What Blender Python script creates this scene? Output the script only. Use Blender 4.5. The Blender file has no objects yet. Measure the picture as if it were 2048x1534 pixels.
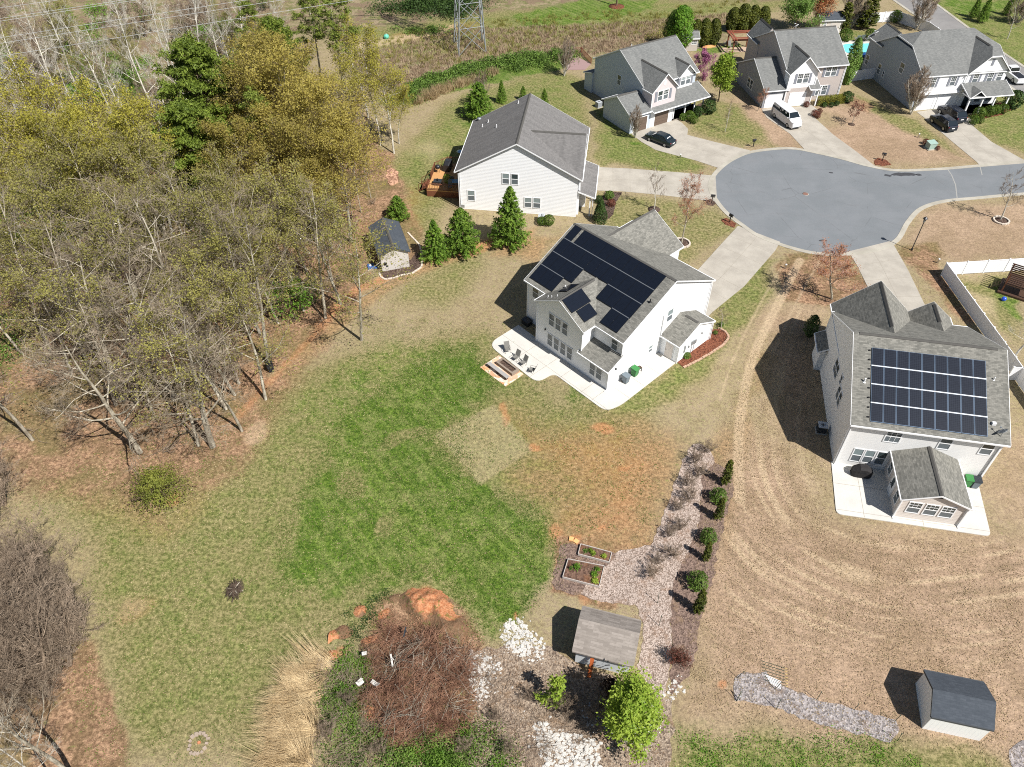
import bpy, math, random
import numpy as np
from mathutils import Vector, Matrix
# ------------------------------------------------------------------ camera, sky, sun, exposure
SC = bpy.context.scene
COL = SC.collection
TH = math.radians(44.83); CAMH = 55.0; FPX = 1530.0
cam = bpy.data.objects.new('camera', bpy.data.cameras.new('camera')); COL.objects.link(cam)
cam.location = (0, 0, CAMH); cam.rotation_euler = (math.pi/2-TH, 0, 0)
cam.data.sensor_width = 36; cam.data.lens = FPX/2048*36; cam.data.clip_end = 2000; cam.data.clip_start = 1
SC.camera = cam
SUNEL = math.radians(51); SUNV = Vector((.73*math.cos(SUNEL), -.683*math.cos(SUNEL), math.sin(SUNEL)))
world = bpy.data.worlds.new('World'); SC.world = world; world.use_nodes = True
wn = world.node_tree; bg = wn.nodes['Background']
sky = wn.nodes.new('ShaderNodeTexSky'); sky.sky_type = 'NISHITA'; sky.sun_disc = False
sky.sun_elevation = SUNEL; sky.sun_rotation = math.atan2(SUNV.x, SUNV.y); sky.air_density = 1.0; sky.dust_density = .6
wn.links.new(sky.outputs[0], bg.inputs[0]); bg.inputs[1].default_value = .055
sun = bpy.data.objects.new('sun', bpy.data.lights.new('sun', 'SUN')); COL.objects.link(sun)
sun.data.energy = 5.0; sun.data.angle = math.radians(.5); sun.data.color = (1, .975, .945)
sun.rotation_euler = SUNV.to_track_quat('Z', 'Y').to_euler()
SC.view_settings.view_transform = 'Standard'; SC.view_settings.look = 'None'
SC.view_settings.exposure = 0.5; SC.view_settings.gamma = 1; SC.view_settings.use_curve_mapping = False
SC.cycles.use_denoising = False; SC.cycles.denoising_prefilter = 'ACCURATE'; SC.cycles.filter_width = 1.05
SC.cycles.max_bounces = 5; SC.cycles.diffuse_bounces = 2; SC.cycles.glossy_bounces = 2; SC.cycles.transparent_max_bounces = 4
# ------------------------------------------------------------------ helpers
def G(px, py, z=0.0):
    """ground (or height z) point seen at photo pixel"""
    s, c = math.sin(TH), math.cos(TH)
    d = (px-1024, FPX*c-(py-767)*s, -FPX*s-(py-767)*c)
    t = (z-CAMH)/d[2]
    return Vector((d[0]*t, d[1]*t, z))
def g2(px, py, z=0.0):
    v = G(px, py, z); return (v.x, v.y)
def hgt(b, tpx, tpy):
    """height of a vertical thing with ground point b whose top shows at pixel row tpy"""
    best = (1e9, 0)
    for k in range(1, 1300):
        z = k*.02; g = G(tpx, tpy, z); e = abs(g.y-b[1])
        if e < best[0]: best = (e, z)
    return best[1]
R = math.radians
def lin(r, g, b):
    f = lambda c: ((c/255+.055)/1.055)**2.4 if c > 10 else c/255/12.92
    return (f(r), f(g), f(b), 1)
class NT:
    def __init__(s, name):
        s.m = bpy.data.materials.new(name); s.m.use_nodes = True; s.t = s.m.node_tree; s.n = s.t.nodes; s.p = s.n['Principled BSDF']
    def new(s, typ, **kw):
        n = s.n.new(typ)
        for k, v in kw.items():
            if k.startswith('i_'):
                key = k[2:]
                key = int(key) if key.isdigit() else key.replace('_', ' ')
                n.inputs[key].default_value = v
            else: setattr(n, k, v)
        return n
    def ln(s, a, b):
        s.t.links.new(a, b)
    def noise(s, vec, scale, detail=3, rough=.55, dist=0):
        n = s.new('ShaderNodeTexNoise'); n.inputs['Scale'].default_value = scale; n.inputs['Detail'].default_value = detail
        n.inputs['Roughness'].default_value = rough; n.inputs['Distortion'].default_value = dist
        if vec is not None: s.ln(vec, n.inputs['Vector'])
        return n.outputs['Fac']
    def math(s, op, a, b=None, c=None, clamp=False):
        n = s.new('ShaderNodeMath', operation=op, use_clamp=clamp)
        for i, v in enumerate((a, b, c)):
            if v is None: continue
            if isinstance(v, (int, float)): n.inputs[i].default_value = v
            else: s.ln(v, n.inputs[i])
        return n.outputs[0]
    def ramp(s, fac, lo, hi, a=0., b=1.):
        n = s.new('ShaderNodeMapRange', interpolation_type='SMOOTHSTEP'); s.ln(fac, n.inputs[0])
        for i, v in zip((1, 2, 3, 4), (lo, hi, a, b)): n.inputs[i].default_value = v
        return n.outputs[0]
    def mix(s, fac, a, b, mode='MIX'):
        n = s.new('ShaderNodeMix', data_type='RGBA', blend_type=mode)
        for i, v in ((0, fac), (6, a), (7, b)):
            if isinstance(v, (int, float)): n.inputs[i].default_value = v
            elif isinstance(v, tuple): n.inputs[i].default_value = v if len(v) == 4 else v+(1,)
            else: s.ln(v, n.inputs[i])
        return n.outputs[2]
    def bump(s, h, strength=.3, dist=.02):
        n = s.new('ShaderNodeBump'); n.inputs['Strength'].default_value = strength; n.inputs['Distance'].default_value = dist
        s.ln(h, n.inputs['Height']); s.ln(n.outputs[0], s.p.inputs['Normal'])
    def done(s, col=None, rough=.8, spec=.3, metal=0):
        if col is not None:
            if isinstance(col, tuple): s.p.inputs['Base Color'].default_value = col if len(col) == 4 else col+(1,)
            else: s.ln(col, s.p.inputs['Base Color'])
        s.p.inputs['Roughness'].default_value = rough; s.p.inputs['Specular IOR Level'].default_value = spec; s.p.inputs['Metallic'].default_value = metal
        return s.m
def vrot(t, vec, ang, sx, sy):
    n = t.new('ShaderNodeMapping'); n.inputs['Rotation'].default_value = (0, 0, ang); t.ln(vec, n.inputs['Vector'])
    return vmap(t, n.outputs[0], sx, sy)
def vmap(t, vec, sx, sy, sz=1, rz=0):
    n = t.new('ShaderNodeMapping'); n.inputs['Scale'].default_value = (sx, sy, sz); n.inputs['Rotation'].default_value = (0, 0, rz)
    t.ln(vec, n.inputs['Vector']); return n.outputs[0]
def m_plain(name, col, rough=.7, spec=.3, metal=0, var=.12, scale=6.):
    t = NT(name); tc = t.new('ShaderNodeTexCoord')
    n = t.noise(tc.outputs['Object'], scale, 4)
    c = tuple(col[:3])
    a = tuple(x*(1-var) for x in c); b = tuple(min(1, x*(1+var)) for x in c)
    return t.done(t.mix(n, a, b), rough, spec, metal)
def m_siding(name, col, pitch=.2, vert=False, groove=.74, rough=.6):
    t = NT(name); uv = t.new('ShaderNodeUVMap'); sp = t.new('ShaderNodeSeparateXYZ'); t.ln(uv.outputs[0], sp.inputs[0])
    c = sp.outputs[0 if vert else 1]
    fr = t.math('FRACT', t.math('DIVIDE', c, pitch))
    g = t.ramp(fr, .0, .22)
    n = t.noise(uv.outputs[0], .8, 5); n2 = t.noise(vmap(t, uv.outputs[0], 3., 1. if not vert else 3.), .9, 4)
    base = t.mix(t.math('MULTIPLY', t.math('ADD', n, n2), .5), tuple(x*.93 for x in col[:3]), tuple(min(1, x*1.05) for x in col[:3]))
    cc = t.mix(g, t.mix(1.0, base, (groove, groove, groove*1.02), 'MULTIPLY'), base)
    t.bump(fr, .5, .015)
    return t.done(cc, rough, .3)
def m_shingle(name, a, b, w=.33, h=.145, streak=.5, mot=1.0):
    t = NT(name); uv = t.new('ShaderNodeUVMap')
    br = t.new('ShaderNodeTexBrick'); br.offset = .5; br.inputs['Scale'].default_value = 1; br.inputs['Brick Width'].default_value = w; br.inputs['Row Height'].default_value = h
    br.inputs['Mortar Size'].default_value = .008; br.inputs['Bias'].default_value = 0
    br.inputs['Color1'].default_value = (0, 0, 0, 1); br.inputs['Color2'].default_value = (1, 1, 1, 1); br.inputs['Mortar'].default_value = (0, 0, 0, 1)
    t.ln(uv.outputs[0], br.inputs[0])
    n1 = t.noise(vmap(t, uv.outputs[0], 1, 2.2), 2.6, 4, .65); n2 = t.noise(vmap(t, uv.outputs[0], 1.6, .28), .9, 4); n3 = t.noise(uv.outputs[0], 30, 2)
    f = t.math('ADD', t.math('MULTIPLY', br.outputs['Color'], .42*mot), t.math('ADD', t.math('MULTIPLY', n1, .75), t.math('ADD', t.math('MULTIPLY', n2, streak), t.math('MULTIPLY', n3, .4))))
    f = t.ramp(f, .55, 1.55)
    t.bump(t.math('ADD', br.outputs['Color'], n3), .35, .02)
    return t.done(t.mix(f, a, b), .92, .15)
class MB:
    """collects shapes into one mesh"""
    def __init__(s): s.v = []; s.f = []; s.mi = []; s.sm = []
    def add(s, vs, fs, mi=0, sm=False):
        o = len(s.v); s.v += [tuple(v) for v in vs]; s.f += [tuple(o+i for i in f) for f in fs]; s.mi += [mi]*len(fs); s.sm += [sm]*len(fs); return s
    def box(s, x0, x1, y0, y1, z0, z1, mi=0):
        vs = [(x, y, z) for z in (z0, z1) for (x, y) in ((x0, y0), (x1, y0), (x1, y1), (x0, y1))]
        return s.add(vs, [(3, 2, 1, 0), (4, 5, 6, 7), (0, 1, 5, 4), (1, 2, 6, 5), (2, 3, 7, 6), (3, 0, 4, 7)], mi)
    def rbox(s, c, size, rz=0, mi=0, M=None):
        hx, hy, hz = size[0]/2, size[1]/2, size[2]/2
        m = Matrix.Translation(Vector(c)) @ (M if M is not None else Matrix.Rotation(rz, 4, 'Z'))
        vs = [m @ Vector((x*hx, y*hy, z*hz)) for z in (-1, 1) for (x, y) in ((-1, -1), (1, -1), (1, 1), (-1, 1))]
        return s.add(vs, [(3, 2, 1, 0), (4, 5, 6, 7), (0, 1, 5, 4), (1, 2, 6, 5), (2, 3, 7, 6), (3, 0, 4, 7)], mi)
    def prism(s, pts, z0, z1, mi=0):
        n = len(pts)
        a = sum(pts[i][0]*pts[(i+1) % n][1]-pts[(i+1) % n][0]*pts[i][1] for i in range(n))
        if a < 0: pts = pts[::-1]
        vs = [(p[0], p[1], z0) for p in pts]+[(p[0], p[1], z1) for p in pts]
        return s.add(vs, [tuple(range(n-1, -1, -1)), tuple(range(n, 2*n))]+[(i, (i+1) % n, n+(i+1) % n, n+i) for i in range(n)], mi)
    def slab(s, pts, t=.16, mi=0):
        """planar polygon (3D) thickened downward"""
        pts = [Vector(p) for p in pts]; n = len(pts)
        nn = Vector((0, 0, 0))
        for i in range(n): nn += pts[i].cross(pts[(i+1) % n])
        if nn.z < 0: pts = pts[::-1]
        vs = pts+[p-Vector((0, 0, t)) for p in pts]
        return s.add(vs, [tuple(range(n)), tuple(range(2*n-1, n-1, -1))]+[(i, n+i, n+(i+1) % n, (i+1) % n) for i in range(n)], mi)
    def ext(s, poly, axis, a, b, mi=0):
        """2D profile (u,z) extruded from a to b along axis 'x' or 'y'"""
        n = len(poly)
        f = (lambda u, z, w: (w, u, z)) if axis == 'x' else (lambda u, z, w: (u, w, z))
        vs = [f(u, z, a) for u, z in poly]+[f(u, z, b) for u, z in poly]
        return s.add(vs, [tuple(range(n)), tuple(range(2*n-1, n-1, -1))]+[(i, n+i, n+(i+1) % n, (i+1) % n) for i in range(n)], mi)
    def tube(s, p0, p1, r0, r1=None, n=6, mi=0, cap=True, sm=True):
        p0, p1 = Vector(p0), Vector(p1); r1 = r0 if r1 is None else r1
        d = (p1-p0)
        if d.length < 1e-6: return s
        d.normalize(); a = d.orthogonal().normalized(); b = d.cross(a)
        vs = [p0+(a*math.cos(t)+b*math.sin(t))*r0 for t in [2*math.pi*i/n for i in range(n)]]+[p1+(a*math.cos(t)+b*math.sin(t))*r1 for t in [2*math.pi*i/n for i in range(n)]]
        fs = [(i, (i+1) % n, n+(i+1) % n, n+i) for i in range(n)]
        s.add(vs, fs, mi, sm)
        if cap: s.add([], [tuple(x-0 for x in ())], mi) if False else s._caps(vs, n, mi)
        return s
    def _caps(s, vs, n, mi):
        s.add(vs[:n], [tuple(range(n-1, -1, -1))], mi); s.add(vs[n:], [tuple(range(n))], mi)
    def lathe(s, prof, n=14, c=(0, 0, 0), mi=0, sm=True, sx=1, sy=1):
        vs = []; fs = []
        for r, z in prof:
            for i in range(n):
                t = 2*math.pi*i/n; vs.append((c[0]+r*sx*math.cos(t), c[1]+r*sy*math.sin(t), c[2]+z))
        for k in range(len(prof)-1):
            for i in range(n):
                fs.append((k*n+i, k*n+(i+1) % n, (k+1)*n+(i+1) % n, (k+1)*n+i))
        fs.append(tuple(range(n-1, -1, -1))); fs.append(tuple((len(prof)-1)*n+i for i in range(n)))
        return s.add(vs, fs, mi, sm)
    def build(s, name, mats, parent=None, uv=True, loc=None, rz=None):
        me = bpy.data.meshes.new(name); me.from_pydata(s.v, [], s.f)
        if not isinstance(mats, (list, tuple)): mats = [mats]
        for m in mats: me.materials.append(m)
        me.polygons.foreach_set('material_index', s.mi); me.polygons.foreach_set('use_smooth', s.sm)
        if uv: auto_uv(me)
        me.update()
        o = bpy.data.objects.new(name, me); COL.objects.link(o)
        if parent is not None: o.parent = parent
        if loc is not None: o.location = loc
        if rz is not None: o.rotation_euler = (0, 0, rz)
        return o
def auto_uv(me):
    uvl = me.uv_layers.new(name='UVMap')
    if len(me.polygons) > 40000: return
    co = np.zeros(len(me.vertices)*3); me.vertices.foreach_get('co', co); co = co.reshape(-1, 3)
    li = np.zeros(len(me.loops), dtype=np.int32); me.loops.foreach_get('vertex_index', li)
    nm = np.zeros(len(me.polygons)*3); me.polygons.foreach_get('normal', nm); nm = nm.reshape(-1, 3)
    tot = np.zeros(len(me.polygons), dtype=np.int32); me.polygons.foreach_get('loop_total', tot)
    N = np.repeat(nm, tot, axis=0)
    z = np.array([0, 0, 1.])
    U = np.cross(z, N); L = np.linalg.norm(U, axis=1); flat = L < 1e-3
    U[flat] = (1, 0, 0); L[flat] = 1; U /= L[:, None]
    V = np.cross(N, U); P = co[li]
    out = np.stack([(P*U).sum(1), (P*V).sum(1)], 1)
    uvl.data.foreach_set('uv', out.ravel())
def tag(o, label=None, cat=None, group=None, kind=None):
    if label: o['label'] = label
    if cat: o['category'] = cat
    if group: o['group'] = group
    if kind: o['kind'] = kind
    return o
def thing(name, label, cat, loc=(0, 0, 0), rz=0, group=None):
    o = bpy.data.objects.new(name, None); COL.objects.link(o); o.empty_display_size = .3
    o.location = loc; o.rotation_euler = (0, 0, rz)
    return tag(o, label, cat, group)
def dup(root, loc=None, rz=None, scale=None, label=None, group=None):
    def cp(o, par):
        c = o.copy(); COL.objects.link(c)
        if par is not None: c.parent = par
        for ch in list(o.children): cp(ch, c)
        return c
    r = cp(root, None)
    if loc is not None: r.location = loc
    if rz is not None: r.rotation_euler = (0, 0, rz)
    if scale is not None: r.scale = (scale, scale, scale) if isinstance(scale, (int, float)) else scale
    if label: r['label'] = label
    if group: r['group'] = group
    return r
def np_mesh(name, V, Fc, mat, parent=None, smooth=False):
    """V (n,3); Fc (m,k) k=3 or 4"""
    me = bpy.data.meshes.new(name); V = np.asarray(V, dtype=np.float32); Fc = np.asarray(Fc, dtype=np.int32)
    m, k = Fc.shape
    me.vertices.add(len(V)); me.vertices.foreach_set('co', V.ravel())
    me.loops.add(m*k); me.loops.foreach_set('vertex_index', Fc.ravel())
    me.polygons.add(m); me.polygons.foreach_set('loop_start', np.arange(0, m*k, k, dtype=np.int32)); me.polygons.foreach_set('loop_total', np.full(m, k, dtype=np.int32))
    if smooth: me.polygons.foreach_set('use_smooth', np.ones(m, dtype=bool))
    me.materials.append(mat); me.update(calc_edges=True); me.validate()
    o = bpy.data.objects.new(name, me); COL.objects.link(o)
    if parent is not None: o.parent = parent
    return o
def catmull(pts, n=8, closed=False):
    out = []; N = len(pts)
    rng = range(N) if closed else range(N-1)
    for i in rng:
        if closed: p0, p1, p2, p3 = pts[i-1], pts[i], pts[(i+1) % N], pts[(i+2) % N]
        else: p0, p1, p2, p3 = pts[max(i-1, 0)], pts[i], pts[i+1], pts[min(i+2, N-1)]
        for k in range(n):
            t = k/n
            out.append(tuple(.5*((2*p1[j])+(-p0[j]+p2[j])*t+(2*p0[j]-5*p1[j]+4*p2[j]-p3[j])*t*t+(-p0[j]+3*p1[j]-3*p2[j]+p3[j])*t**3) for j in range(2)))
    if not closed: out.append(tuple(pts[-1][:2]))
    return out
def wobble(pts, amp, step, seed=0):
    """subdivide a closed outline and make its edge irregular"""
    rnd = random.Random(seed); out = []
    for i in range(len(pts)):
        a = Vector(pts[i][:2]); b = Vector(pts[(i+1) % len(pts)][:2]); n = max(1, int((b-a).length/step))
        nr = Vector((-(b-a).y, (b-a).x)).normalized()
        for k in range(n):
            p = a.lerp(b, k/n)+nr*rnd.uniform(-amp, amp); out.append((p.x, p.y))
    return out
# ------------------------------------------------------------------ ground sheet
GX = np.arange(-135, 135.01, .3); GY = np.arange(12, 200.01, .3)
XX, YY = np.meshgrid(GX, GY)
def vnoise(x, y, s, seed):
    rs = np.random.RandomState(seed); T = rs.rand(256, 256)
    x = x/s+1000; y = y/s+1000; xi = np.floor(x).astype(int); yi = np.floor(y).astype(int); fx = x-xi; fy = y-yi
    fx = fx*fx*(3-2*fx); fy = fy*fy*(3-2*fy)
    a = T[yi % 256, xi % 256]; b = T[yi % 256, (xi+1) % 256]; c = T[(yi+1) % 256, xi % 256]; d = T[(yi+1) % 256, (xi+1) % 256]
    return (a*(1-fx)+b*fx)*(1-fy)+(c*(1-fx)+d*fx)*fy
WX = XX+(vnoise(XX, YY, 2.5, 1)-.5)*1.6+(vnoise(XX, YY, 7, 2)-.5)*1.6; WY = YY+(vnoise(XX, YY, 2.5, 3)-.5)*1.6+(vnoise(XX, YY, 7, 4)-.5)*1.6
def poly_mask(px, feather=1.5, warp=True, world=False):
    pts = [p if world else g2(*p) for p in px]
    X, Y = (WX, WY) if warp else (XX, YY)
    inside = np.zeros(X.shape, bool); dist = np.full(X.shape, 1e9)
    n = len(pts)
    for i in range(n):
        x0, y0 = pts[i]; x1, y1 = pts[(i+1) % n]
        if y0 != y1:
            c = ((y0 > Y) != (y1 > Y)) & (X < (x1-x0)*(Y-y0)/(y1-y0)+x0); inside ^= c
        dx, dy = x1-x0, y1-y0; L = dx*dx+dy*dy+1e-9
        t = np.clip(((X-x0)*dx+(Y-y0)*dy)/L, 0, 1)
        dist = np.minimum(dist, np.hypot(X-x0-t*dx, Y-y0-t*dy))
    sd = np.where(inside, dist, -dist)
    t = np.clip(sd/feather*.5+.5, 0, 1)
    return t*t*(3-2*t)
def blob(px, py, rx, ry=None, ang=0, soft=.6, world=False):
    c = (px, py) if world else g2(px, py); ry = ry or rx; a = R(ang)
    dx, dy = WX-c[0], WY-c[1]; u = dx*math.cos(a)+dy*math.sin(a); v = -dx*math.sin(a)+dy*math.cos(a)
    d = np.sqrt((u/rx)**2+(v/ry)**2); t = np.clip((1-d)/soft, 0, 1); return t*t*(3-2*t)
def path_mask(px, w, feather=.5):
    px = catmull(px, 5); X, Y = XX, YY; dist = np.full(X.shape, 1e9); pts = [g2(*p) for p in px]
    for i in range(len(pts)-1):
        x0, y0 = pts[i]; x1, y1 = pts[i+1]; dx, dy = x1-x0, y1-y0; L = dx*dx+dy*dy+1e-9
        t = np.clip(((X-x0)*dx+(Y-y0)*dy)/L, 0, 1); dist = np.minimum(dist, np.hypot(X-x0-t*dx, Y-y0-t*dy))
    t = np.clip((w-dist)/feather, 0, 1); return t*t*(3-2*t)
mx = np.maximum
Z0 = np.zeros(XX.shape)
# olive (half green) grass
olive = mx.reduce([.72*poly_mask([(0, 930), (560, 760), (700, 690), (980, 640), (1020, 700), (1120, 780), (1330, 800), (1300, 1000), (1120, 1100), (1000, 1280), (640, 1300), (560, 1534), (180, 1534), (180, 1300), (120, 1100)], 5),
    .8*poly_mask([(760, 330), (900, 200), (1100, 130), (1180, 160), (1180, 330), (940, 330), (850, 480), (790, 440)], 4),
    .9*poly_mask([(1180, 190), (1300, 260), (1420, 340), (1400, 352), (1190, 330)], 2), .6*poly_mask([(1190, 385), (1290, 395), (1430, 410), (1470, 450), (1340, 560), (1180, 460)], 2),
    .75*poly_mask([(1360, 260), (1500, 300), (1560, 296), (1480, 210), (1370, 200)], 3), .6*poly_mask([(1040, 460), (960, 560), (900, 640), (760, 600), (860, 520)], 3),
    .85*poly_mask([(1800, 140), (2100, 150), (2100, 320), (1990, 290), (1930, 240), (1880, 250)], 3), .7*poly_mask([(1700, 185), (1810, 225), (1850, 240), (1950, 325), (1800, 260), (1720, 215)], 2),
    .9*poly_mask([(1790, 0), (1900, 60), (2048, 150), (2300, 250), (2300, -100), (1700, -100)], 3), .8*poly_mask([(700, 60), (1000, 20), (1300, 0), (1700, 0), (1300, 60), (1020, 110), (780, 120)], 5),
    .8*poly_mask([(1430, 540), (1560, 505), (1520, 600), (1420, 760), (1240, 850), (1180, 810), (1420, 680)], 2), .8*poly_mask([(1360, 1440), (1900, 1480), (2048, 1534), (2048, 1650), (1300, 1650)], 3),
    .7*poly_mask([(1900, 560), (2048, 540), (2048, 700), (1990, 660)], 2), .5*poly_mask([(-400, 300), (300, 260), (300, 700), (-400, 800)], 10), .8*poly_mask([(1650, 60), (1800, 60), (1760, 140), (1660, 140)], 2)])
green = mx.reduce([.98*path_mask([(700, 830), (800, 960), (900, 1080), (1010, 1210)], 1.6, 2.2), .9*path_mask([(870, 720), (900, 800), (850, 860)], 1.6, 2), .95*path_mask([(960, 980), (1060, 1080), (1080, 1150)], 1.8, 2), .74*poly_mask([(690, 820), (870, 700), (950, 690), (1000, 770), (930, 860), (860, 880), (960, 970), (1090, 1010), (1130, 1110), (1060, 1220), (960, 1280), (880, 1160), (560, 1180), (560, 1060), (620, 950)], 3.2),
    .5*poly_mask([(560, 800), (760, 640), (960, 660), (1040, 780), (880, 930), (620, 960)], 5), .22*poly_mask([(210, 1160), (560, 1100), (640, 1250), (560, 1534), (200, 1534)], 6),
    .8*poly_mask([(1160, 0), (1350, 0), (1250, 40), (1050, 60), (1010, 30)], 3), .95*poly_mask([(1380, 100), (1480, 88), (1490, 106), (1400, 112)], 1), .85*poly_mask([(820, 170), (1110, 115), (1150, 130), (950, 180), (840, 195)], 1.5),
    .8*poly_mask([(1870, 0), (2040, 0), (2010, 20), (1920, 30)], 3), .7*poly_mask([(60, 380), (130, 360), (120, 440), (20, 470)], 5), .6*poly_mask([(170, 100), (280, 120), (260, 180), (170, 150)], 4),
    .3*poly_mask([(1560, 1470), (1760, 1450), (1830, 1534), (1500, 1534)], 2), .3*poly_mask([(1360, 1500), (1560, 1490), (1540, 1600), (1330, 1600)], 2), .7*poly_mask([(1960, 560), (2048, 600), (2048, 660), (1990, 600)], 1), .55*blob(1180, 790, 4, 2.5),
    .6*blob(800, 200, 7, 4), .5*blob(960, 245, 6, 3), .6*poly_mask([(640, 480), (700, 460), (690, 560)], 2), .5*blob(640, 1180, 2), .55*poly_mask([(730, 1160), (900, 1130), (900, 1170), (780, 1200), (660, 1260)], 1.2),
    .8*blob(420, 780, 1.6), .7*blob(200, 930, 2.2, 1.2), .8*blob(1270, 285, 1.8, 1), .5*blob(700, 60, 9, 4), .5*poly_mask([(640, 1310), (720, 1280), (760, 1420), (700, 1534), (640, 1500)], 1.5)])
green *= 1-.93*poly_mask([(866, 868), (990, 806), (1070, 900), (960, 972)], .25, warp=False)
green *= 1-.6*path_mask([(720, 890), (1000, 1210)], .35)-.5*path_mask([(690, 950), (930, 1240)], .3)
green *= 1-.8*blob(812, 870, 3.0, 1.5, 30)-.7*blob(700, 960, 1.6, 2.6)-.5*blob(760, 1050, 1.5)
clay = mx.reduce([.6*blob(860, 1200, 1.6), .6*blob(655, 1285, .9), .5*blob(715, 1215, .6), .4*blob(700, 1320, .8), .4*poly_mask([(1010, 800), (1100, 850), (1250, 840), (1350, 900), (1310, 1100), (1180, 1110), (1080, 1080), (1130, 980), (1050, 900)], 4), .8*blob(1075, 886, .9), .7*blob(1200, 855, 2, 1), .8*blob(1185, 1053, .8, .3), .6*blob(1240, 930, 1.5, .6),
    .6*blob(1015, 820, .6, 2.2), .6*blob(1110, 1050, 1.2), .8*blob(1150, 1065, .5), .6*path_mask([(640, 650), (700, 590), (760, 560), (850, 520), (1000, 480)], 1.6, 1.5), .5*path_mask([(480, 830), (560, 740), (660, 640)], 1.2, 1.2),
    .55*poly_mask([(840, 500), (1000, 470), (1060, 450), (1040, 490), (900, 530)], 1.5), .7*blob(1440, 1370, .6), .45*poly_mask([(780, 60), (980, 40), (900, 80), (760, 90)], 3), .6*blob(340, 1015, 1.2), .5*blob(1170, 1190, 1),
    .35*poly_mask([(800, 340), (860, 400), (840, 480), (790, 440)], 2), .5*blob(1920, 1020, .7, .3), .5*poly_mask([(1340, 1020), (1400, 900), (1380, 1100), (1300, 1140)], 1.5), .5*blob(1270, 1180, 1.5), .7*blob(1010, 1215, .5)])
litter = mx.reduce([.8*poly_mask([(760, 1200), (900, 1190), (960, 1290), (960, 1460), (760, 1480), (700, 1300)], 1.2), poly_mask([(-900, 900), (0, 850), (70, 870), (250, 950), (330, 1010), (430, 890), (540, 745), (620, 690), (700, 600), (740, 530), (850, 510), (800, 380), (780, 320), (700, 200), (500, 300), (200, 350), (-200, 350), (-900, 360)], 2.5),
    poly_mask([(-900, 1250), (0, 1180), (190, 1290), (200, 1400), (230, 1560), (200, 1900), (-900, 1900)], 2), .55*poly_mask([(-300, 880), (560, 730), (700, 640), (560, 860), (480, 960), (300, 1060), (60, 1000)], 4), .8*poly_mask([(1560, 500), (1690, 500), (1730, 580), (1650, 620), (1560, 600)], 1.5),
    .9*poly_mask([(1110, 1060), (1250, 1080), (1240, 1200), (1100, 1185)], .8), .7*poly_mask([(960, 1380), (1120, 1300), (1300, 1380), (1350, 1534), (1040, 1600)], 2), .7*poly_mask([(1790, 490), (1850, 560), (1930, 650), (1950, 640), (1880, 530), (1880, 490)], 1.5), .5*poly_mask([(1700, 190), (1760, 215), (1740, 230), (1690, 215)], 1)])
pale = mx.reduce([1.*path_mask([(1600, 520), (1560, 600), (1505, 720), (1478, 860), (1480, 1000)], .9, .9), .9*path_mask([(1572, 520), (1530, 590), (1470, 710), (1440, 800)], .5, .8), .8*path_mask([(1640, 520), (1590, 610), (1540, 720)], .5, .7), .5*blob(500, 870, 2),
    .45*poly_mask([(866, 868), (990, 806), (1070, 900), (960, 972)], .25, warp=False), .7*path_mask([(1500, 1060), (1600, 1130), (1800, 1170), (2048, 1120)], .5, 1), .6*path_mask([(1420, 1260), (1600, 1250), (1800, 1180), (2048, 1190)], .4, .8), .5*path_mask([(1450, 1330), (1700, 1280), (1900, 1240)], .4, .8),
    .6*path_mask([(1500, 900), (1580, 1060), (1700, 1100)], .5, .8), .4*blob(245, 1205, 1.6), .5*poly_mask([(800, 300), (860, 270), (900, 300), (860, 340)], 3), .8*poly_mask([(700, 80), (920, 50), (900, 70), (720, 100)], 2), .6*path_mask([(1960, 120), (2048, 150)], .8, .8), .6*poly_mask([(1920, 580), (1990, 600), (2010, 660), (1960, 620)], 1)])
brown = mx.reduce([.9*poly_mask([(1400, 1000), (1500, 860), (1560, 900), (1640, 1040), (1980, 1080), (2200, 1060), (2200, 1560), (1980, 1534), (1400, 1430), (1380, 1200)], 3), .9*poly_mask([(1560, 300), (1650, 260), (1800, 240), (1960, 320), (1840, 335), (1740, 330)], 3), .9*poly_mask([(1640, 210), (1760, 215), (1850, 260), (1960, 325), (1760, 325)], 2.5), .9*poly_mask([(1480, 190), (1560, 240), (1604, 290), (1520, 300), (1440, 230)], 2),
    .8*poly_mask([(1840, 420), (2200, 390), (2200, 520), (1880, 530), (1800, 480)], 2), .8*poly_mask([(1500, 620), (1640, 600), (1660, 940), (1560, 880)], 3), .5*poly_mask([(760, 60), (1050, 100), (1300, 60), (1500, 60), (1340, 110), (1000, 150), (780, 150)], 5), .6*poly_mask([(1980, 860), (2100, 860), (2100, 1080), (1980, 1050)], 2)])
rust = mx.reduce([.9*poly_mask([(1020, 800), (1120, 860), (1260, 830), (1370, 880), (1350, 1000), (1310, 1110), (1180, 1110), (1090, 1080), (1100, 1000), (1010, 940), (1080, 890)], 4), .8*path_mask([(460, 880), (560, 760), (660, 660), (760, 580), (860, 530), (1000, 480)], 2.6, 3), .6*poly_mask([(60, 900), (250, 960), (330, 1030), (430, 930), (420, 1020), (300, 1090), (100, 1000)], 3), .7*poly_mask([(1000, 470), (1120, 470), (1080, 530), (980, 520)], 2), .6*poly_mask([(1420, 900), (1470, 860), (1500, 700), (1530, 700), (1500, 900), (1440, 1150)], 2), .5*blob(250, 1210, 2)])
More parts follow.
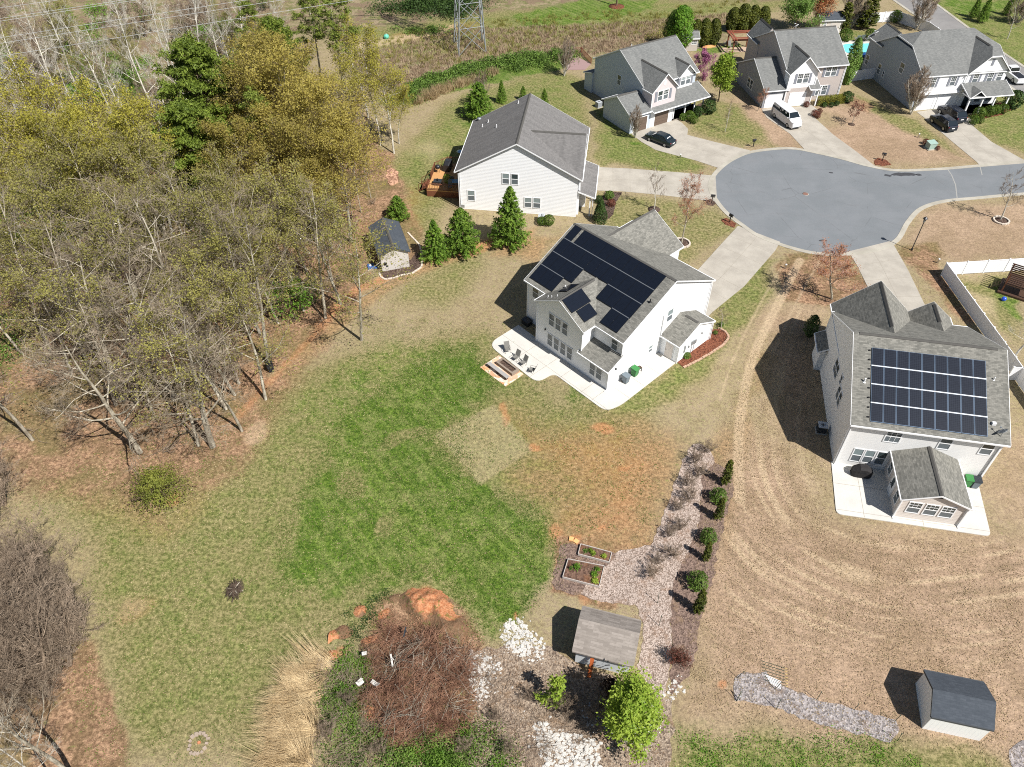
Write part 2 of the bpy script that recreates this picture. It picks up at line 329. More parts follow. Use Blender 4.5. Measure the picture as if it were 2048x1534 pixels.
def dist_path(px):
    pts = catmull([g2(*p) for p in px], 6); dist = np.full(XX.shape, 1e9); sgn = np.ones(XX.shape)
    for i in range(len(pts)-1):
        x0, y0 = pts[i]; x1, y1 = pts[i+1]; dx, dy = x1-x0, y1-y0; L = dx*dx+dy*dy+1e-9
        t = np.clip(((XX-x0)*dx+(YY-y0)*dy)/L, 0, 1); ex, ey = XX-x0-t*dx, YY-y0-t*dy; d = np.hypot(ex, ey); m = d < dist; dist = np.where(m, d, dist); sgn = np.where(m, np.sign(dx*ey-dy*ex), sgn)
    return dist*sgn
dB = dist_path([(1640, 480), (1590, 560), (1535, 660), (1495, 800), (1500, 960), (1580, 1080), (1750, 1135), (2000, 1110), (2300, 1040)])+(vnoise(XX, YY, 6, 71)-.5)*1.2
mB_ = poly_mask([(1560, 530), (1640, 560), (1640, 900), (1660, 1050), (2000, 1085), (2300, 1060), (2300, 1250), (1900, 1330), (1700, 1300), (1450, 1360), (1400, 1200), (1460, 900), (1500, 680)], 5)
mowB = np.sin(dB*6.283/.95+vnoise(XX, YY, 5, 77)*5)*(vnoise(XX, YY, 2.5, 72)**2)*.55+(vnoise(dB, XX*.12, .55, 73)-.5)*1.1*(.3+vnoise(XX, YY, 4, 78))
mowB = np.clip(.5+mowB*mB_, 0, 1)
ax = g2(720, 890); bx_ = g2(1000, 1210); al = math.atan2(bx_[1]-ax[1], bx_[0]-ax[0]); dA = -(XX-ax[0])*math.sin(al)+(YY-ax[1])*math.cos(al)+(vnoise(XX, YY, 9, 74)-.5)*1.0
mowA = np.clip(.5+.5*np.sin(dA*6.283/1.05)*(.2+vnoise(XX, YY, 4, 75))+(vnoise(dA, dA*0, .8, 76)-.5)*.5, 0, 1)
wild = mx.reduce([poly_mask([(640, 70), (900, 60), (1200, 40), (1600, 10), (1800, -60), (2300, -200), (-900, -200), (-900, 60)], 6), poly_mask([(700, 110), (1180, 60), (1520, 40), (1420, 100), (1180, 130), (1100, 130), (820, 200), (700, 150)], 3), poly_mask([(-900, 60), (640, 70), (600, 160), (-900, 300)], 8)])
def grid_mesh(name, mat):
    ny, nx = XX.shape
    ext = 900.
    V = np.stack([XX.ravel(), YY.ravel(), np.zeros(XX.size)], 1)
    # outer ring reaches far beyond the frame
    V[:, 0] = np.where(XX.ravel() <= GX[0]+1e-6, -ext, np.where(XX.ravel() >= GX[-1]-1e-6, ext, V[:, 0])); V[:, 1] = np.where(YY.ravel() <= GY[0]+1e-6, -ext, np.where(YY.ravel() >= GY[-1]-1e-6, ext, V[:, 1]))
    idx = np.arange(ny*nx).reshape(ny, nx)
    Fc = np.stack([idx[:-1, :-1].ravel(), idx[:-1, 1:].ravel(), idx[1:, 1:].ravel(), idx[1:, :-1].ravel()], 1)
    o = np_mesh(name, V, Fc, mat); me = o.data
    for nm, (a, b, c) in (('mD', (rust, Z0, Z0)), ('mA', (green, olive, clay)), ('mB', (litter, pale, brown)), ('mC', (wild, mowA, mowB))):
        at = me.color_attributes.new(nm, 'FLOAT_COLOR', 'POINT')
        at.data.foreach_set('color', np.stack([a.ravel(), b.ravel(), c.ravel(), np.ones(a.size)], 1).astype(np.float32).ravel())
    return o
t = NT('ground'); tc = t.new('ShaderNodeTexCoord').outputs['Object']
def attr(nm):
    a = t.new('ShaderNodeAttribute', attribute_name=nm); s = t.new('ShaderNodeSeparateColor'); t.ln(a.outputs['Color'], s.inputs[0]); return s.outputs
gA, gB, gC, gD = attr('mA'), attr('mB'), attr('mC'), attr('mD')
n_l = t.noise(tc, .12, 4); n_m = t.noise(tc, .55, 6, .72); n_f = t.noise(tc, 3.0, 5, .75); n_x = t.noise(tc, 8.5, 4, .8); n_d = t.noise(vrot(t, tc, R(59), .12, 1.1), 1.6, 5, .7); n_s = t.noise(vmap(t, tc, 1, 3.5, 1, .5), 5.5, 4, .7)
fine = t.math('ADD', t.math('MULTIPLY', n_f, .5), t.math('MULTIPLY', n_x, .5))
def thr(mask, k=1.0, w=.16, nz=None):
    """mask broken up by noise so that patches have ragged edges"""
    nn = t.math('ADD', t.math('MULTIPLY', n_m, .6), t.math('MULTIPLY', n_f, .4)) if nz is None else nz
    v = t.math('SUBTRACT', t.math('MULTIPLY', mask, k), nn)
    return t.ramp(v, -w, w)
tan = t.mix(t.ramp(n_m, .35, .65), lin(164, 145, 120), lin(138, 122, 93)); tan = t.mix(t.ramp(n_f, .35, .65), tan, lin(144, 132, 98))
bro = t.mix(t.ramp(n_m, .35, .65), lin(166, 140, 117), lin(138, 114, 93)); bro = t.mix(t.ramp(n_s, .35, .7, 0, .7), bro, lin(180, 155, 130)); bro = t.mix(t.ramp(n_l, .5, .62, 0, .5), bro, lin(138, 116, 92)); bro = t.mix(t.ramp(gC[2], .52, .95, 0, .7), bro, lin(188, 166, 136)); bro = t.mix(t.ramp(gC[2], .46, .05, 0, .55), bro, lin(134, 114, 92))
oli = t.mix(t.ramp(n_f, .35, .65), lin(104, 104, 60), lin(142, 132, 92))
gre = t.mix(t.ramp(n_f, .36, .64), lin(56, 86, 22), lin(100, 122, 44)); gre = t.mix(t.ramp(n_m, .46, .6, 0, .8), gre, lin(122, 128, 74)); gre = t.mix(t.ramp(n_d, .52, .66, 0, .6), gre, lin(128, 130, 78)); gre = t.mix(t.ramp(gC[1], .52, .9, 0, .5), gre, lin(128, 140, 74)); gre = t.mix(t.ramp(gC[1], .46, .1, 0, .4), gre, lin(66, 92, 34))
cla = t.mix(n_f, lin(168, 112, 72), lin(186, 136, 98))
lit = t.mix(t.ramp(n_f, .35, .65), lin(124, 96, 74), lin(168, 136, 108)); lit = t.mix(t.ramp(n_m, .42, .62, 0, .8), lit, lin(112, 92, 66)); lit = t.mix(t.ramp(n_l, .5, .6, 0, .55), lit, lin(108, 102, 62))
wil = t.mix(t.ramp(n_m, .4, .6), lin(146, 130, 104), lin(108, 108, 68)); wil = t.mix(t.ramp(t.noise(tc, .35, 4), .48, .6), wil, lin(124, 106, 86))
col = tan
col = t.mix(t.math('MULTIPLY', gB[2], 1.0), col, bro)
col = t.mix(t.ramp(gC[0], .2, .8), col, wil)
col = t.mix(thr(gA[1], 1.05, .22), col, oli)
rus = t.mix(t.ramp(n_f, .35, .65), lin(130, 106, 74), lin(164, 132, 96)); rus = t.mix(t.ramp(n_m, .5, .65, 0, .5), rus, lin(112, 104, 64)); col = t.mix(t.math('MULTIPLY', t.ramp(t.math('SUBTRACT', gD[0], t.math('MULTIPLY', n_m, .5)), -.1, .5), .85), col, rus)
col = t.mix(t.ramp(t.math('SUBTRACT', t.math('MULTIPLY', gA[1], .8), n_m), -.05, .3, 0, .55), col, gre)
col = t.mix(t.math('MULTIPLY', thr(gA[0], .98, .17), .92), col, gre)
col = t.mix(t.math('MULTIPLY', gA[0], t.ramp(n_l, .4, .6, 0, .3)), col, lin(74, 100, 36))
col = t.mix(thr(gB[0], 1.25, .2), col, lit)
col = t.mix(t.math('MULTIPLY', thr(gA[2], 1.1, .3), .75), col, cla)
col = t.mix(t.math('MULTIPLY', thr(gB[1], 1.1, .3), .55), col, lin(190, 168, 138))
# green tufts everywhere, dry straw flecks, fallen leaf specks
tuft = t.math('MULTIPLY', t.ramp(t.noise(tc, 1.6, 6, .7), .58, .68), t.math('SUBTRACT', 1.0, t.math('MULTIPLY', gB[2], .85)))
col = t.mix(t.math('MULTIPLY', tuft, .5), col, lin(104, 122, 56))
grain = t.ramp(fine, .34, .66, .56, 1.34)
gm = t.new('ShaderNodeCombineColor'); [t.ln(grain, gm.inputs[i]) for i in range(3)]
col = t.mix(1.0, col, gm.outputs[0], 'MULTIPLY')
vo = t.new('ShaderNodeTexVoronoi'); vo.inputs['Scale'].default_value = 3.1; t.ln(tc, vo.inputs['Vector'])
speck = t.math('MULTIPLY', t.ramp(vo.outputs['Distance'], .17, .11), t.ramp(t.noise(tc, .25, 3), .42, .62, .05, .9))
col = t.mix(t.math('MULTIPLY', speck, .55), col, lin(214, 192, 150))
hb = t.math('ADD', fine, t.math('MULTIPLY', n_m, .6)); t.bump(hb, .9, .09)
M_GROUND = t.done(col, .95, .1)
ground = grid_mesh('ground', M_GROUND); tag(ground, 'lawns, bare clay and leaf-strewn wood floor', None, None, 'structure')
# ------------------------------------------------------------------ paving
def m_conc(name, a, b):
    t = NT(name); tc = t.new('ShaderNodeTexCoord').outputs['Object']
    n = t.noise(tc, .5, 5, .6); n2 = t.noise(tc, 9, 4, .7)
    c = t.mix(t.ramp(n, .3, .7), a, b); c = t.mix(t.ramp(n2, .35, .75, 0, .25), c, tuple(x*.8 for x in a[:3])+(1,))
    st = t.ramp(t.noise(vmap(t, tc, 1, .35, 1, .8), .8, 4), .55, .75, 0, .3)
    c = t.mix(st, c, tuple(x*.78 for x in a[:3])+(1,))
    return t.done(c, .85, .25)
M_CONC = m_conc('concrete', lin(158, 151, 139), lin(176, 169, 156)); M_CONCW = m_conc('pale_concrete', lin(192, 188, 180), lin(204, 200, 190)); M_JOINT = m_plain('joint', lin(150, 142, 128), .9)
M_CURB = m_conc('curb', lin(158, 152, 138), lin(178, 172, 158))
def m_asph(name, a, b):
    t = NT(name); tc = t.new('ShaderNodeTexCoord').outputs['Object']
    n = t.noise(tc, .25, 5, .6); n2 = t.noise(tc, 22, 3, .7); n3 = t.noise(vmap(t, tc, .5, 2, 1, .35), .5, 5, .6)
    c = t.mix(t.ramp(n, .35, .65), a, b); c = t.mix(t.ramp(n3, .5, .7, 0, .35), c, lin(108, 109, 110)); c = t.mix(t.ramp(n2, .3, .8, 0, .3), c, lin(148, 148, 148))
    w = t.new('ShaderNodeTexVoronoi', feature='DISTANCE_TO_EDGE'); w.inputs['Scale'].default_value = .16; t.ln(vmap(t, tc, 1, 1, 1, .4), w.inputs['Vector'])
    wd = t.math('ADD', w.outputs['Distance'], t.math('MULTIPLY', t.noise(tc, 2, 4), .012))
    c = t.mix(t.math('MULTIPLY', t.ramp(wd, .014, .006, 0, .6), t.ramp(t.noise(tc, .3, 2), .45, .55)), c, lin(94, 94, 94))
    return t.done(c, .9, .2)
M_ASPH = m_asph('asphalt', lin(108, 112, 114), lin(116, 119, 121)); M_ASPH2 = m_asph('old_asphalt', lin(126, 122, 118), lin(134, 131, 127))
def sheet(name, pts, mats, z0=-.05, z1=.03, joints=(), label=None, jw=.035):
    mb = MB(); mb.prism(pts, z0, z1)
    for a, b in joints:
        a, b = Vector(a[:2]), Vector(b[:2]); d = (b-a).normalized(); n = Vector((-d.y, d.x))*jw/2
        mb.prism([(a-n)[:], (b-n)[:], (b+n)[:], (a+n)[:]], z1-.01, z1+.003, 1)
    o = mb.build(name, mats); tag(o, label, None, None, 'structure'); return o
P = lambda *l: [g2(x, y) for x, y in l]
asph_px = [(2300, 318), (2048, 326), (1960, 334), (1873, 341), (1791, 343), (1732, 333), (1685, 320), (1638, 309), (1580, 299), (1511, 305), (1475.6, 317), (1447, 335.7), (1427.5, 360), (1428, 385.5), (1453, 421), (1488, 449), (1529, 474.5), (1611, 500.5), (1680, 506), (1748, 497.7), (1789, 478.6), (1811, 443), (1838, 415.6), (1885, 400.5), (1953.5, 393.7), (2048, 385.5), (2300, 368)]
road_pts = catmull(P(*asph_px), 6)
sheet('road', road_pts, M_ASPH, -.05, .02)
def band(name, line, w, z1, mat, side=1, z0=-.05, label=None):
    line = [Vector(p[:2]) for p in line]; out = []
    for i, p in enumerate(line):
        a = line[max(i-1, 0)]; b = line[min(i+1, len(line)-1)]; d = (b-a).normalized(); out.append(p+Vector((-d.y, d.x))*w*side)
    mb = MB()
    for i in range(len(line)-1):
        q = [line[i], line[i+1], out[i+1], out[i]]
        mb.prism([tuple(v) for v in q], z0, z1)
    o = mb.build(name, mat); tag(o, label, None, None, 'structure'); return o
band('kerb', road_pts, .62, .055, M_CURB, 1 if False else -1, label='rolled concrete kerb round the turning circle')
def drive(label, L, Rr, nseg, mat=None, mid=True, name='driveway', z=.036):
    L = [Vector(g2(*p)) for p in L]; Rr = [Vector(g2(*p)) for p in Rr]
    def samp(line, t):
        ls = [(line[i+1]-line[i]).length for i in range(len(line)-1)]; T = sum(ls)*t
        for i, l in enumerate(ls):
            if T <= l+1e-6: return line[i].lerp(line[i+1], T/l)
            T -= l
        return line[-1]
    js = []; k = max(6, nseg*2)
    for i in range(1, nseg): js.append((samp(L, i/nseg), samp(Rr, i/nseg)))
    if mid:
        for i in range(k): js.append((samp(L, i/k).lerp(samp(Rr, i/k), .5), samp(L, (i+1)/k).lerp(samp(Rr, (i+1)/k), .5)))
    return sheet(name, [tuple(p) for p in L]+[tuple(p) for p in Rr[::-1]], [mat or M_CONC, M_JOINT], -.05, z, js, label)
drive('pale driveway of the white gabled house', [(1192, 334.5), (1252.6, 337), (1358, 345), (1420, 351), (1431, 352)], [(1192, 381), (1245, 383), (1316, 389.6), (1370, 396), (1434, 404)], 7)
drive('driveway where the dark sedan stands', [(1262, 267.6), (1283, 284), (1311, 300), (1356, 312), (1393, 321.6), (1436, 336)], [(1337, 243), (1374.6, 270), (1428.6, 284), (1470, 294), (1500, 301)], 5)
drive('driveway where the white van stands', [(1523, 218), (1533, 235), (1580, 268), (1607, 297), (1612, 302)], [(1604, 213), (1622, 229), (1667, 270), (1712, 303), (1752, 334)], 4)
drive('driveway of the two dark cars', [(1833, 224), (1850, 237), (1900, 280), (1953, 324), (1962, 334)], [(1903, 214), (1937, 245), (1983, 284), (2042, 317), (2060, 326)], 4)
drive('driveway of the front solar house', [(1476, 452), (1440, 491), (1398, 537.5), (1330, 600)], [(1560, 484), (1551, 500.5), (1488, 573), (1425.5, 623.7), (1400, 650)], 7)
drive('driveway of the right solar house', [(1690, 505), (1702, 512), (1715, 533), (1734, 571.7), (1780, 660)], [(1782, 482), (1787, 489.5), (1816.6, 541.6), (1849.5, 610), (1880, 680)], 5)
sheet('path', P((1337, 244), (1352, 238), (1364, 246), (1376, 258), (1374.6, 270), (1356, 257)), M_CONC, -.05, .032, label='short path to the porch')
sheet('path', P((1603, 214), (1617, 205), (1640, 224), (1630, 232), (1622, 229)), M_CONC, -.05, .032, label='path to the tan front door')
sheet('path', P((1925, 238), (1938, 236), (1952, 246), (1948, 252), (1937, 246)), M_CONC, -.05, .032, label='path to the porch steps')
# far road, top right
fr_l = P((1745, -60), (1790, 0), (1830, 28), (1868, 52), (1960, 125), (2048, 192), (2200, 300)); fr_r = P((1800, -60), (1856, 0), (1872, 10), (1926, 50), (1990, 97), (2048, 136), (2240, 260))
sheet('road', fr_l+fr_r[::-1], M_ASPH2, -.05, .015)
band('kerb', fr_r, .6, .05, M_CURB, 1, label='kerb on the far side of the upper road'); band('kerb', fr_l, .6, .05, M_CURB, -1, label='kerb on the near side of the upper road')

M_STAIN = m_plain('oil_stain_asphalt', lin(66, 66, 68), .7, .3, 0, .3, 5.)
for i, (x, y, a, b) in enumerate(((1808, 349, 1.9, .5), (1775, 351, .5, .3), (1838, 350, .5, .25), (1646, 481, .5, .2), (1662, 346, .25, .2))):
    c = g2(x, y); mb = MB(); mb.prism(wobble([(c[0]+a*math.cos(k*.628), c[1]+b*math.sin(k*.628)) for k in range(10)], .12, .3, i), .019, .024); tag(mb.build('road_stain', M_STAIN), 'dark stain on the asphalt', None, None, 'structure')
for pp in ([(1893, 336), (1903, 350), (1911, 370), (1914, 396)], [(1960, 334), (1964, 350)]):
    q = P(*pp); mb = MB()
    for a, b in zip(q[:-1], q[1:]): a, b = Vector(a), Vector(b); d = (b-a).normalized(); n = Vector((-d.y, d.x))*.07; mb.prism([tuple(a-n), tuple(b-n), tuple(b+n), tuple(a+n)], .019, .024)
    tag(mb.build('road_seam', m_plain('seam_asphalt', lin(150, 148, 142), .8)), 'pale seam across the street', None, None, 'structure')
# ------------------------------------------------------------------ house kit
M_WHITE = m_siding('white_siding', (.88, .88, .87)); M_WHITE2 = m_siding('warm_white_siding', (.82, .81, .78))
M_CREAM = m_siding('cream_siding', (.66, .60, .54)); M_GREYS = m_siding('grey_siding', (.42, .44, .46)); M_BLUEG = m_siding('pale_blue_siding', (.50, .55, .60)); M_TAN = m_siding('tan_siding', (.50, .44, .40)); M_PINK = m_siding('pinkish_siding', (.62, .55, .54), .14)
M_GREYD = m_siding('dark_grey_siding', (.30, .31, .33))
M_TRIM = m_plain('white_trim', (.82, .82, .81), .5, .4, 0, .02); M_SHUT = m_plain('grey_shutter', (.22, .23, .26), .6); M_BLACK = m_plain('black_metal', (.02, .02, .022), .4, .5); M_DARK = m_plain('dark_plastic', (.03, .035, .04), .5)
M_GLASS = m_plain('window_glass', (.045, .06, .062), .06, .8, 0, .3, 1.5); M_BLIND = m_plain('window_with_blind', (.22, .27, .27), .12, .6, 0, .15, 1.5); M_SCREEN = m_plain('window_screen', (.13, .15, .16), .35, .4, 0, .15)
M_ROOF1 = m_shingle('grey_shingle', lin(94, 93, 87), lin(142, 139, 130)); M_ROOF2 = m_shingle('old_grey_shingle', lin(94, 92, 90), lin(126, 123, 120), streak=.75, mot=.6)
M_ROOF3 = m_shingle('weathered_shingle', lin(98, 99, 97), lin(134, 134, 130), mot=.7); M_ROOFB = m_shingle('brown_shingle', lin(122, 114, 106), lin(156, 147, 138), .9, .19, .4, 1.1)
M_ROOFD = m_shingle('slate_blue_shingle', lin(64, 69, 75), lin(84, 89, 95), .4, .15, .5, .7); M_RCAP = m_plain('ridge_cap', lin(86, 84, 80), .95, .1, 0, .15, 3.)
M_GDOORB = m_siding('brown_garage_door', (.14, .10, .075), .5, False, .6); M_GDOORW = m_siding('white_garage_door', (.80, .80, .80), .5, False, .85)
M_GALV = m_plain('galvanised', (.35, .37, .38), .45, .5, .5, .2, 2.); M_WOODB = m_siding('red_brown_wood', (.20, .075, .04), .14, True, .5); M_DECK = m_siding('orange_deck', (.55, .30, .12), .14, True, .6)
M_ACU = m_plain('ac_case', (.30, .32, .33), .5, .4, 0, .15, 8.); M_STONE = m_plain('pale_stone', lin(198, 186, 170), .9, .2, 0, .25, 3.)
def panel_mat(name, a, b, cell=.16, gl=.12, line=.0):
    t = NT(name); uv = t.new('ShaderNodeUVMap'); br = t.new('ShaderNodeTexBrick'); br.offset = 0
    for k, v in (('Scale', 1), ('Brick Width', cell), ('Row Height', cell), ('Mortar Size', .006)): br.inputs[k].default_value = v
    br.inputs['Color1'].default_value = a+(1,); br.inputs['Color2'].default_value = tuple(x*1.25 for x in a)+(1,); br.inputs['Mortar'].default_value = b+(1,); t.ln(uv.outputs[0], br.inputs[0])
    return t.done(br.outputs['Color'], gl, .6)
M_PVB = panel_mat('black_solar_cells', (.006, .008, .013), (.012, .014, .02), .16, .18); M_PVG = panel_mat('grey_solar_cells', (.012, .014, .020), (.034, .040, .052), .16, .16); M_PVF = m_plain('panel_frame', (.008, .009, .012), .4, .5, .3); M_PVS = m_plain('silver_frame', (.10, .15, .22), .4, .5, .3, .1)
class House:
    def __init__(s, label, cat, o, yaw, wall, roof, name='house'):
        s.t = thing(name, label, cat, (o[0], o[1], 0), R(yaw)); s.W = MB(); s.Rf = MB(); s.T = MB(); s.X = {}; s.wall = wall; s.roof = roof; s.wm = [wall]
        s.o = o; s.yaw = R(yaw)
    def loc(s, x, y, z=0):
        c, n = math.cos(s.yaw), math.sin(s.yaw); return (s.o[0]+x*c-y*n, s.o[1]+x*n+y*c, z)
    def px(s, px, py, z=0):
        """photo pixel at height z -> this house's own coordinates"""
        g = G(px, py, z); dx, dy = g.x-s.o[0], g.y-s.o[1]; c, n = math.cos(s.yaw), math.sin(s.yaw); return (dx*c+dy*n, -dx*n+dy*c, z)
    def gable(s, x0, x1, y0, y1, ze, zr, ridge='x', oh=.32, rk=(.25, .25), z0=-.1, wall=True, trim=(1, 1), mi=0, peak=None, cap=True, clip=(0, 0), th=.14, cut=None):
        """walls + two-slope roof; ze is the plate height; clip=(a,b): jerkinhead depth at each end"""
        if ridge == 'y': a0, a1, b0, b1 = y0, y1, x0, x1
        else: a0, a1, b0, b1 = x0, x1, y0, y1      # a: along ridge, b: across
        bm = (b0+b1)/2 if peak is None else peak
        def pt(a, b, z): return (a, b, z) if ridge == 'x' else (b, a, z)
        sl0 = (zr-ze)/(bm-b0); sl1 = (zr-ze)/(b1-bm)
        if wall:
            prof = [(b0, z0), (b0, ze), (bm, zr), (b1, ze), (b1, z0)]
            if clip[0] or clip[1]:
                zc = zr-max(clip)*.55; k0 = bm-(zr-zc)/sl0; k1 = bm+(zr-zc)/sl1
                prof = [(b0, z0), (b0, ze), (k0, zc), (k1, zc), (b1, ze), (b1, z0)]
            s.W.ext(prof, ridge, a0, a1, mi)
        A0, A1 = a0-rk[0], a1+rk[1]; e0, e1 = b0-oh, b1+oh; z_0, z_1 = ze-oh*sl0+th, ze-oh*sl1+th; zt = zr+th
        L = []
        def half(e, ze_, sl, sgn):
            P_ = []
            if clip[0]:
                zc = zt-clip[0]*.55*1.0; bb = bm-sgn*(zt-zc)/sl
                P_ += [pt(A0, e, ze_), pt(A0, bb, zc), pt(a0+clip[0], bm, zt)]
            else: P_ += [pt(A0, e, ze_), pt(A0, bm, zt)]
            if clip[1]:
                zc = zt-clip[1]*.55; bb = bm-sgn*(zt-zc)/sl
                P_ += [pt(a1-clip[1], bm, zt), pt(A1, bb, zc), pt(A1, e, ze_)]
            elif cut and sgn == cut[0]: zi = ze_+abs(cut[2]-e)*sl; P_ += [pt(A1, bm, zt), pt(A1, cut[2], zi), pt(cut[1], cut[2], zi), pt(cut[1], e, ze_)]
            else: P_ += [pt(A1, bm, zt), pt(A1, e, ze_)]
            s.Rf.slab(P_, th)
        half(e0, z_0, sl0, 1); half(e1, z_1, sl1, -1)
        for i, A, ar in ((0, A0, a0), (1, A1, a1)):
            if clip[i]:
                zc = zt-clip[i]*.55; s.Rf.slab([pt(A, bm-(zt-zc)/sl0, zc), pt(A, bm+(zt-zc)/sl1, zc), pt(ar+clip[i]*(1 if i == 0 else -1), bm, zt)], th)
        # fascia boards on the eaves and rakes
        for e, z, sg in ((e0, z_0, -1), (e1, z_1, 1)):
            if not trim[0 if sg < 0 else 1]: continue
            A1_ = cut[1] if cut and cut[0] == -sg else A1
            p = [pt(A0, e, z-.005), pt(A1_, e, z-.005), pt(A1_, e+.08*sg, z-.005), pt(A0, e+.08*sg, z-.005)]; s.T.slab(p, .15)
        for i, A, sg in ((0, A0, -1), (1, A1, 1)):
            if rk[i] <= 0: continue
            zc0 = zt; kk = 0
            if clip[i]: zc0 = zt-clip[i]*.55
            for e, z, sl, s2 in ((e0, z_0, sl0, -1), (e1, z_1, sl1, 1)):
                bb = bm+s2*(zt-zc0)/sl
                s.T.slab([pt(A, e, z+.002), pt(A, bb, zc0+.002), pt(A+.03*sg, bb, zc0+.002), pt(A+.03*sg, e, z+.002)], .16)
            if clip[i]: s.T.slab([pt(A, bm-(zt-zc0)/sl0, zc0+.004), pt(A, bm+(zt-zc0)/sl1, zc0+.004), pt(A+.05*sg, bm+(zt-zc0)/sl1, zc0+.004), pt(A+.05*sg, bm-(zt-zc0)/sl0, zc0+.004)], .2)
        if cap:
            w = .17; c0 = A0+(clip[0]+rk[0] if clip[0] else .0); c1 = A1-(clip[1]+rk[1] if clip[1] else .0)
            if cap is not True: c0, c1 = cap
            s.Rf.slab([pt(c0, bm-w, zt-w*sl0+.05), pt(c0, bm, zt+.055), pt(c1, bm, zt+.055), pt(c1, bm-w, zt-w*sl0+.05)], .045, 1)
            s.Rf.slab([pt(c0, bm+w, zt-w*sl1+.05), pt(c0, bm, zt+.055), pt(c1, bm, zt+.055), pt(c1, bm+w, zt-w*sl1+.05)], .045, 1)
    def shed(s, x0, x1, y0, y1, low, zl, zh, wall=True, oh=.25, z0=-.1, side=.18, mi=0, th=.12):
        """single slope; low = side of the low edge: '-x','+x','-y','+y'"""
        ax = low[1]
        if ax == 'x':
            lo, hi = (x0, x1) if low[0] == '-' else (x1, x0)
            if wall: s.W.ext([(lo, z0), (lo, zl), (hi, zh), (hi, z0)], 'y', y0, y1, mi)
            sg = 1 if hi > lo else -1; sl = (zh-zl)/abs(hi-lo); l2 = lo-sg*oh; zl2 = zl-oh*sl+th
            s.Rf.slab([(l2, y0-side, zl2), (l2, y1+side, zl2), (hi, y1+side, zh+th), (hi, y0-side, zh+th)], th)
            s.T.slab([(l2, y0-side, zl2-.005), (l2, y1+side, zl2-.005), (l2-sg*.1, y1+side, zl2-.005), (l2-sg*.1, y0-side, zl2-.005)], .14)
            for y, g in ((y0-side, -1), (y1+side, 1)): s.T.slab([(l2, y, zl2+.004), (hi, y, zh+th+.004), (hi, y+g*.05, zh+th+.004), (l2, y+g*.05, zl2+.004)], .17)
        else:
            lo, hi = (y0, y1) if low[0] == '-' else (y1, y0)
            if wall: s.W.ext([(lo, z0), (lo, zl), (hi, zh), (hi, z0)], 'x', x0, x1, mi)
            sg = 1 if hi > lo else -1; sl = (zh-zl)/abs(hi-lo); l2 = lo-sg*oh; zl2 = zl-oh*sl+th
            s.Rf.slab([(x0-side, l2, zl2), (x1+side, l2, zl2), (x1+side, hi, zh+th), (x0-side, hi, zh+th)], th)
            s.T.slab([(x0-side, l2, zl2-.005), (x1+side, l2, zl2-.005), (x1+side, l2-sg*.1, zl2-.005), (x0-side, l2-sg*.1, zl2-.005)], .14)
            for x, g in ((x0-side, -1), (x1+side, 1)): s.T.slab([(x, l2, zl2+.004), (x, hi, zh+th+.004), (x+g*.05, hi, zh+th+.004), (x+g*.05, l2, zl2+.004)], .17)
    def corner(s, x, y, z1, z0=0, w=.12):
        s.T.box(x-w/2, x+w/2, y-w/2, y+w/2, z0, z1)
    def wpt(s, face, c, u, d, z):
        """point on a wall: face '-x' etc, wall coordinate c, along u, outward d"""
        sg = 1 if face[0] == '+' else -1
        return (c+sg*d, u, z) if face[1] == 'x' else (u, c+sg*d, z)
    def pbox(s, mb, face, c, u0, u1, z0, z1, d0, d1, mi=0):
        a = s.wpt(face, c, u0, d0, z0); b = s.wpt(face, c, u1, d1, z1)
        mb.box(min(a[0], b[0]), max(a[0], b[0]), min(a[1], b[1]), max(a[1], b[1]), z0, z1, mi)
    def window(s, face, c, u, z, w=.9, h=1.5, shut=False, mun=False, blind=False, trim=True, name='window'):
        f = MB(); t = .07; u0, u1, z0, z1 = u-w/2, u+w/2, z, z+h
        for a in ((u0-t, u0+.02, z0-t, z1+t), (u1-.02, u1+t, z0-t, z1+t), (u0, u1, z0-t, z0+.02), (u0, u1, z1-.02, z1+t), (u0, u1, z0+h/2-.035, z0+h/2+.035)):
            s.pbox(f, face, c, a[0], a[1], a[2], a[3], -.02, .05)
        if mun:
            for k in (1, 2): s.pbox(f, face, c, u0+w*k/3-.015, u0+w*k/3+.015, z0+h/2, z1, 0, .035)
            s.pbox(f, face, c, u0, u1, z0+h*.75-.015, z0+h*.75+.015, 0, .034)
            if mun == 2:
                for k in (1, 2): s.pbox(f, face, c, u0+w*k/3-.015, u0+w*k/3+.015, z0, z0+h/2, 0, .035)
        wo = f.build(name, M_TRIM, s.t)
        g = MB(); s.pbox(g, face, c, u0+.02, u1-.02, z0+h/2, z1-.02, .005, .022); g.build('pane', M_BLIND if blind else M_GLASS, wo)
        g = MB(); s.pbox(g, face, c, u0+.02, u1-.02, z0+.02, z0+h/2, .005, .02); g.build('pane', M_SCREEN, wo)
        if shut:
            for a, b in ((u0-t-.38, u0-t-.03), (u1+t+.03, u1+t+.38)):
                q = MB(); s.pbox(q, face, c, a, b, z0-.04, z1+.04, 0, .05); q.build('shutter', M_SHUT if shut is True else shut, s.t)
        return wo
    def door(s, face, c, u, w=.95, h=2.1, mat=None, glass=True, z=.05, name='door'):
        f = MB(); s.pbox(f, face, c, u-w/2-.1, u+w/2+.1, z, z+h+.1, -.02, .03)
        s.pbox(f, face, c, u-w/2, u+w/2, z, z+h, .03, .055, 1); d = f.build(name, [M_TRIM, mat or M_TRIM], s.t)
        if glass: g = MB(); s.pbox(g, face, c, u-w*.28, u+w*.28, z+.9, z+h-.15, .055, .065); g.build('pane', M_GLASS, d)
        g = MB(); s.pbox(g, face, c, u+w*.36, u+w*.42, z+.95, z+1.05, .055, .1); g.build('handle', M_DARK, d)
        return d
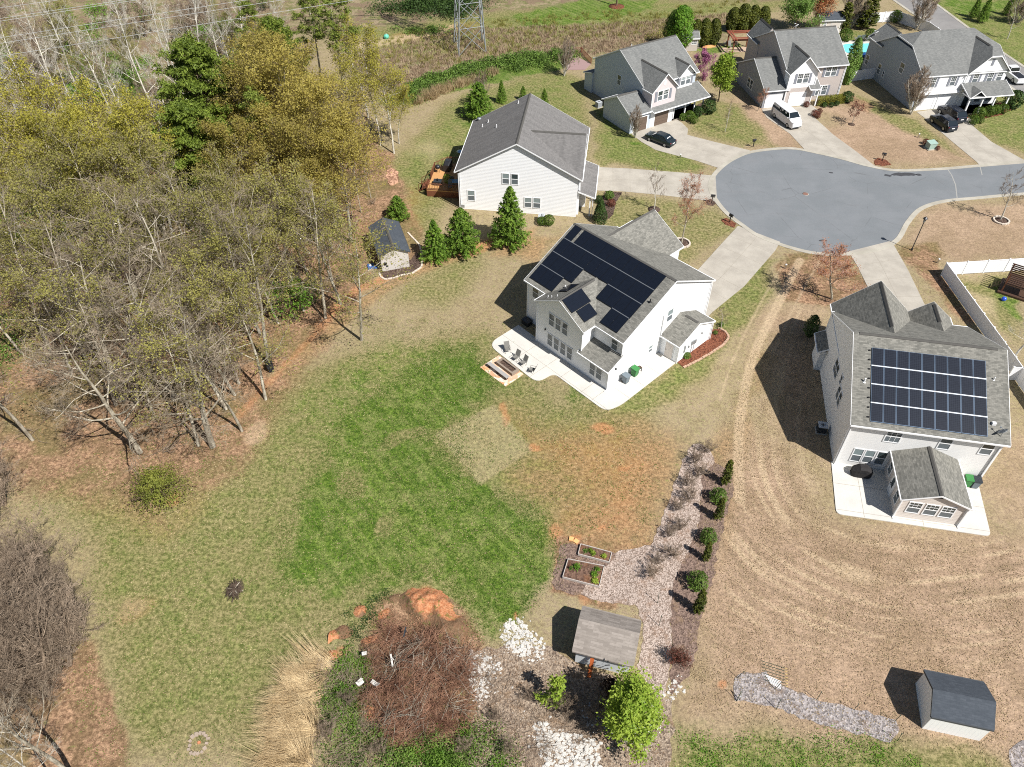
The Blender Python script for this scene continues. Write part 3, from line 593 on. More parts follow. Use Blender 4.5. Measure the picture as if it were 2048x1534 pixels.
    def garage(s, face, c, u, w=2.6, h=2.15, mat=None):
        f = MB(); s.pbox(f, face, c, u-w/2, u+w/2, 0, h, .01, .03); d = f.build('garage_door', mat or M_GDOORW, s.t)
        f = MB()
        for a in ((u-w/2-.12, u-w/2, 0, h+.12), (u+w/2, u+w/2+.12, 0, h+.12), (u-w/2, u+w/2, h, h+.12)): s.pbox(f, face, c, a[0], a[1], a[2], a[3], -.02, .06)
        f.build('door_trim', M_TRIM, d); return d
    def vent(s, x, y, z, h=.35, r=.06, mat=None):
        m = MB(); m.tube((x, y, z), (x, y, z+h), r, n=8); m.lathe([(r*2.6, 0), (r*1.6, .05)], 10, (x, y, z)); m.build('vent_pipe', mat or M_TRIM, s.t)
    def spout(s, x, y, z1, z0=.1, d=(0, 0)):
        m = MB(); m.box(x-.045, x+.045, y-.045, y+.045, z0, z1); m.rbox((x+d[0]*.3, y+d[1]*.3, z0+.02), (.1+abs(d[0])*.5, .1+abs(d[1])*.5, .09)); m.build('downspout', M_TRIM, s.t)
    def finish(s, extra_walls=None):
        w = s.W.build('wall', s.wm, s.t); r = s.Rf.build('roof', [s.roof, M_RCAP], s.t); tr = s.T.build('roof_trim', M_TRIM, s.t); s.roofo = r; s.tro = tr; return s
def panels(H, x0, x1, y0, y1, zf, nx, ny, axis, mat, fr, skip=(), gap=.01, th=.05, lift=.25):
    """grid of panels on a roof plane: u along eave, v up the slope; zf(v)->roof height"""
    for j in range(ny):
        for i in range(nx):
            if (i, j) in skip: continue
            ua, ub = x0+(x1-x0)*i/nx+gap/2, x0+(x1-x0)*(i+1)/nx-gap/2; va, vb = y0+(y1-y0)*j/ny+gap/2, y0+(y1-y0)*(j+1)/ny-gap/2
            pt = (lambda u, v, e=0: (v, u, zf(v)+lift+e)) if axis == 'x' else (lambda u, v, e=0: (u, v, zf(v)+lift+e))
            m = MB(); m.slab([pt(ua, va), pt(ub, va), pt(ub, vb), pt(ua, vb)], th)
            k = .022; m.slab([pt(ua+k, va+k, .004), pt(ub-k, va+k, .004), pt(ub-k, vb-k, .004), pt(ua+k, vb-k, .004)], .006, 1)
            m.build('solar_panel', [fr, mat], H.t)
# ------------------------------------------------------------------ A: the front house with the black panels
A = House('white and grey house with rows of black solar panels and a curved patio', 'house', g2(1211, 781), 43, M_WHITE, M_ROOF1)
A.wm = [M_WHITE, M_GREYS]
RA = lambda u: 5.6+(u-1.9)*(9.15-5.6)/(8.95-1.9)
A.gable(1.9, 16.0, .0, 13.4, 5.6, 9.15, 'y', oh=.35)
A.gable(.12, 7, 3.75, 10.1, 5.6, 7.45, 'x', oh=.3, rk=(.22, 0), cap=(-.1, 5.0))
A.shed(.121, 1.95, .003, 3.8, '-x', 2.75, 3.6, oh=.3, side=.2)
A.gable(8.4, 13.9, -2.35, .1, 2.55, 3.85, 'y', oh=.3, rk=(.2, 0), cap=(-2.3, -.7))
A.gable(8, 18.6, 6.2, 13.05, 5.6, 8.1, 'x', oh=.3, peak=10.6, rk=(0, .25))
A.finish()
for c, u in (((.12, 5.2), 0), ((.12, 6.15), 0), ((.12, 7.1), 0)): A.window('-x', .12, c[1]+.9, 3.55, .72, 1.5)
for u in (5.0, 5.95, 6.9, 7.85): A.window('-x', .12, u+.25, .75, .72, 1.55)
for u in (1.35, 2.25): A.window('-x', .121, u-.2, .75, .72, 1.45)
A.window('-x', 1.9, 1.0, 3.75, .75, 1.5); A.window('-x', 1.9, 12.2, 3.75, .85, 1.45); A.door('-x', 1.9, 10.95, .9, 2.1)
A.window('-y', 0, 9.2, 3.9, .85, 1.5, blind=True); A.window('-y', 0, 6.7, 1.1, .6, .9, blind=True)
A.door('-x', 8.4, -1.2, .95, 2.0, M_CREAM, glass=False)
for c in ((.10, 3.73, 5.5), (.10, 10.12, 5.5), (1.88, 13.38, 5.5), (.10, 0, 2.7), (15.98, 0, 5.5), (8.38, -2.37, 2.5), (13.9, -2.37, 2.5), (1.9, 0, 5.5)): pass
for x, y, z1, z0 in ((.10, 3.73, 5.4, 2.9), (.10, 10.12, 5.4, 0), (1.88, 13.39, 5.4, 0), (.1, -.01, 2.7, 0), (15.99, -.01, 5.4, 0), (8.39, -2.36, 2.5, 0), (13.9, -2.36, 2.5, 0), (1.88, -.01, 5.4, 3.5)): m = MB(); m.box(x-.06, x+.06, y-.06, y+.06, z0, z1); m.build('corner_board', M_TRIM, A.t)

A.spout(1.75, -.1, 5.4, 3.75); A.spout(.02, -.1, 2.6, .1, (-.5, 0)); A.spout(16.1, -.12, 5.3, .1); A.spout(8.1, -.1, 5.3, 2.7); A.spout(14.1, -2.4, 2.4, .1)
# panels: rows run along y; v = height up the slope (local x)
pz = RA
def prow(v0, v1, segs):
    for (a, b, n) in segs: panels(A, a, b, v0, v1, pz, n, 1, 'x', M_PVB, M_PVF)
r_ = [1.98+1.7*k for k in range(5)]
prow(r_[3], r_[4], [(.92, 11.95, 10), (12.32, 13.3, 1)]); prow(r_[2], r_[3], [(.92, 13.3, 11)]); prow(r_[1], r_[2], [(.95, 5.43, 4), (8.78, 13.28, 4)]); prow(r_[0], r_[1], [(1.0, 3.24, 2), (9.92, 13.28, 3)])
m = MB()
for k, (a, b) in ((1, (1.0, 3.24)), (1, (9.92, 13.28)), (2, (.95, 5.43)), (2, (8.78, 13.28)), (3, (.92, 13.3))): x = r_[k]; m.slab([(x-.035, a, pz(x-.035)+.262), (x+.035, a, pz(x+.035)+.262), (x+.035, b, pz(x+.035)+.262), (x-.035, b, pz(x-.035)+.262)], .01)
m.build('panel_rail', m_plain('dull_rail', (.16, .17, .18), .5, .5, .3), A.t)
# the three panels on the rear cross gable
s2 = (7.45-5.6)/(10.1-6.925)
RB = lambda y: 7.45-abs(y-6.925)*s2
for (xa, xb, ya, yb) in ((.15, 2.9, 5.35, 6.75), (.7, 2.6, 4.1, 5.3), (1.9, 3.6, 7.7, 8.9)):
    m = MB(); P_ = [(xa, ya, RB(ya)+.27), (xb, ya, RB(ya)+.27), (xb, yb, RB(yb)+.27), (xa, yb, RB(yb)+.27)]; m.slab(P_, .05); c = Vector(((xa+xb)/2, (ya+yb)/2, 0))
    m.slab([(xa+.03, ya+.03, RB(ya+.03)+.275), (xb-.03, ya+.03, RB(ya+.03)+.275), (xb-.03, yb-.03, RB(yb-.03)+.275), (xa+.03, yb-.03, RB(yb-.03)+.275)], .008, 1); m.build('solar_panel', [M_PVF, M_PVB], A.t)
for x, y in ((.7, 9.2), (.7, 8.7), (.9, 8.1)): A.vent(x, y, RB(y)+.1, .22, .04)
A.vent(3.0, 9.0, RA(3.0)+.1, .4); A.vent(8.3, 12.14, RA(7.9)+.1, .3, .07, M_GALV); A.vent(6.0, .45, RA(6.2)+.1, .35, .06, M_BLACK)
m = MB()
for u, z, w, h in ((9.4, 1.0, .12, .9), (10.7, 1.3, .3, .5), (11.2, 1.2, .25, .5), (10.1, 1.2, .1, .3), (12.2, 1.9, .12, .2)): A.pbox(m, '-y', -2.35, u-w/2, u+w/2, z, z+h, 0, .14)
m.tube((10.7, -2.42, .1), (10.7, -2.42, 1.3), .03); m.tube((11.1, -2.42, .1), (11.1, -2.42, 1.3), .03); m.build('utility_meter', M_GALV, A.t)
m = MB(); A.pbox(m, '-x', .12, 8.75, 8.87, 2.45, 2.65, 0, .15); A.pbox(m, '-y', .0, 1.1, 1.22, 2.2, 2.4, 0, .15); m.build('wall_lamp', M_BLACK, A.t)
# ------------------------------------------------------------------ B: the right-hand solar house
B = House('large white house with one block of grey-blue solar panels and a rear sunroom', 'house', (29.52, 44.9), -10.6, M_WHITE, M_ROOF1)
RBz = lambda y: 5.6+(y)*(9.4-5.6)/7.6
B.wm = [M_WHITE2, M_CREAM]
B.gable(.1, 12.6, 0, 15.1, 5.6, 9.4, 'x', oh=.3, rk=(.12, .4), cap=(.5, 12.2))
B.gable(.42, 7.5, 9, 16.6, 5.55, 8.75, 'y', oh=.3, rk=(0, .3), cap=(9.9, 16.7))
B.gable(7.55, 11.4, 11, 15.8, 5.55, 7.1, 'y', oh=.2, rk=(0, .9), cap=(13.6, 16.3))
B.gable(4.55, 9.75, -5.2, .1, 2.65, 3.75, 'y', oh=.22, rk=(.25, 0), mi=1)
B.W.box(-.5, .2, 12.6, 15.0, -.1, 2.6); B.shed(-.6, .1, 12.5, 15.1, '-x', 2.7, 3.1, wall=False)
B.finish()
panels(B, 1.55, 11.15, .12, 6.35, RBz, 9, 4, 'y', M_PVG, M_PVS, gap=.045)
m = MB()
for k in range(3): y = .12+6.23*(k+1)/4; m.slab([(1.55, y-.045, RBz(y-.045)+.275), (11.15, y-.045, RBz(y-.045)+.275), (11.15, y+.045, RBz(y+.045)+.275), (1.55, y+.045, RBz(y+.045)+.275)], .012)
m.build('panel_rail', m_plain('silver_rail', (.42, .45, .48), .5, .5, .2, .4, 9.), B.t)
m = MB()
for k in range(8): y = .5+k*.8; m.rbox((1.38, y, RBz(y)+.2), (.16, .09, .12))
m.build('panel_clip', M_BLACK, B.t)
for u in (3.9, 8.2, 11.6): B.window('-y', 0, u, 3.85, .95 if u > 4 else 1.25, 1.4, mun=2 if u < 4 else False)
for u in (1.75, 2.75, 3.8): B.window('-y', 0, u, .75, .8, 1.65, blind=u < 3)
B.window('-x', .1, 7.9, 3.5, .8, 1.5, trim=False); B.window('-x', .1, 8.75, 3.5, .8, 1.5); B.window('-x', .1, 4.6, 3.1, .75, 1.5); B.window('-x', .1, 5.5, 3.1, .75, 1.5); B.window('-x', .1, 6.1, 4.4, .6, 1.0)
for u in (5.75, 7.1, 8.4): B.window('-y', -5.2, u, .95, 1.0, 1.35, mun=True)
for u in (-4.2, -1.0): B.window('-x', 4.55, u, .9, .8, 1.4)
B.door('-x', 4.55, -2.6, .9, 2.05)
m = MB(); m.ext([(6.75, 3.28), (7.15, 3.52), (7.55, 3.28)], 'y', -5.24, -5.19); m.build('gable_vent', M_DARK, B.t)
for x, y, z1, z0 in ((.09, -.01, 5.4, 0), (12.6, -.01, 5.4, 0), (4.54, -5.21, 2.6, 0), (9.76, -5.21, 2.6, 0)): m = MB(); m.box(x-.06, x+.06, y-.06, y+.06, z0, z1); m.build('corner_board', M_TRIM, B.t)
B.spout(.2, -.1, 5.3); B.spout(12.5, -.1, 5.3); B.spout(4.5, -5.3, 2.5, .1, (0, -.4)); B.spout(9.8, -5.3, 2.5, .1, (0, -.4))
B.vent(1.0, 3.4, RBz(3.4)+.1, .45, .07); B.vent(11.8, 4.9, RBz(4.9)+.1, .35, .05)
m = MB(); m.box(11.5, 11.8, 1.1, 1.35, RBz(1.2)+.14, RBz(1.2)+.4); m.build('junction_box', M_TRIM, B.t)
def dish(H, x, y, z, r=.4, az=0, tilt=.7, mat=None):
    m = MB(); m.lathe([(.02, .0), (r*.5, .03), (r*.85, .09), (r, .14), (r*.97, .15), (r*.5, .06), (.03, .03)], 16)
    M_ = Matrix.Translation((x, y, z+.55)) @ Matrix.Rotation(az, 4, 'Z') @ Matrix.Rotation(tilt, 4, 'Y')
    m.v = [tuple(M_ @ Vector(v)) for v in m.v]; m.tube((x, y, z), (x, y, z+.55), .03); a = M_ @ Vector((0, 0, .5)); m.tube(M_ @ Vector((-r*.9, 0, .1)), a, .02); m.rbox(a, (.12, .1, .1))
    m.build('satellite_dish', mat or M_GALV, H.t)
dish(B, 12.2, .35, RBz(.3)+.1, .42, 2.4, .8)
# ------------------------------------------------------------------ C: white gabled house, upper left of the street
C = House('white house with one broad gable end, grey roof and a wooden deck on its left', 'house', (-6.75, 88.2), -7.7, M_WHITE, M_ROOF2)
C.gable(0, 15.2, .0, 13.7, 5.65, 9.75, 'y', oh=.55, rk=(.3, .3), peak=7.4)
C.gable(8, 15.45, .6, 9.0, 5.6, 9.1, 'x', oh=.3, rk=(0, .3), peak=4.7, cap=(8.6, 15.6))
C.shed(15.3, 17.3, .4, 8.4, '+x', 2.8, 3.5, wall=False, oh=.2)
C.W.box(15.3, 16.9, 7.9, 8.3, -.1, 3.0); C.W.ext([(16.2, -.1), (16.2, 3.0), (15.3, 3.35), (15.3, -.1)], 'y', 2.6, 7.9)
C.finish()
for u in (6.0, 7.15): C.window('-y', 0, u, 4.15, .85, 1.45, blind=u < 7)
C.window('-y', 0, 1.45, 1.35, .9, 1.45, blind=True); C.window('-y', 0, 8.9, .95, .9, 1.4, blind=True); C.window('-y', 0, 10.05, .95, .9, 1.45, blind=True); C.window('-x', 0, 3, 1.2, .9, 1.4); C.window('-x', 0, 10, 3.8, .9, 1.4); C.door('-x', 0, 6.0, 1.6, 2.1)
for x, y in ((16.9, .5), (17.1, 4.4), (17.1, 8.2)): m = MB(); m.box(x-.08, x+.08, y-.08, y+.08, 0, 2.8); m.build('porch_post', M_TRIM, C.t)
C.spout(-.1, -.12, 5.2); C.spout(15.5, .4, 5.2, 3.4); C.spout(17.25, .35, 2.7)
rc = lambda x: 5.65+x*(9.75-5.65)/7.4
for x, y in ((1.4, 10.2), (2.1, 10.8), (3.7, 7.8), (6.0, 12.4)): C.vent(x, y, rc(x)+.1, .4, .06)
m = MB(); m.lathe([(.0, 0), (.3, 0), (.3, .12), (.05, .16)], 12, (.4, 13.4, rc(.4)+.2)); m.build('roof_turbine', M_GALV, C.t)
m = MB(); m.box(-.02, .5, -.03, .0, .2, .6); m.build('foundation_vent', M_GALV, C.t)
# ------------------------------------------------------------------ D: pale blue-grey house with brown garage doors
D = House('pale blue-grey house with two front gables, porch and brown garage doors', 'house', (18.07, 109.1), 31.6, M_BLUEG, M_ROOF3)
D.wm = [M_BLUEG, M_PINK, M_WHITE]
D.gable(3.55, 14.1, 2.6, 14.8, 5.6, 8.9, 'x', oh=.35, rk=(.15, .3))
D.gable(3.56, 8.2, .35, 8, 5.55, 7.75, 'y', oh=.3, rk=(.35, 0), mi=1, cap=(.1, 6.2), cut=(1, 2.3, 3.7))
D.gable(10.35, 13.3, 2.3, 8, 5.75, 7.15, 'y', oh=.25, rk=(.4, 0), mi=2, cap=(2.0, 5.2))
D.gable(-.3, 3.6, .1, 6.8, 2.85, 4.55, 'x', oh=.3, rk=(.3, 0), cap=(-.4, 3.0))
D.shed(3.6, 14.6, .25, 2.7, '-y', 2.9, 3.75, wall=False, oh=.9, side=.1)
D.W.box(3.61, 8.0, .1, 2.7, -.1, 2.9, 2); D.shed(3.2, 8.5, 14.8, 16.8, '+y', 2.7, 3.3, oh=.2)
D.finish()
D.garage('-y', .1, 1.65, 2.5, 2.15, M_GDOORB); D.garage('-y', .1, 5.75, 2.7, 2.2, M_GDOORB)
for u in (5.15, 6.25): D.window('-y', .35, u, 3.85, .85, 1.45, shut=False, mun=u > 6)
for u in (4.35, 7.15): q = MB(); D.pbox(q, '-y', .35, u-.2, u+.2, 3.8, 5.35, 0, .05); q.build('shutter', M_SHUT, D.t)
for u in (11.25, 12.3): D.window('-y', 2.3, u, 4.1, .85, 1.5, mun=True, blind=True)
for u in (10.5, 13.05): q = MB(); D.pbox(q, '-y', 2.3, u-.18, u+.18, 4.05, 5.65, 0, .05); q.build('shutter', M_SHUT, D.t)
q = MB(); D.pbox(q, '-y', .35, 5.6, 5.95, 6.15, 6.75, 0, .05); q.build('gable_vent', M_TRIM, D.t)
D.window('-x', 3.55, 8.3, 3.7, .8, 1.5); D.door('-y', 2.6, 8.7, .95, 2.1, M_DARK); D.window('-y', 2.6, 10.6, .7, 1.0, 1.5); D.window('-y', 2.6, 12.2, .7, 1.0, 1.5)
for x in (8.3, 10.6, 12.5, 14.3): m = MB(); m.box(x-.09, x+.09, .25-.09, .25+.09, 0, 2.9); m.build('porch_post', M_TRIM, D.t); m = MB(); m.box(8.05, 14.5, -.1, 2.6, -.05, .22); m.build('porch_floor', M_STONE, D.t)
D.spout(3.5, .2, 5.3, 2.9)
D.vent(8, 11.5, 7.6, .4)
# ------------------------------------------------------------------ E: tan house with a dormer and white garage doors
E_H = House('tan and cream house with side wing, white garage doors and grey shutters', 'house', (39.87, 117.5), 10.5, M_TAN, M_ROOF3)
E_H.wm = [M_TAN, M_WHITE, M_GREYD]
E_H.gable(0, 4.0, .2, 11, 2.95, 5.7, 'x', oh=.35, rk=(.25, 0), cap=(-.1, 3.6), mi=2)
E_H.gable(3.5, 13.6, 1.6, 14.2, 5.6, 8.95, 'x', oh=.35, rk=(.15, .3))
E_H.gable(3.51, 8.0, .0, 8, 5.55, 7.8, 'y', oh=.3, rk=(.45, 0), mi=1, cap=(-.2, 4.4), cut=(1, 1.3, 3.65))
E_H.gable(3.45, 7.0, 12, 16.2, 5.55, 7.7, 'y', oh=.25, rk=(0, .3))
E_H.W.box(3.46, 8.01, -.01, 1.7, -.1, 3.0, 0)
E_H.shed(7.2, 8.8, -.7, 1.6, '-y', 2.9, 3.9, wall=False, oh=.15, side=.1)
E_H.finish()
E_H.garage('-y', .2, 1.75, 2.6, 2.15); E_H.garage('-y', -.01, 5.6, 2.6, 2.15)
def pair(H, f, c, u, z, shut=True, mun=True, blind=False, h=1.5, w=.85):
    for d in (-.5, .5): H.window(f, c, u+d, z, w, h, mun=mun, blind=blind)
    if shut:
        for d in (-1.2, 1.2): q = MB(); H.pbox(q, f, c, u+d-.19, u+d+.19, z-.04, z+h+.04, 0, .05); q.build('shutter', M_SHUT, H.t)
pair(E_H, '-y', 0, 5.75, 3.75); pair(E_H, '-y', 1.6, 11.3, 3.75); pair(E_H, '-y', 1.6, 10.5, .75)
pair(E_H, '-x', 0, 5.6, 1.0, False, False); E_H.door('-y', 1.6, 8.4, .95, 2.1, M_CREAM)
m = MB(); m.box(8.65, 8.8, -.65, -.5, 0, 2.9); m.build('porch_post', M_TRIM, E_H.t)
dish(E_H, 7.2, 8.3, 8.7, .5, 2.2, .7, M_TRIM); E_H.spout(3.4, -.1, 5.3, 2.9); E_H.spout(13.7, 1.5, 5.3)
for x, y, z1, z0 in ((3.44, -.02, 5.4, 0), (8.02, -.02, 5.4, 0), (13.6, 1.59, 5.4, 0)): m = MB(); m.box(x-.07, x+.07, y-.07, y+.07, z0, z1); m.build('corner_board', M_TRIM, E_H.t)
# ------------------------------------------------------------------ F: corner house, upper right
F = House('big corner house with clipped gables, white front and a porch with a small gable', 'house', (63.3, 117.03), 9.6, M_GREYD, M_ROOF3)
F.wm = [m_siding('slate_siding', (.36, .40, .44)), M_WHITE, M_WHITE]
F.gable(.1, 14.3, -.0, 13.6, 5.6, 9.45, 'x', oh=.4, rk=(.25, .2), clip=(2.2, 3.2), cap=False)
F.gable(7.6, 14.3, -.3, 8, 5.6, 8.7, 'y', oh=.35, rk=(.35, 0), mi=1, clip=(1.4, 0), cap=(1.6, 6.0))
F.gable(.12, 4.8, 12, 16.2, 5.5, 7.3, 'y', oh=.3, rk=(0, .3))
F.W.box(.5, 7.7, -.25, .2, -.1, 5.5, 1)
F.shed(7.3, 14.4, -2.9, -.3, '-y', 2.9, 3.9, wall=False, oh=.3, side=.25)
F.gable(7.4, 9.8, -3.1, -1.2, 2.85, 3.75, 'y', oh=.15, rk=(.15, 0), wall=False, cap=False)
F.finish()
F.garage('-y', -.25, 2.1, 2.5, 2.15); F.garage('-y', -.25, 5.3, 2.5, 2.15)
m = MB(); m.slab([(.3, -.75, 2.75), (7.0, -.75, 2.75), (7.0, -.25, 3.0), (.3, -.25, 3.0)], .08); m.build('garage_canopy', M_WHITE2, F.t)
for u in (2.0, 5.4):
    F.window('-y', -.25, u, 3.7, .85, 1.4, shut=True, mun=True)
for u in (9.1, 11.6, 13.2): F.window('-y', -.3, u, 3.9, .9, 1.4, shut=u < 12, mun=True)
q = MB(); F.pbox(q, '-y', -.3, 10.8, 11.2, 6.5, 7.5, 0, .05); q.build('gable_vent', M_SHUT, F.t)
for x in (7.5, 9.8, 11.9, 14.2): m = MB(); m.box(x-.1, x+.1, -3.0, -2.8, 0, 2.95); m.build('porch_post', M_TRIM, F.t); m = MB(); m.box(7.4, 14.4, -3.0, -.3, -.05, .2); m.build('porch_floor', M_STONE, F.t)
F.door('-y', -.3, 9.0, .95, 2.1, M_DARK); F.window('-y', -.3, 11.0, .7, 1.0, 1.5); F.window('-y', -.3, 13.0, .7, 1.0, 1.5)
F.window('-x', .1, 5.6, 3.7, 1.1, 1.5); F.window('-x', .1, 11.2, 1.2, .85, 1.6); F.window('-x', .1, 9.7, 1.3, .45, .9); F.window('-x', .1, 15.2, 1.2, .85, 1.5)
dish(F, .4, 15.6, 5.6, .5, 2.2, .7, M_TRIM); F.spout(7.45, -.5, 5.2, .1)
# ------------------------------------------------------------------ garden sheds
def shed_simple(label, o, yaw, w, d, ze, zr, ridge, wallm, roofm, oh=.2, rk=.2, peak=None):
    H = House(label, 'shed', o, yaw, wallm, roofm, 'garden_shed'); H.gable(0, w, 0, d, ze, zr, ridge, oh=oh, rk=(rk, rk), peak=peak, th=.09, cap=peak is None); return H
M_PALEW = m_siding('bright_metal_siding', (.90, .90, .88), .3, True, .85); M_T111 = m_siding('beige_panel_siding', (.56, .52, .47), .2, True, .8); M_WEATH = m_siding('weathered_boards', (.50, .45, .40), .25, True, .75)
DK_TRIM = m_plain('dark_roof_edge', (.06, .065, .07), .8)
K = shed_simple('beige shed with a dark slate roof at the edge of the wood', (-15.47, 74.26), 17.7, 3.3, 6.3, 2.35, 3.15, 'y', M_T111, M_ROOFD); K.finish(); K.tro.data.materials[0] = DK_TRIM
m = MB(); m.lathe([(.02, 0), (.22, .02), (.22, .05), (.02, .06)], 12); m.v = [(v[0]+.45, -.05-v[2], v[1]+1.15) for v in m.v]; m.build('wall_ornament', M_BLACK, K.t); m = MB(); m.rbox((.65, -.05, .75), (.25, .05, .2)); m.build('wall_ornament', M_DARK, K.t); m = MB(); m.rbox((3.35, .5, .9), (.1, .3, .3)); m.build('wall_lamp', M_BLACK, K.t)
S1 = shed_simple('white shed with a weathered brown shingle roof beside the wood-chip path', (4.69, 25.86), -15.4, 3.95, 3.1, 2.25, 2.95, 'x', m_siding('pale_shed_siding', (.66, .69, .70), .2, True, .9), M_ROOFB, .28, .25, 1.9); S1.finish(); S1.tro.data.materials[0] = M_ROOFB
m = MB(); m.rbox((1.25, -.5, .95), (.28, .09, 2.0), M=Matrix.Rotation(R(-24), 4, 'X')); m.build('leaning_plank', m_plain('rusty_plank', lin(176, 92, 48), .8), S1.t)
S2 = shed_simple('white shed with a dark grey roof at the lower right', (28.75, 21.0), -13, 3.75, 3.3, 2.0, 2.95, 'x', M_PALEW, M_ROOFD, .02, .12, 1.5); S2.T.v = [v for v in S2.T.v]; S2.finish(); S2.tro.data.materials[0] = DK_TRIM
S3 = shed_simple('weathered plank playhouse shed with grey roof behind the blue-grey house', (30.6, 140.6), 6, 2.9, 2.6, 2.3, 3.1, 'x', M_WEATH, M_ROOF3); S3.finish(); S3.window('-y', 0, 2.2, 1.2, .9, .7, mun=2)
S4 = shed_simple('beige shed with dark slate roof behind the tan house', (57.8, 149.2), 4, 4.3, 3.2, 2.4, 3.3, 'x', M_CREAM, M_ROOFD); S4.finish(); S4.window('-y', 0, .9, 1.2, .5, .7, mun=2); S4.door('-y', 0, 3.0, 1.6, 1.9, M_CREAM, glass=False)
# ------------------------------------------------------------------ plants
def m_leaf(name, a, b, sss=.35, var=.25):
    t = NT(name); oi = t.new('ShaderNodeObjectInfo'); tc = t.new('ShaderNodeTexCoord').outputs['Object']
    n = t.noise(tc, 1.1, 3, .6); n2 = t.noise(tc, 7, 2)
    f = t.ramp(t.math('ADD', t.math('MULTIPLY', n, .7), t.math('MULTIPLY', n2, .3)), .32, .68)
    c = t.mix(f, a, b)
    v = t.math('ADD', 1-var/2, t.math('MULTIPLY', oi.outputs['Random'], var)); cc = t.new('ShaderNodeCombineColor'); [t.ln(v, cc.inputs[i]) for i in range(3)]
    c = t.mix(1.0, c, cc.outputs[0], 'MULTIPLY')
    t.done(c, .6, .25)
    tr = t.new('ShaderNodeBsdfTranslucent'); t.ln(c, tr.inputs[0]); ms = t.new('ShaderNodeMixShader'); ms.inputs[0].default_value = sss
    out = t.n['Material Output']; t.ln(t.p.outputs[0], ms.inputs[1]); t.ln(tr.outputs[0], ms.inputs[2]); t.ln(ms.outputs[0], out.inputs[0]); return t.m
def m_bark(name, a, b, scale=3.):
    t = NT(name); oi = t.new('ShaderNodeObjectInfo'); tc = t.new('ShaderNodeTexCoord').outputs['Object']
    n = t.noise(vmap(t, tc, 1, 1, .35), scale, 4, .65); c = t.mix(t.ramp(n, .35, .65), a, b)
    v = t.math('ADD', .8, t.math('MULTIPLY', oi.outputs['Random'], .4)); cc = t.new('ShaderNodeCombineColor'); [t.ln(v, cc.inputs[i]) for i in range(3)]
    return t.done(t.mix(1.0, c, cc.outputs[0], 'MULTIPLY'), .9, .15)
BK_GREY = m_bark('grey_bark', lin(124, 116, 100), lin(190, 182, 164)); BK_PALE = m_bark('pale_bark', lin(160, 154, 140), lin(214, 208, 194)); BK_BROWN = m_bark('brown_bark', lin(96, 80, 66), lin(134, 116, 98)); BK_DARK = m_bark('dark_bark', lin(62, 52, 44), lin(96, 82, 70))
BK_TWIG = m_bark('brown_twigs', lin(120, 104, 88), lin(164, 146, 126)); BK_OAK = m_bark('weathered_bark', lin(126, 116, 100), lin(180, 172, 154)); BK_MIX = m_bark('grey_brown_twigs', lin(110, 98, 82), lin(160, 146, 126), 1.2); BK_RED = m_bark('reddish_dead_twigs', lin(122, 88, 70), lin(168, 128, 104), 1.2); BK_PINKT = m_bark('pinkish_twigs', lin(150, 112, 98), lin(184, 146, 128))
LF_YEL = m_leaf('yellow_green_buds', lin(156, 150, 56), lin(190, 182, 84), .45, .4); LF_GOLD = m_leaf('golden_buds', lin(154, 140, 64), lin(188, 174, 96), .5, .3); LF_OLIVE = m_leaf('olive_buds', lin(138, 134, 66), lin(172, 166, 96), .45, .4); LF_TANB = m_leaf('tan_buds', lin(140, 118, 84), lin(172, 148, 110))
LF_PINE = m_leaf('pine_needles', lin(78, 96, 30), lin(130, 146, 58), .25); LF_PINE2 = m_leaf('light_pine_needles', lin(84, 98, 34), lin(138, 150, 66), .2); LF_CYP = m_leaf('cypress_spray', lin(66, 98, 28), lin(136, 164, 62), .3); LF_ARB = m_leaf('arborvitae_spray', lin(56, 66, 20), lin(98, 102, 34), .15)
LF_LIME = m_leaf('lime_leaves', lin(112, 142, 40), lin(170, 186, 78), .4); LF_TIP = m_leaf('olive_leaves', lin(98, 108, 42), lin(150, 152, 70), .3); LF_SHRUB = m_leaf('shrub_leaves', lin(66, 90, 34), lin(116, 142, 62), .25); LF_BOX = m_leaf('boxwood_leaves', lin(60, 84, 26), lin(104, 126, 44), .2); LF_DARKG = m_leaf('dark_green_leaves', lin(36, 56, 24), lin(74, 98, 42), .15)
LF_PINK = m_leaf('pink_blossom', lin(150, 84, 118), lin(190, 124, 156), .3); LF_RED = m_leaf('red_brown_leaves', lin(92, 52, 42), lin(136, 86, 68), .2); LF_WHITE = m_leaf('white_blossom', lin(214, 216, 200), lin(236, 236, 224), .3); LF_RUST = m_leaf('rusty_leaves', lin(150, 96, 60), lin(186, 130, 88), .3); LF_GREEN = m_leaf('fresh_green_leaves', lin(78, 120, 32), lin(124, 160, 56), .35)
LF_STRAW = m_leaf('dry_straw', lin(170, 146, 108), lin(212, 190, 150), .2); LF_WILL = m_leaf('willow_green', lin(96, 130, 56), lin(142, 170, 86), .35); LF_BLACKL = m_leaf('dark_bronze_leaves', lin(52, 40, 30), lin(84, 62, 44), .1)
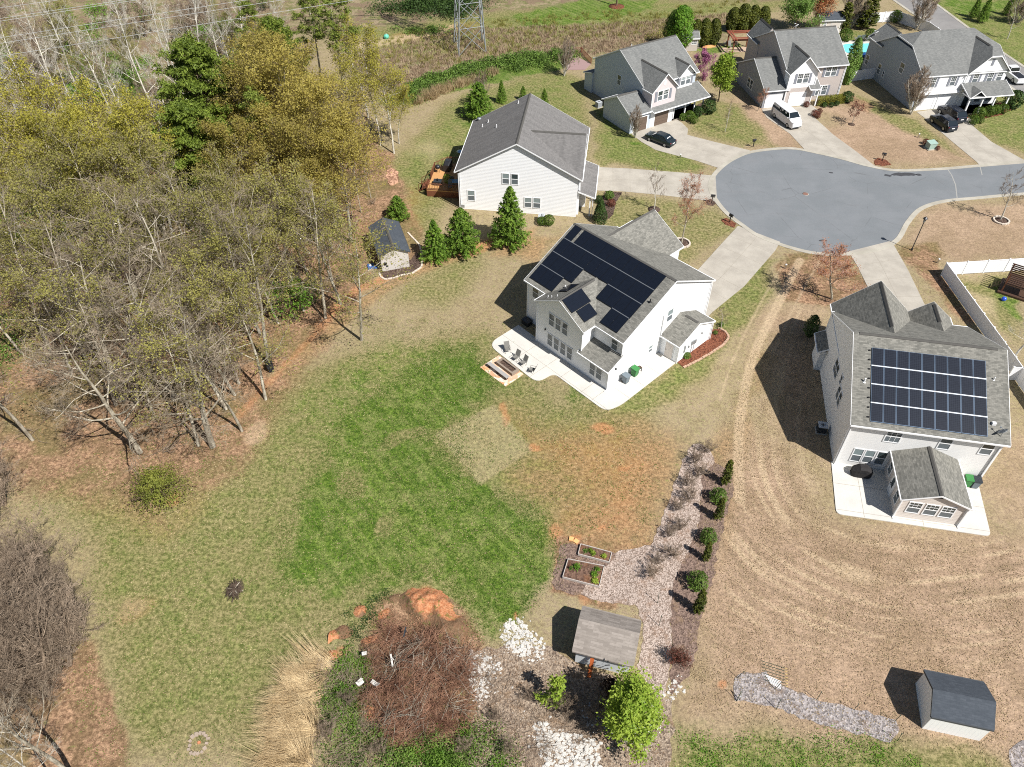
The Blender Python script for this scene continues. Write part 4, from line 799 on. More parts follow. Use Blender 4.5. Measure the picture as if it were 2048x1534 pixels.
def tubes(segs, nside):
    """segs: array (n,8) p0,p1,r0,r1 -> verts, quads"""
    S = np.array(segs, dtype=float)
    if len(S) == 0: return np.zeros((0, 3)), np.zeros((0, 4), int)
    p0, p1, r0, r1 = S[:, :3], S[:, 3:6], S[:, 6], S[:, 7]
    d = p1-p0; d /= np.linalg.norm(d, axis=1)[:, None]+1e-9
    ref = np.where(np.abs(d[:, 2:3]) < .9, np.array([[0, 0, 1.]]), np.array([[1., 0, 0]]))
    a = np.cross(d, ref); a /= np.linalg.norm(a, axis=1)[:, None]+1e-9; b = np.cross(d, a)
    V = []
    for p, r in ((p0, r0), (p1, r1)):
        for k in range(nside):
            th = 2*math.pi*k/nside; V.append(p+(a*math.cos(th)+b*math.sin(th))*r[:, None])
    V = np.stack(V, 1).reshape(-1, 3); n = len(S); base = np.arange(n)[:, None]*2*nside
    F = np.concatenate([base+np.array([[k, (k+1) % nside, nside+(k+1) % nside, nside+k]]) for k in range(nside)], 0)
    return V, F
def skeleton(rnd, H, r, fork=.35, spread=.55, nlimb=12, sub=(6, 6, 4), lean=.05, crown0=.35, droop=.0, up=.25, lenf=.42, multi=1, wig=.10, tw=.009, flat=0.0):
    """branching skeleton -> dict level->segments, tips"""
    L = {0: [], 1: [], 2: [], 3: []}; tips = []
    def grow(p, d, length, r0, r1, lev, nseg, upb, wg):
        pts = [p]; cur = Vector(d).normalized()
        for i in range(nseg):
            cur = (cur+Vector((rnd.gauss(0, wg), rnd.gauss(0, wg), rnd.gauss(0, wg)+upb))).normalized()
            q = pts[-1]+cur*(length/nseg)
            ra, rb = r0+(r1-r0)*i/nseg, r0+(r1-r0)*(i+1)/nseg
            L[lev].append((*pts[-1], *q, ra, rb)); pts.append(q)
        return pts
    def at(pts, t):
        n = len(pts)-1; i = min(int(t*n), n-1); f = t*n-i; return pts[i].lerp(pts[i+1], f), (pts[i+1]-pts[i]).normalized()
    for mtr in range(multi):
        a0 = rnd.uniform(0, 6.28); ln = lean if multi == 1 else rnd.uniform(.25, .5)
        tr = grow(Vector((0, 0, -.15)), (math.cos(a0)*ln, math.sin(a0)*ln, 1), H*(1 if multi == 1 else rnd.uniform(.75, 1)), r, r*.12, 0, 9, .06, .05)
        for i in range(nlimb):
            t = crown0+(0.97-crown0)*((i+rnd.random())/nlimb); p, d = at(tr, t)
            az = i*2.4+rnd.uniform(-.5, .5); el = rnd.uniform(.25, .9)*(1-.35*flat)
            k = (1-((t-crown0)/(1-crown0)))**.7
            ll = H*lenf*(.35+.65*k)*rnd.uniform(.75, 1.15)*spread*1.6
            dd = Vector((math.cos(az)*math.cos(el), math.sin(az)*math.cos(el), math.sin(el)))
            lr = r*(1-t*.85)*.5
            lb = grow(p, dd, ll, lr, lr*.25, 1, 6, up*.35-droop, wig)
            tips.append(lb[-1])
            for j in range(sub[0]):
                t2 = .2+.8*((j+rnd.random())/sub[0]); p2, d2 = at(lb, t2)
                rd = Vector((rnd.gauss(0, 1), rnd.gauss(0, 1), rnd.gauss(0, 1)*.7)).normalized(); dd2 = (d2*.7+rd*.75+Vector((0, 0, up*.5))).normalized()
                l2 = ll*rnd.uniform(.28, .5)*(1.15-t2*.5); r2 = max(lr*.38*(1-t2*.5), tw*1.4)
                b2 = grow(p2, dd2, l2, r2, r2*.35, 2, 4, up*.3-droop, wig*1.3); tips.append(b2[-1])
                for q in range(sub[1]):
                    t3 = .15+.85*((q+rnd.random())/sub[1]); p3, d3 = at(b2, t3)
                    rd = Vector((rnd.gauss(0, 1), rnd.gauss(0, 1), rnd.gauss(0, 1)*.7)).normalized(); dd3 = (d3*.7+rd*.75+Vector((0, 0, up*.4))).normalized()
                    l3 = l2*rnd.uniform(.35, .6); b3 = grow(p3, dd3, l3, tw, tw*.6, 3, 2, up*.2-droop, wig*1.3); tips.append(b3[-1]); tips.append(b3[1])
                    for _ in range(sub[2]):
                        rd = Vector((rnd.gauss(0, 1), rnd.gauss(0, 1), rnd.gauss(0, .7))).normalized(); p4 = b3[rnd.choice((0, 1, 1, 2))]; dd4 = ((b3[-1]-b3[0]).normalized()*.7+rd*.8).normalized()
                        e = p4+dd4*l3*rnd.uniform(.35, .7); L[3].append((*p4, *e, tw*.8, tw*.45)); tips.append(e)
    return L, np.array([tuple(t) for t in tips])
def quads(cent, size, rs, nrm=None, asp=.6, jit=1.0):
    n = len(cent)
    if nrm is None: N = rs.normal(size=(n, 3)); N[:, 2] = np.abs(N[:, 2])+.25
    else: N = nrm+rs.normal(size=(n, 3))*jit
    N /= np.linalg.norm(N, axis=1)[:, None]+1e-9
    A = np.cross(N, rs.normal(size=(n, 3))); A /= np.linalg.norm(A, axis=1)[:, None]+1e-9; B = np.cross(N, A)
    s = (size*rs.uniform(.6, 1.35, n))[:, None]
    V = np.stack([cent-A*s-B*s*asp*.4, cent+B*s*asp*-1., cent+A*s+B*s*asp*.3, cent+B*s*asp], 1).reshape(-1, 3)
    return V, np.arange(n*4).reshape(n, 4)
LIB = {}
def tree_parts(root, L, barkt, barkb, nsides=(7, 4, 3, 3)):
    V0, F0 = tubes(L[0], nsides[0]); V1, F1 = tubes(L[1], 4); np_mesh('trunk', np.concatenate([V0, V1]), np.concatenate([F0, F1+len(V0)]), barkt, root, True)
    Vs, Fs, o = [], [], 0
    for lv in (2, 3):
        V, F = tubes(L[lv], 3); Vs.append(V); Fs.append(F+o); o += len(V)
    np_mesh('branches', np.concatenate(Vs), np.concatenate(Fs), barkb, root)
def make_tree(name, seed, leaf=None, nleaf=3, lsize=.11, lspread=.25, bark=(None, None), clump=(.25, .85), **kw):
    rnd = random.Random(seed); rs = np.random.RandomState(seed)
    root = bpy.data.objects.new(name, None); COL.objects.link(root)
    L, tips = skeleton(rnd, **kw)
    tree_parts(root, L, bark[0] or BK_GREY, bark[1] or bark[0] or BK_GREY)
    if leaf:
        zc = .5+.5*np.sin(tips[:, 0]*1.3+seed)*np.sin(tips[:, 1]*1.5+seed*2)+.3*np.sin(tips[:, 2]*1.9); kp = rs.rand(len(tips)) < np.clip(clump[0]+clump[1]*zc, .12, 1); c = np.repeat(tips[kp], nleaf, axis=0); c = c+rs.normal(size=c.shape)*lspread
        V, F = quads(c, lsize, rs); np_mesh('foliage', V, F, leaf, root)
    root['H'] = kw['H']; return root
def blob_pts(rs, n, prof, H, lump=.25, shell=.75):
    """points spread in a body of revolution prof(t)->radius, with lumps"""
    t = rs.rand(n)**.8; az = rs.rand(n)*6.283
    rr = prof(t); k = 1+lump*(np.sin(az*3+t*9+rs.rand()*6)*.5+np.sin(az*5-t*14)*.35+rs.normal(size=n)*.25)
    q = shell+(1-shell)*rs.rand(n); q = np.where(rs.rand(n) < .25, q*rs.rand(n), q)
    x = rr*k*q*np.cos(az); y = rr*k*q*np.sin(az); z = t*H
    P_ = np.stack([x, y, z], 1); N = np.stack([np.cos(az), np.sin(az), np.full(n, .35)], 1); return P_, N
def make_bush(name, seed, H, prof, n, leaf, lsize, stem=None, z0=0., lump=.25, shell=.7, asp=.6, stemr=.06, twigs=0):
    rs = np.random.RandomState(seed); root = bpy.data.objects.new(name, None); COL.objects.link(root)
    P_, N = blob_pts(rs, n, prof, H, lump, shell); P_[:, 2] += z0
    V, F = quads(P_, lsize, rs, N, asp, .6); np_mesh('foliage', V, F, leaf, root)
    m = MB(); m.tube((0, 0, -.1), (0, 0, z0+H*.7), stemr, stemr*.3, 6)
    rnd = random.Random(seed)
    for i in range(twigs):
        a = rnd.uniform(0, 6.28); t = rnd.uniform(.1, .8); r_ = float(prof(np.array([t]))[0]); m.tube((0, 0, z0+t*H*.5), (math.cos(a)*r_, math.sin(a)*r_, z0+t*H), stemr*.35, stemr*.15, 3, cap=False)
    m.build('stem', stem or BK_BROWN, root, uv=False); root['H'] = H+z0; return root
def make_conifer(name, seed, H, Rm, leaf, nb=260, per=26, lsize=.12, z0=.05, power=.8, up=-.1, asp=.35):
    """cone of drooping sprays: each branch is a tapered fan of needle faces"""
    rs = np.random.RandomState(seed); root = bpy.data.objects.new(name, None); COL.objects.link(root); Cn, Nn = [], []
    for i in range(nb):
        t = (i+rs.rand())/nb; t = t**1.15; z = H*(z0+(1-z0)*t); az = i*2.399+rs.normal()*.4; r_ = Rm*((1-t)**power)*rs.uniform(.72, 1.15)+.05
        u = np.sqrt(rs.rand(per))*1.0; w = (rs.rand(per)-.5)*(.5*r_*.5+.12)*(1.15-u)
        x = u*r_; zz = z+up*u*r_+rs.normal(size=per)*.06*max(.5, r_)+(.25*(u**2)*r_*.5)
        Cn.append(np.stack([x*math.cos(az)-w*math.sin(az), x*math.sin(az)+w*math.cos(az), zz], 1)); Nn.append(np.tile([math.cos(az)*.5, math.sin(az)*.5, .8], (per, 1)))
    Cn = np.concatenate(Cn); Nn = np.concatenate(Nn)
    V, F = quads(Cn, lsize, rs, Nn, asp, .7); np_mesh('foliage', V, F, leaf, root)
    m = MB(); m.tube((0, 0, -.1), (0, 0, H*.95), Rm*.06, .01, 6); m.build('trunk', BK_BROWN, root, uv=False); root['H'] = H; return root
def make_pine(name, seed, H, leaf, crown0=.5, nl=26, rad=3.2, clump=46, bark=None, dense=1.0):
    rnd = random.Random(seed); rs = np.random.RandomState(seed); root = bpy.data.objects.new(name, None); COL.objects.link(root)
    seg = []; tr = [Vector((0, 0, -.1))]
    for i in range(8): tr.append(Vector((tr[-1].x+rnd.gauss(0, .12), tr[-1].y+rnd.gauss(0, .12), H*(i+1)/8))); seg.append((*tr[-2], *tr[-1], .24*(1-i/8.5), .24*(1-(i+1)/8.5)))
    br = []; cl = []
    for i in range(nl):
        t = crown0+(1-crown0)*((i+.5)/nl); p = tr[min(int(t*8), 7)].lerp(tr[min(int(t*8), 7)+1], t*8-min(int(t*8), 7)); az = i*2.4+rnd.uniform(-.4, .4)
        k = math.sin(min(1, (1-t)/(1-crown0)*1.15+.12)*math.pi*.62); ll = rad*k*rnd.uniform(.7, 1.15)
        d = Vector((math.cos(az), math.sin(az), rnd.uniform(.05, .45))); e = p+d*ll; br.append((*p, *e, .06, .02))
        for j in range(int(5*dense)+2):
            u = rnd.uniform(.25, 1.05); c = p+d*ll*u+Vector((rnd.gauss(0, .35), rnd.gauss(0, .35), rnd.gauss(0, .22)+.15)); cl.append(c); br.append((*(p+d*ll*u*.8), *c, .025, .012))
    V0, F0 = tubes(seg, 8); np_mesh('trunk', V0, F0, bark or BK_BROWN, root, True); V0, F0 = tubes(br, 3); np_mesh('branches', V0, F0, BK_BROWN, root)
    C_ = np.array([tuple(c) for c in cl]); c = np.repeat(C_, clump, 0); dn = rs.normal(size=c.shape); dn /= np.linalg.norm(dn, axis=1)[:, None]; dn[:, 2] = np.abs(dn[:, 2])*.9-.1; q = c+dn*rs.uniform(.12, .5+.1*dense, (len(c), 1))
    V, F = quads(q, .13+.02*dense, rs, dn, .35, .5); np_mesh('foliage', V, F, leaf, root); root['H'] = H; return root
def hide_lib():
    pass
USED = set()
def plant(proto, loc, h=None, label=None, cat='tree', group=None, rz=None, sc=None, wide=None, rnd=random.Random(5)):
    """place a tree: the first time the prototype itself, then copies of it and its parts"""
    o = proto if proto.name not in USED else dup(proto)
    USED.add(proto.name)
    k = (h/proto['H']) if h else (sc or 1); w = wide or 1
    o.location = (loc[0], loc[1], 0); o.scale = (k*w, k*w, k); o.rotation_euler = (0, 0, rnd.uniform(0, 6.28) if rz is None else rz)
    o['label'] = label; o['category'] = cat
    if group: o['group'] = group
    return o
def crown_base(px, py, h, f=.72):
    g = G(px, py, h*f); return (g.x, g.y)
# ------------------------------------------------------------------ the wood on the left
bareF = [make_tree('bare_tree', 11+i, bark=((BK_GREY, BK_OAK, BK_GREY)[i], BK_MIX), H=h, r=r, nlimb=n, sub=s, crown0=c, spread=sp, up=u, lenf=.4, tw=.013, wig=.13) for i, (h, r, n, s, c, sp, u) in enumerate((
    (19, .24, 14, (6, 5, 3), .32, .50, .25), (17, .20, 12, (6, 5, 3), .30, .55, .2), (21, .28, 15, (6, 5, 3), .38, .48, .3)))]
paleF = [make_tree('pale_bare_tree', 31+i, bark=(BK_PALE, BK_PALE), H=h, r=.2, nlimb=12, sub=(6, 5, 3), crown0=.4, spread=.42, up=.45, lenf=.4, tw=.012) for i, h in enumerate((18, 20))]
oakF = [make_tree('spreading_bare_tree', 41+i, bark=(BK_OAK, BK_MIX), H=h, r=.3, nlimb=16, sub=(7, 6, 4), crown0=.22, spread=.75, up=.05, lenf=.42, tw=.013, wig=.16, flat=.5) for i, h in enumerate((14, 16))]
budY = [make_tree('budding_tree', 51+i, LF_YEL, 4, .12, .33, (BK_PALE, BK_MIX), H=16, r=.2, nlimb=15, sub=(7, 5, 2), crown0=.35, spread=.62, up=.2, tw=.012) for i in range(2)]
budO = [make_tree('olive_budding_tree', 61+i, LF_OLIVE, 3, .10, .3, (BK_GREY, BK_MIX), H=15, r=.19, nlimb=14, sub=(7, 5, 2), crown0=.3, spread=.6, up=.15, tw=.012) for i in range(2)]
budG = [make_tree('golden_budding_tree', 71+i, LF_GOLD, 5, .115, .33, (BK_GREY, BK_BROWN), clump=(.55, .6), H=17, r=.25, nlimb=18, sub=(8, 6, 2), crown0=.3, spread=.68, up=.22, tw=.012) for i in range(2)]
pine1 = make_pine('pine_tree', 81, 17, LF_PINE, .28, 64, 4.9, 44, dense=2.6); pine2 = make_pine('pine_tree', 82, 18, LF_PINE2, .55, 26, 2.8, 36, BK_GREY)
brushT = make_tree('brush_thicket', 91, bark=(BK_TWIG, BK_TWIG), H=6, r=.07, nlimb=8, sub=(6, 5, 3), crown0=.1, spread=.8, up=.5, multi=4, tw=.012)
brushG = make_tree('leafy_thicket', 92, LF_GREEN, 2, .12, .3, (BK_BROWN, BK_BROWN), H=4, r=.05, nlimb=6, sub=(4, 3, 2), crown0=.1, spread=.9, up=.3, multi=3, tw=.012)
rw = random.Random(77)
def jit(a): return rw.uniform(-a, a)
def at_crown(kind, px, py, h, lab, grp, cat='tree', f=.7, wide=None):
    cb = crown_base(px, py, h, f)
    if -19 < cb[0] < -8 and 62 < cb[1] < 86: return
    if grp and cat == 'tree': lab += (', left part', ', middle part', ', lawn side')[0 if px < 220 else 1 if px < 470 else 2]+(' far back', ' midway back', ' near the front')[0 if py < 260 else 1 if py < 450 else 2]
    p = kind if not isinstance(kind, list) else kind[rw.randrange(len(kind))]
    return plant(p, crown_base(px, py, h, f), h, lab, cat, grp, wide=wide)
# named trees first
plant(bareF[0], g2(537, 731), 17, 'tall bare tree leaning over the black bin at the wood edge', group=None)
plant(oakF[0], g2(425, 893), 15, 'wide bare tree at the lower tip of the wood, right of two')
plant(oakF[1], g2(280, 905), 15.5, 'wide bare tree at the lower tip of the wood, behind the small leafy tree')
plant(bareF[1], g2(66, 880), 16, 'bare tree with its thick trunk alone on the open litter at far left')
for i, (x, y, h) in enumerate(((245, 800, 16), (350, 800, 17), (470, 790, 14), (180, 740, 17), (390, 700, 18), (300, 690, 18), (520, 640, 16), (600, 560, 15), (100, 700, 18), (440, 600, 17))):
    plant((oakF+bareF)[i % 5], g2(x, y), h, 'tall bare grey tree in the front rows of the wood', group='bare grey trees in the front of the wood')
at_crown(pine1, 392, 180, 19, 'big dark pine standing above the wood left of the golden trees', None, f=.72)
at_crown(pine1, 370, 270, 16, 'pine in front of the big dark pine, lower crown', None, f=.8)
at_crown(pine2, 520, 250, 16, 'lighter pine among the golden trees', None, f=.75)
at_crown(pine1, 560, 110, 15, 'small pine behind the golden trees', None, f=.7)
for i, (x, y, h) in enumerate(((618, 20, 17), (665, 15, 20), (500, 40, 16))): at_crown(pine2, x, y, h, ('tall pine on the ridge, left of a pair', 'tall pine on the ridge, right of a pair', 'pine at the top edge, left of the pair')[i], None, f=.85)
for (x, y, h) in ((560, 170, 17), (620, 210, 18), (650, 270, 17), (680, 330, 15), (600, 320, 15), (530, 200, 16), (560, 300, 14), (700, 400, 12), (640, 380, 12), (500, 150, 15), (480, 330, 14)):
    at_crown(budG, x+jit(6), y+jit(6), h, 'golden budding tree in the dense clump at the wood edge', 'golden budding trees in the wood')
for (x, y, h) in ((745, 160, 14), (775, 195, 12), (720, 120, 13), (790, 215, 8), (700, 180, 12)):
    at_crown(budY, x, y, h, 'yellow-green tree at the right edge of the wood, beside the lawn', 'yellow-green trees beside the lawn')
k = 0
for (x, y) in ((30, 260), (90, 250), (150, 255), (210, 265), (240, 250), (40, 320), (110, 310), (180, 320), (240, 310), (290, 320), (60, 380), (140, 380), (220, 370), (20, 420), (290, 370), (-40, 300), (-60, 380), (250, 300)):
    at_crown(budY if y < 330 else budO, x+jit(12), y+jit(10), 14+jit(2.5), 'yellow-green budding tree in the middle of the wood', 'yellow-green budding trees in the wood')
for (x, y) in ((340, 380), (430, 400), (470, 400), (340, 430), (280, 440), (210, 440), (130, 460), (60, 470), (400, 460), (530, 430), (590, 420), (460, 500), (380, 530), (320, 510), (240, 520), (520, 520), (420, 620), (350, 600), (-20, 500), (570, 500), (480, 450)):
    at_crown(budO, x+jit(12), y+jit(10), 13+jit(3), 'olive budding tree half bare in the wood', 'olive budding trees in the wood')
for (x, y) in ((660, 450), (640, 520), (700, 470), (720, 420), (760, 330), (770, 380), (730, 340), (620, 470), (690, 520), (560, 600), (500, 560), (480, 660), (260, 600), (190, 560), (90, 540), (150, 640), (60, 600), (400, 670), (20, 660), (-30, 580), (230, 680), (330, 740), (430, 720), (160, 470), (760, 260)):
    if (x*7+y*3) % 3 == 0: at_crown(budO, x+jit(10), y+jit(10), 13+jit(2.5), 'olive budding tree half bare in the wood', 'olive budding trees in the wood')
    elif (x+y) % 4: at_crown(bareF, x+jit(10), y+jit(10), 12.5+jit(3.5), 'leafless grey-brown tree in the depth of the wood', 'leafless trees deep in the wood')
for (x, y, h) in ((60, 70, 18), (100, 40, 17), (170, 90, 16), (215, 130, 18), (270, 100, 20), (320, 60, 20), (350, 110, 19), (380, 30, 20), (20, 130, 16), (30, 190, 17), (130, 170, 14), (420, 50, 17), (450, 100, 15), (90, 120, 15), (250, 200, 14), (310, 170, 15), (470, 20, 14), (240, 20, 14), (560, 40, 13), (-30, 100, 17), (-20, 200, 17)):
    at_crown(paleF, x, y, h, 'pale-barked bare tree near the power lines', 'pale bare trees near the power lines')
for i in range(100):
    x, y = rw.uniform(-60, 560), rw.uniform(-10, 240)
    if i % 4 == 0: at_crown(brushG, x, y, rw.uniform(3, 5), 'leafy green thicket below the bare trees', 'green thickets under the power lines', 'thicket', .4)
    elif i % 4 == 2: at_crown(budO, x, y, rw.uniform(6, 10), 'low olive budding tree under the power lines', 'olive budding trees under the power lines', 'tree', .5)
    else: at_crown(brushT if i % 3 else bareF, x, y, rw.uniform(5, 9), 'brown twiggy thicket under the power lines', 'twiggy thickets under the power lines', 'thicket', .4)
for i in range(42):
    x, y = rw.uniform(120, 700), rw.uniform(430, 800)
    if (x-100)*.5+y > 1000 or x > 690-(y-430)*.6 or y > 860-abs(x-400)*.3: continue
    plant(brushT, g2(x, y), rw.uniform(2.5, 5), 'brown twiggy thicket on the wood floor', 'thicket', 'thickets on the wood floor')
for i, (x, y, h) in enumerate(((590, 640, 4.5), (615, 610, 4))): plant(brushG, g2(x, y), h, ('green leafy shrub at the wood edge, nearer the lawn', 'green leafy shrub at the wood edge, farther back')[i], 'shrub')
for i, (x, y, h) in enumerate(((690, 400, 12), (712, 372, 12), (735, 345, 11), (742, 395, 9), (690, 520, 10), (665, 560, 11), (650, 500, 12), (705, 440, 10), (722, 425, 8), (675, 455, 12), (640, 590, 9), (700, 340, 12), (728, 300, 12))):
    plant(bareF[i % 3], g2(x, y), h, 'slim bare tree in the fringe of the wood left of the beige shed', 'tree', 'slim bare trees left of the beige shed', wide=.62)
# lower-left corner
for i, (x, y, h) in enumerate(((-70, 1380, 9), (-40, 1180, 7), (60, 1420, 8.5), (-120, 1500, 10), (-90, 1010, 7))):
    plant(oakF[i % 2] if i != 2 else bareF[1], g2(x, y), h*1.35, 'bare spreading tree in the lower left corner', group='bare trees in the lower left corner', wide=.8)
twigF = make_tree('twiggy_bare_tree', 95, bark=(BK_TWIG, BK_TWIG), H=8, r=.14, nlimb=16, sub=(8, 6, 4), crown0=.12, spread=.85, up=.35, multi=3, tw=.011)
for i, (x, y, h) in enumerate(((30, 1330, 9), (-10, 1200, 8), (70, 1250, 7.5), (-40, 1080, 7), (90, 1370, 6), (10, 1010, 6))):
    plant(twigF, g2(x, y), h, 'dense brown twiggy tree at the left edge', group='twiggy trees at the left edge')
for i, (x, y, h) in enumerate(((95, 1390, 10), (120, 1270, 7.5), (100, 1180, 6.5), (140, 1330, 8))): plant(twigF, g2(x, y), h, 'large dense twiggy tree reaching over the lawn at the left edge', 'tree', 'twiggy trees at the left edge')
plant(bareF[2], g2(150, 1560), 13, 'bare tree with dark trunk at the bottom left'); plant(paleF[0], g2(120, 1600), 10, 'pale-stemmed bare tree at the bottom left corner')
# small leafy tree at the tip of the wood
stt = make_bush('small_leafy_tree', 96, 2.6, lambda t: 2.5*np.sqrt(np.clip(1-t**2.2, 0, 1))*np.clip(t*5+.6, 0, 1), 6500, LF_TIP, .07, z0=.5, lump=.6, shell=.55, twigs=26, stemr=.13)
plant(stt, g2(326, 996), 3.2, 'low wide olive-green tree at the lower tip of the wood')
# ------------------------------------------------------------------ beds, patios, ground cover
def m_chips(name, cols, scale=9., rough=.95):
    t = NT(name); tc = t.new('ShaderNodeTexCoord').outputs['Object']
    v = t.new('ShaderNodeTexVoronoi'); v.inputs['Scale'].default_value = scale; t.ln(tc, v.inputs['Vector']); s = t.new('ShaderNodeSeparateColor'); t.ln(v.outputs['Color'], s.inputs[0])
    n = t.noise(tc, .9, 5, .65)
    c = t.mix(t.ramp(s.outputs[0], .1, .9), cols[0], cols[1]); c = t.mix(t.ramp(n, .5, .68, 0, .75), c, cols[2]); c = t.mix(t.ramp(s.outputs[1], .8, .9, 0, .6), c, tuple(min(1, x*1.4) for x in cols[1][:3])+(1,))
    t.bump(v.outputs['Distance'], .8, .05); return t.done(c, rough, .1)
M_MULR = m_chips('red_mulch', (lin(84, 50, 38), lin(126, 80, 60), lin(104, 70, 54))); M_MULD = m_chips('dark_mulch', (lin(62, 50, 44), lin(98, 82, 72), lin(84, 66, 54))); M_MULP = m_chips('purple_brown_mulch', (lin(92, 76, 68), lin(130, 110, 98), lin(132, 110, 88)))
M_CHIP = m_chips('pale_wood_chips', (lin(126, 110, 98), lin(176, 160, 148), lin(142, 118, 100)), 11.); M_GRAV = m_chips('grey_gravel', (lin(112, 106, 104), lin(160, 152, 148), lin(128, 110, 96)), 8.); M_SOIL = m_chips('bed_soil', (lin(82, 62, 52), lin(112, 88, 74), lin(126, 88, 62)), 6.)
M_PAVER = m_chips('rusty_flagstone', (lin(196, 150, 116), lin(226, 204, 184), lin(214, 150, 92)), 1.6, .8); M_ROCKW = m_plain('white_rock', lin(192, 188, 180), .9, .2, 0, .25, 1.3); M_BRICK = m_plain('edging_brick', lin(176, 146, 124), .85, .2, 0, .2, 4.)
def bed(name, px, mat, z=.03, amp=.12, step=.45, seed=1, label=None, smooth=False):
    p = P(*px)
    if smooth: p = catmull(p, 5, True)
    p = wobble(p, amp, step, seed); mb = MB(); mb.prism(p, -.05, z); return tag(mb.build(name, mat), label, None, None, 'structure')
# concrete patios
def rnd_poly(pts, r, n=5):
    out = []
    for i, p in enumerate(pts):
        p = Vector(p[:2]); a = Vector(pts[i-1][:2]); b = Vector(pts[(i+1) % len(pts)][:2]); rr = r[i] if isinstance(r, (list, tuple)) else r
        if rr < .01: out.append(tuple(p)); continue
        rr = min(rr, (a-p).length*.48, (b-p).length*.48); s = p+(a-p).normalized()*rr; e = p+(b-p).normalized()*rr
        for k in range(n+1): t_ = k/n; out.append(tuple(s*(1-t_)**2+p*2*t_*(1-t_)+e*t_*t_))
    return out
LA = lambda u, v: A.loc(u, v)[:2]
patA = rnd_poly([LA(.5, 13.35), LA(-4.1, 13.3), LA(-4.35, 5.45), LA(-2.1, 5.3), LA(-2.2, -1.95), LA(-.5, -2.45), LA(8.5, -2.3), LA(8.5, .2), LA(.2, .2)], [0, 1.4, 1.2, .7, .9, .8, 0, 0, 0])
sheet('patio', patA, [M_CONCW, M_JOINT], -.05, .08, [(LA(-1.9, 13.3), LA(-1.9, -2.2)), (LA(-4.3, 9.6), LA(0, 9.6)), (LA(-4.3, 6.6), LA(0, 6.6)), (LA(-2.1, 4.4), LA(0, 4.4)), (LA(-2.1, 1.5), LA(0, 1.5)), (LA(-2.2, 0), LA(0, 0)), (LA(.9, 0), LA(.9, -2.35)), (LA(3.3, 0), LA(3.3, -2.3)), (LA(5.8, 0), LA(5.8, -2.3))], 'curved pale patio wrapping the front house')
LB = lambda u, v: B.loc(u, v)[:2]
sheet('patio', rnd_poly([LB(-.05, .2), LB(-.25, -5.85), LB(12.4, -5.85), LB(12.7, .2)], [0, .5, .5, 0]), [M_CONCW, M_JOINT], -.05, .08, [(LB(-.2, -2.4), LB(4.5, -2.4)), (LB(2.1, 0), LB(2.1, -5.8)), (LB(-.2, -5.35), LB(12.4, -5.35)), (LB(7, -5.2), LB(7, -5.8)), (LB(9.8, -2.8), LB(12.5, -2.8))], 'square pale patio behind the right solar house')
fp = [LA(-4.4, 11.2), LA(-7.05, 11.15), LA(-7.0, 7.3), LA(-4.45, 7.35)]
mb = MB(); mb.prism(fp, -.05, .05); tag(mb.build('flagstone_terrace', M_PAVER), 'rusty flagstone square beside the patio', None, None, 'structure')
FPIT = thing('fire_pit', 'long low block fire pit filled with ash on the flagstones', 'fire pit', (*LA(-5.05, 9.15), .05), R(43))
for i, (a, b, c, d) in enumerate(((-.5, .5, -1.25, -1.05), (-.5, .5, 1.05, 1.25), (-.5, -.3, -1.05, 1.05), (.3, .5, -1.05, 1.05))):
    m = MB(); m.box(a, b, c, d, 0, .38); m.build('block_wall', m_plain('grey_brown_block', lin(140, 126, 112), .9), FPIT)
m = MB(); m.box(-.3, .3, -1.05, 1.05, 0, .2); m.build('ash_bed', M_MULD, FPIT)
BEN = thing('stone_bench', 'long grey backless bench on the rusty flagstones', 'bench', (*LA(-6.25, 9.25), .05), R(43))
m = MB(); m.box(-.22, .22, -1.5, 1.5, .36, .46); m.build('seat', m_plain('grey_bench_top', lin(156, 152, 148), .8), BEN)
for y in (-1.25, 0, 1.25): m = MB(); m.box(-.17, .17, y-.1, y+.1, 0, .36); m.build('leg', M_MULD, BEN)
M_SLING = m_plain('grey_sling_fabric', lin(120, 118, 112), .85); M_ALU = m_plain('grey_tube', lin(130, 128, 122), .4, .5, .3)
CH = thing('patio_chair', '', 'chair', (0, 0, 0))
m = MB(); m.slab([(-.26, -.28, .42), (.26, -.28, .42), (.26, .25, .38), (-.26, .25, .38)], .03); m.build('seat', M_SLING, CH)
m = MB(); m.slab([(-.26, .25, .40), (.26, .25, .40), (.26, .50, 1.05), (-.26, .50, 1.05)], .04); m.build('backrest', M_SLING, CH)
for s in (-1, 1):
    m = MB(); m.tube((s*.29, -.28, 0), (s*.29, -.25, .62), .016, n=5); m.tube((s*.29, -.25, .62), (s*.29, .33, .6), .018, n=5); m.tube((s*.29, .33, .62), (s*.29, .15, 0), .016, n=5); m.tube((s*.29, .28, .4), (s*.28, .52, 1.06), .016, n=5); m.build('arm_frame', M_ALU, CH)
m = MB(); m.tube((-.28, .51, 1.05), (.28, .51, 1.05), .016, n=5); m.tube((-.29, -.28, .42), (.29, -.28, .42), .016, n=5); m.build('cross_bar', M_ALU, CH)
chairs = ((LA(-3.35, 10.95), 43+62-90, 'grey sling chair nearest the rounded patio corner'), (LA(-3.55, 9.45), -47+5, 'grey sling chair second from the rounded patio corner'), (LA(-3.55, 8.35), -47-3, 'grey sling chair third from the rounded patio corner'), (LA(-3.6, 6.95), -110, 'grey sling chair turned sideways at the end of the fire pit'))
for i, (p, rz, lb) in enumerate(chairs):
    o = CH if i == 0 else dup(CH); o.location = (*p, .08); o.rotation_euler = (0, 0, R(rz)); o['label'] = lb; o['group'] = 'sling chairs on the patio'
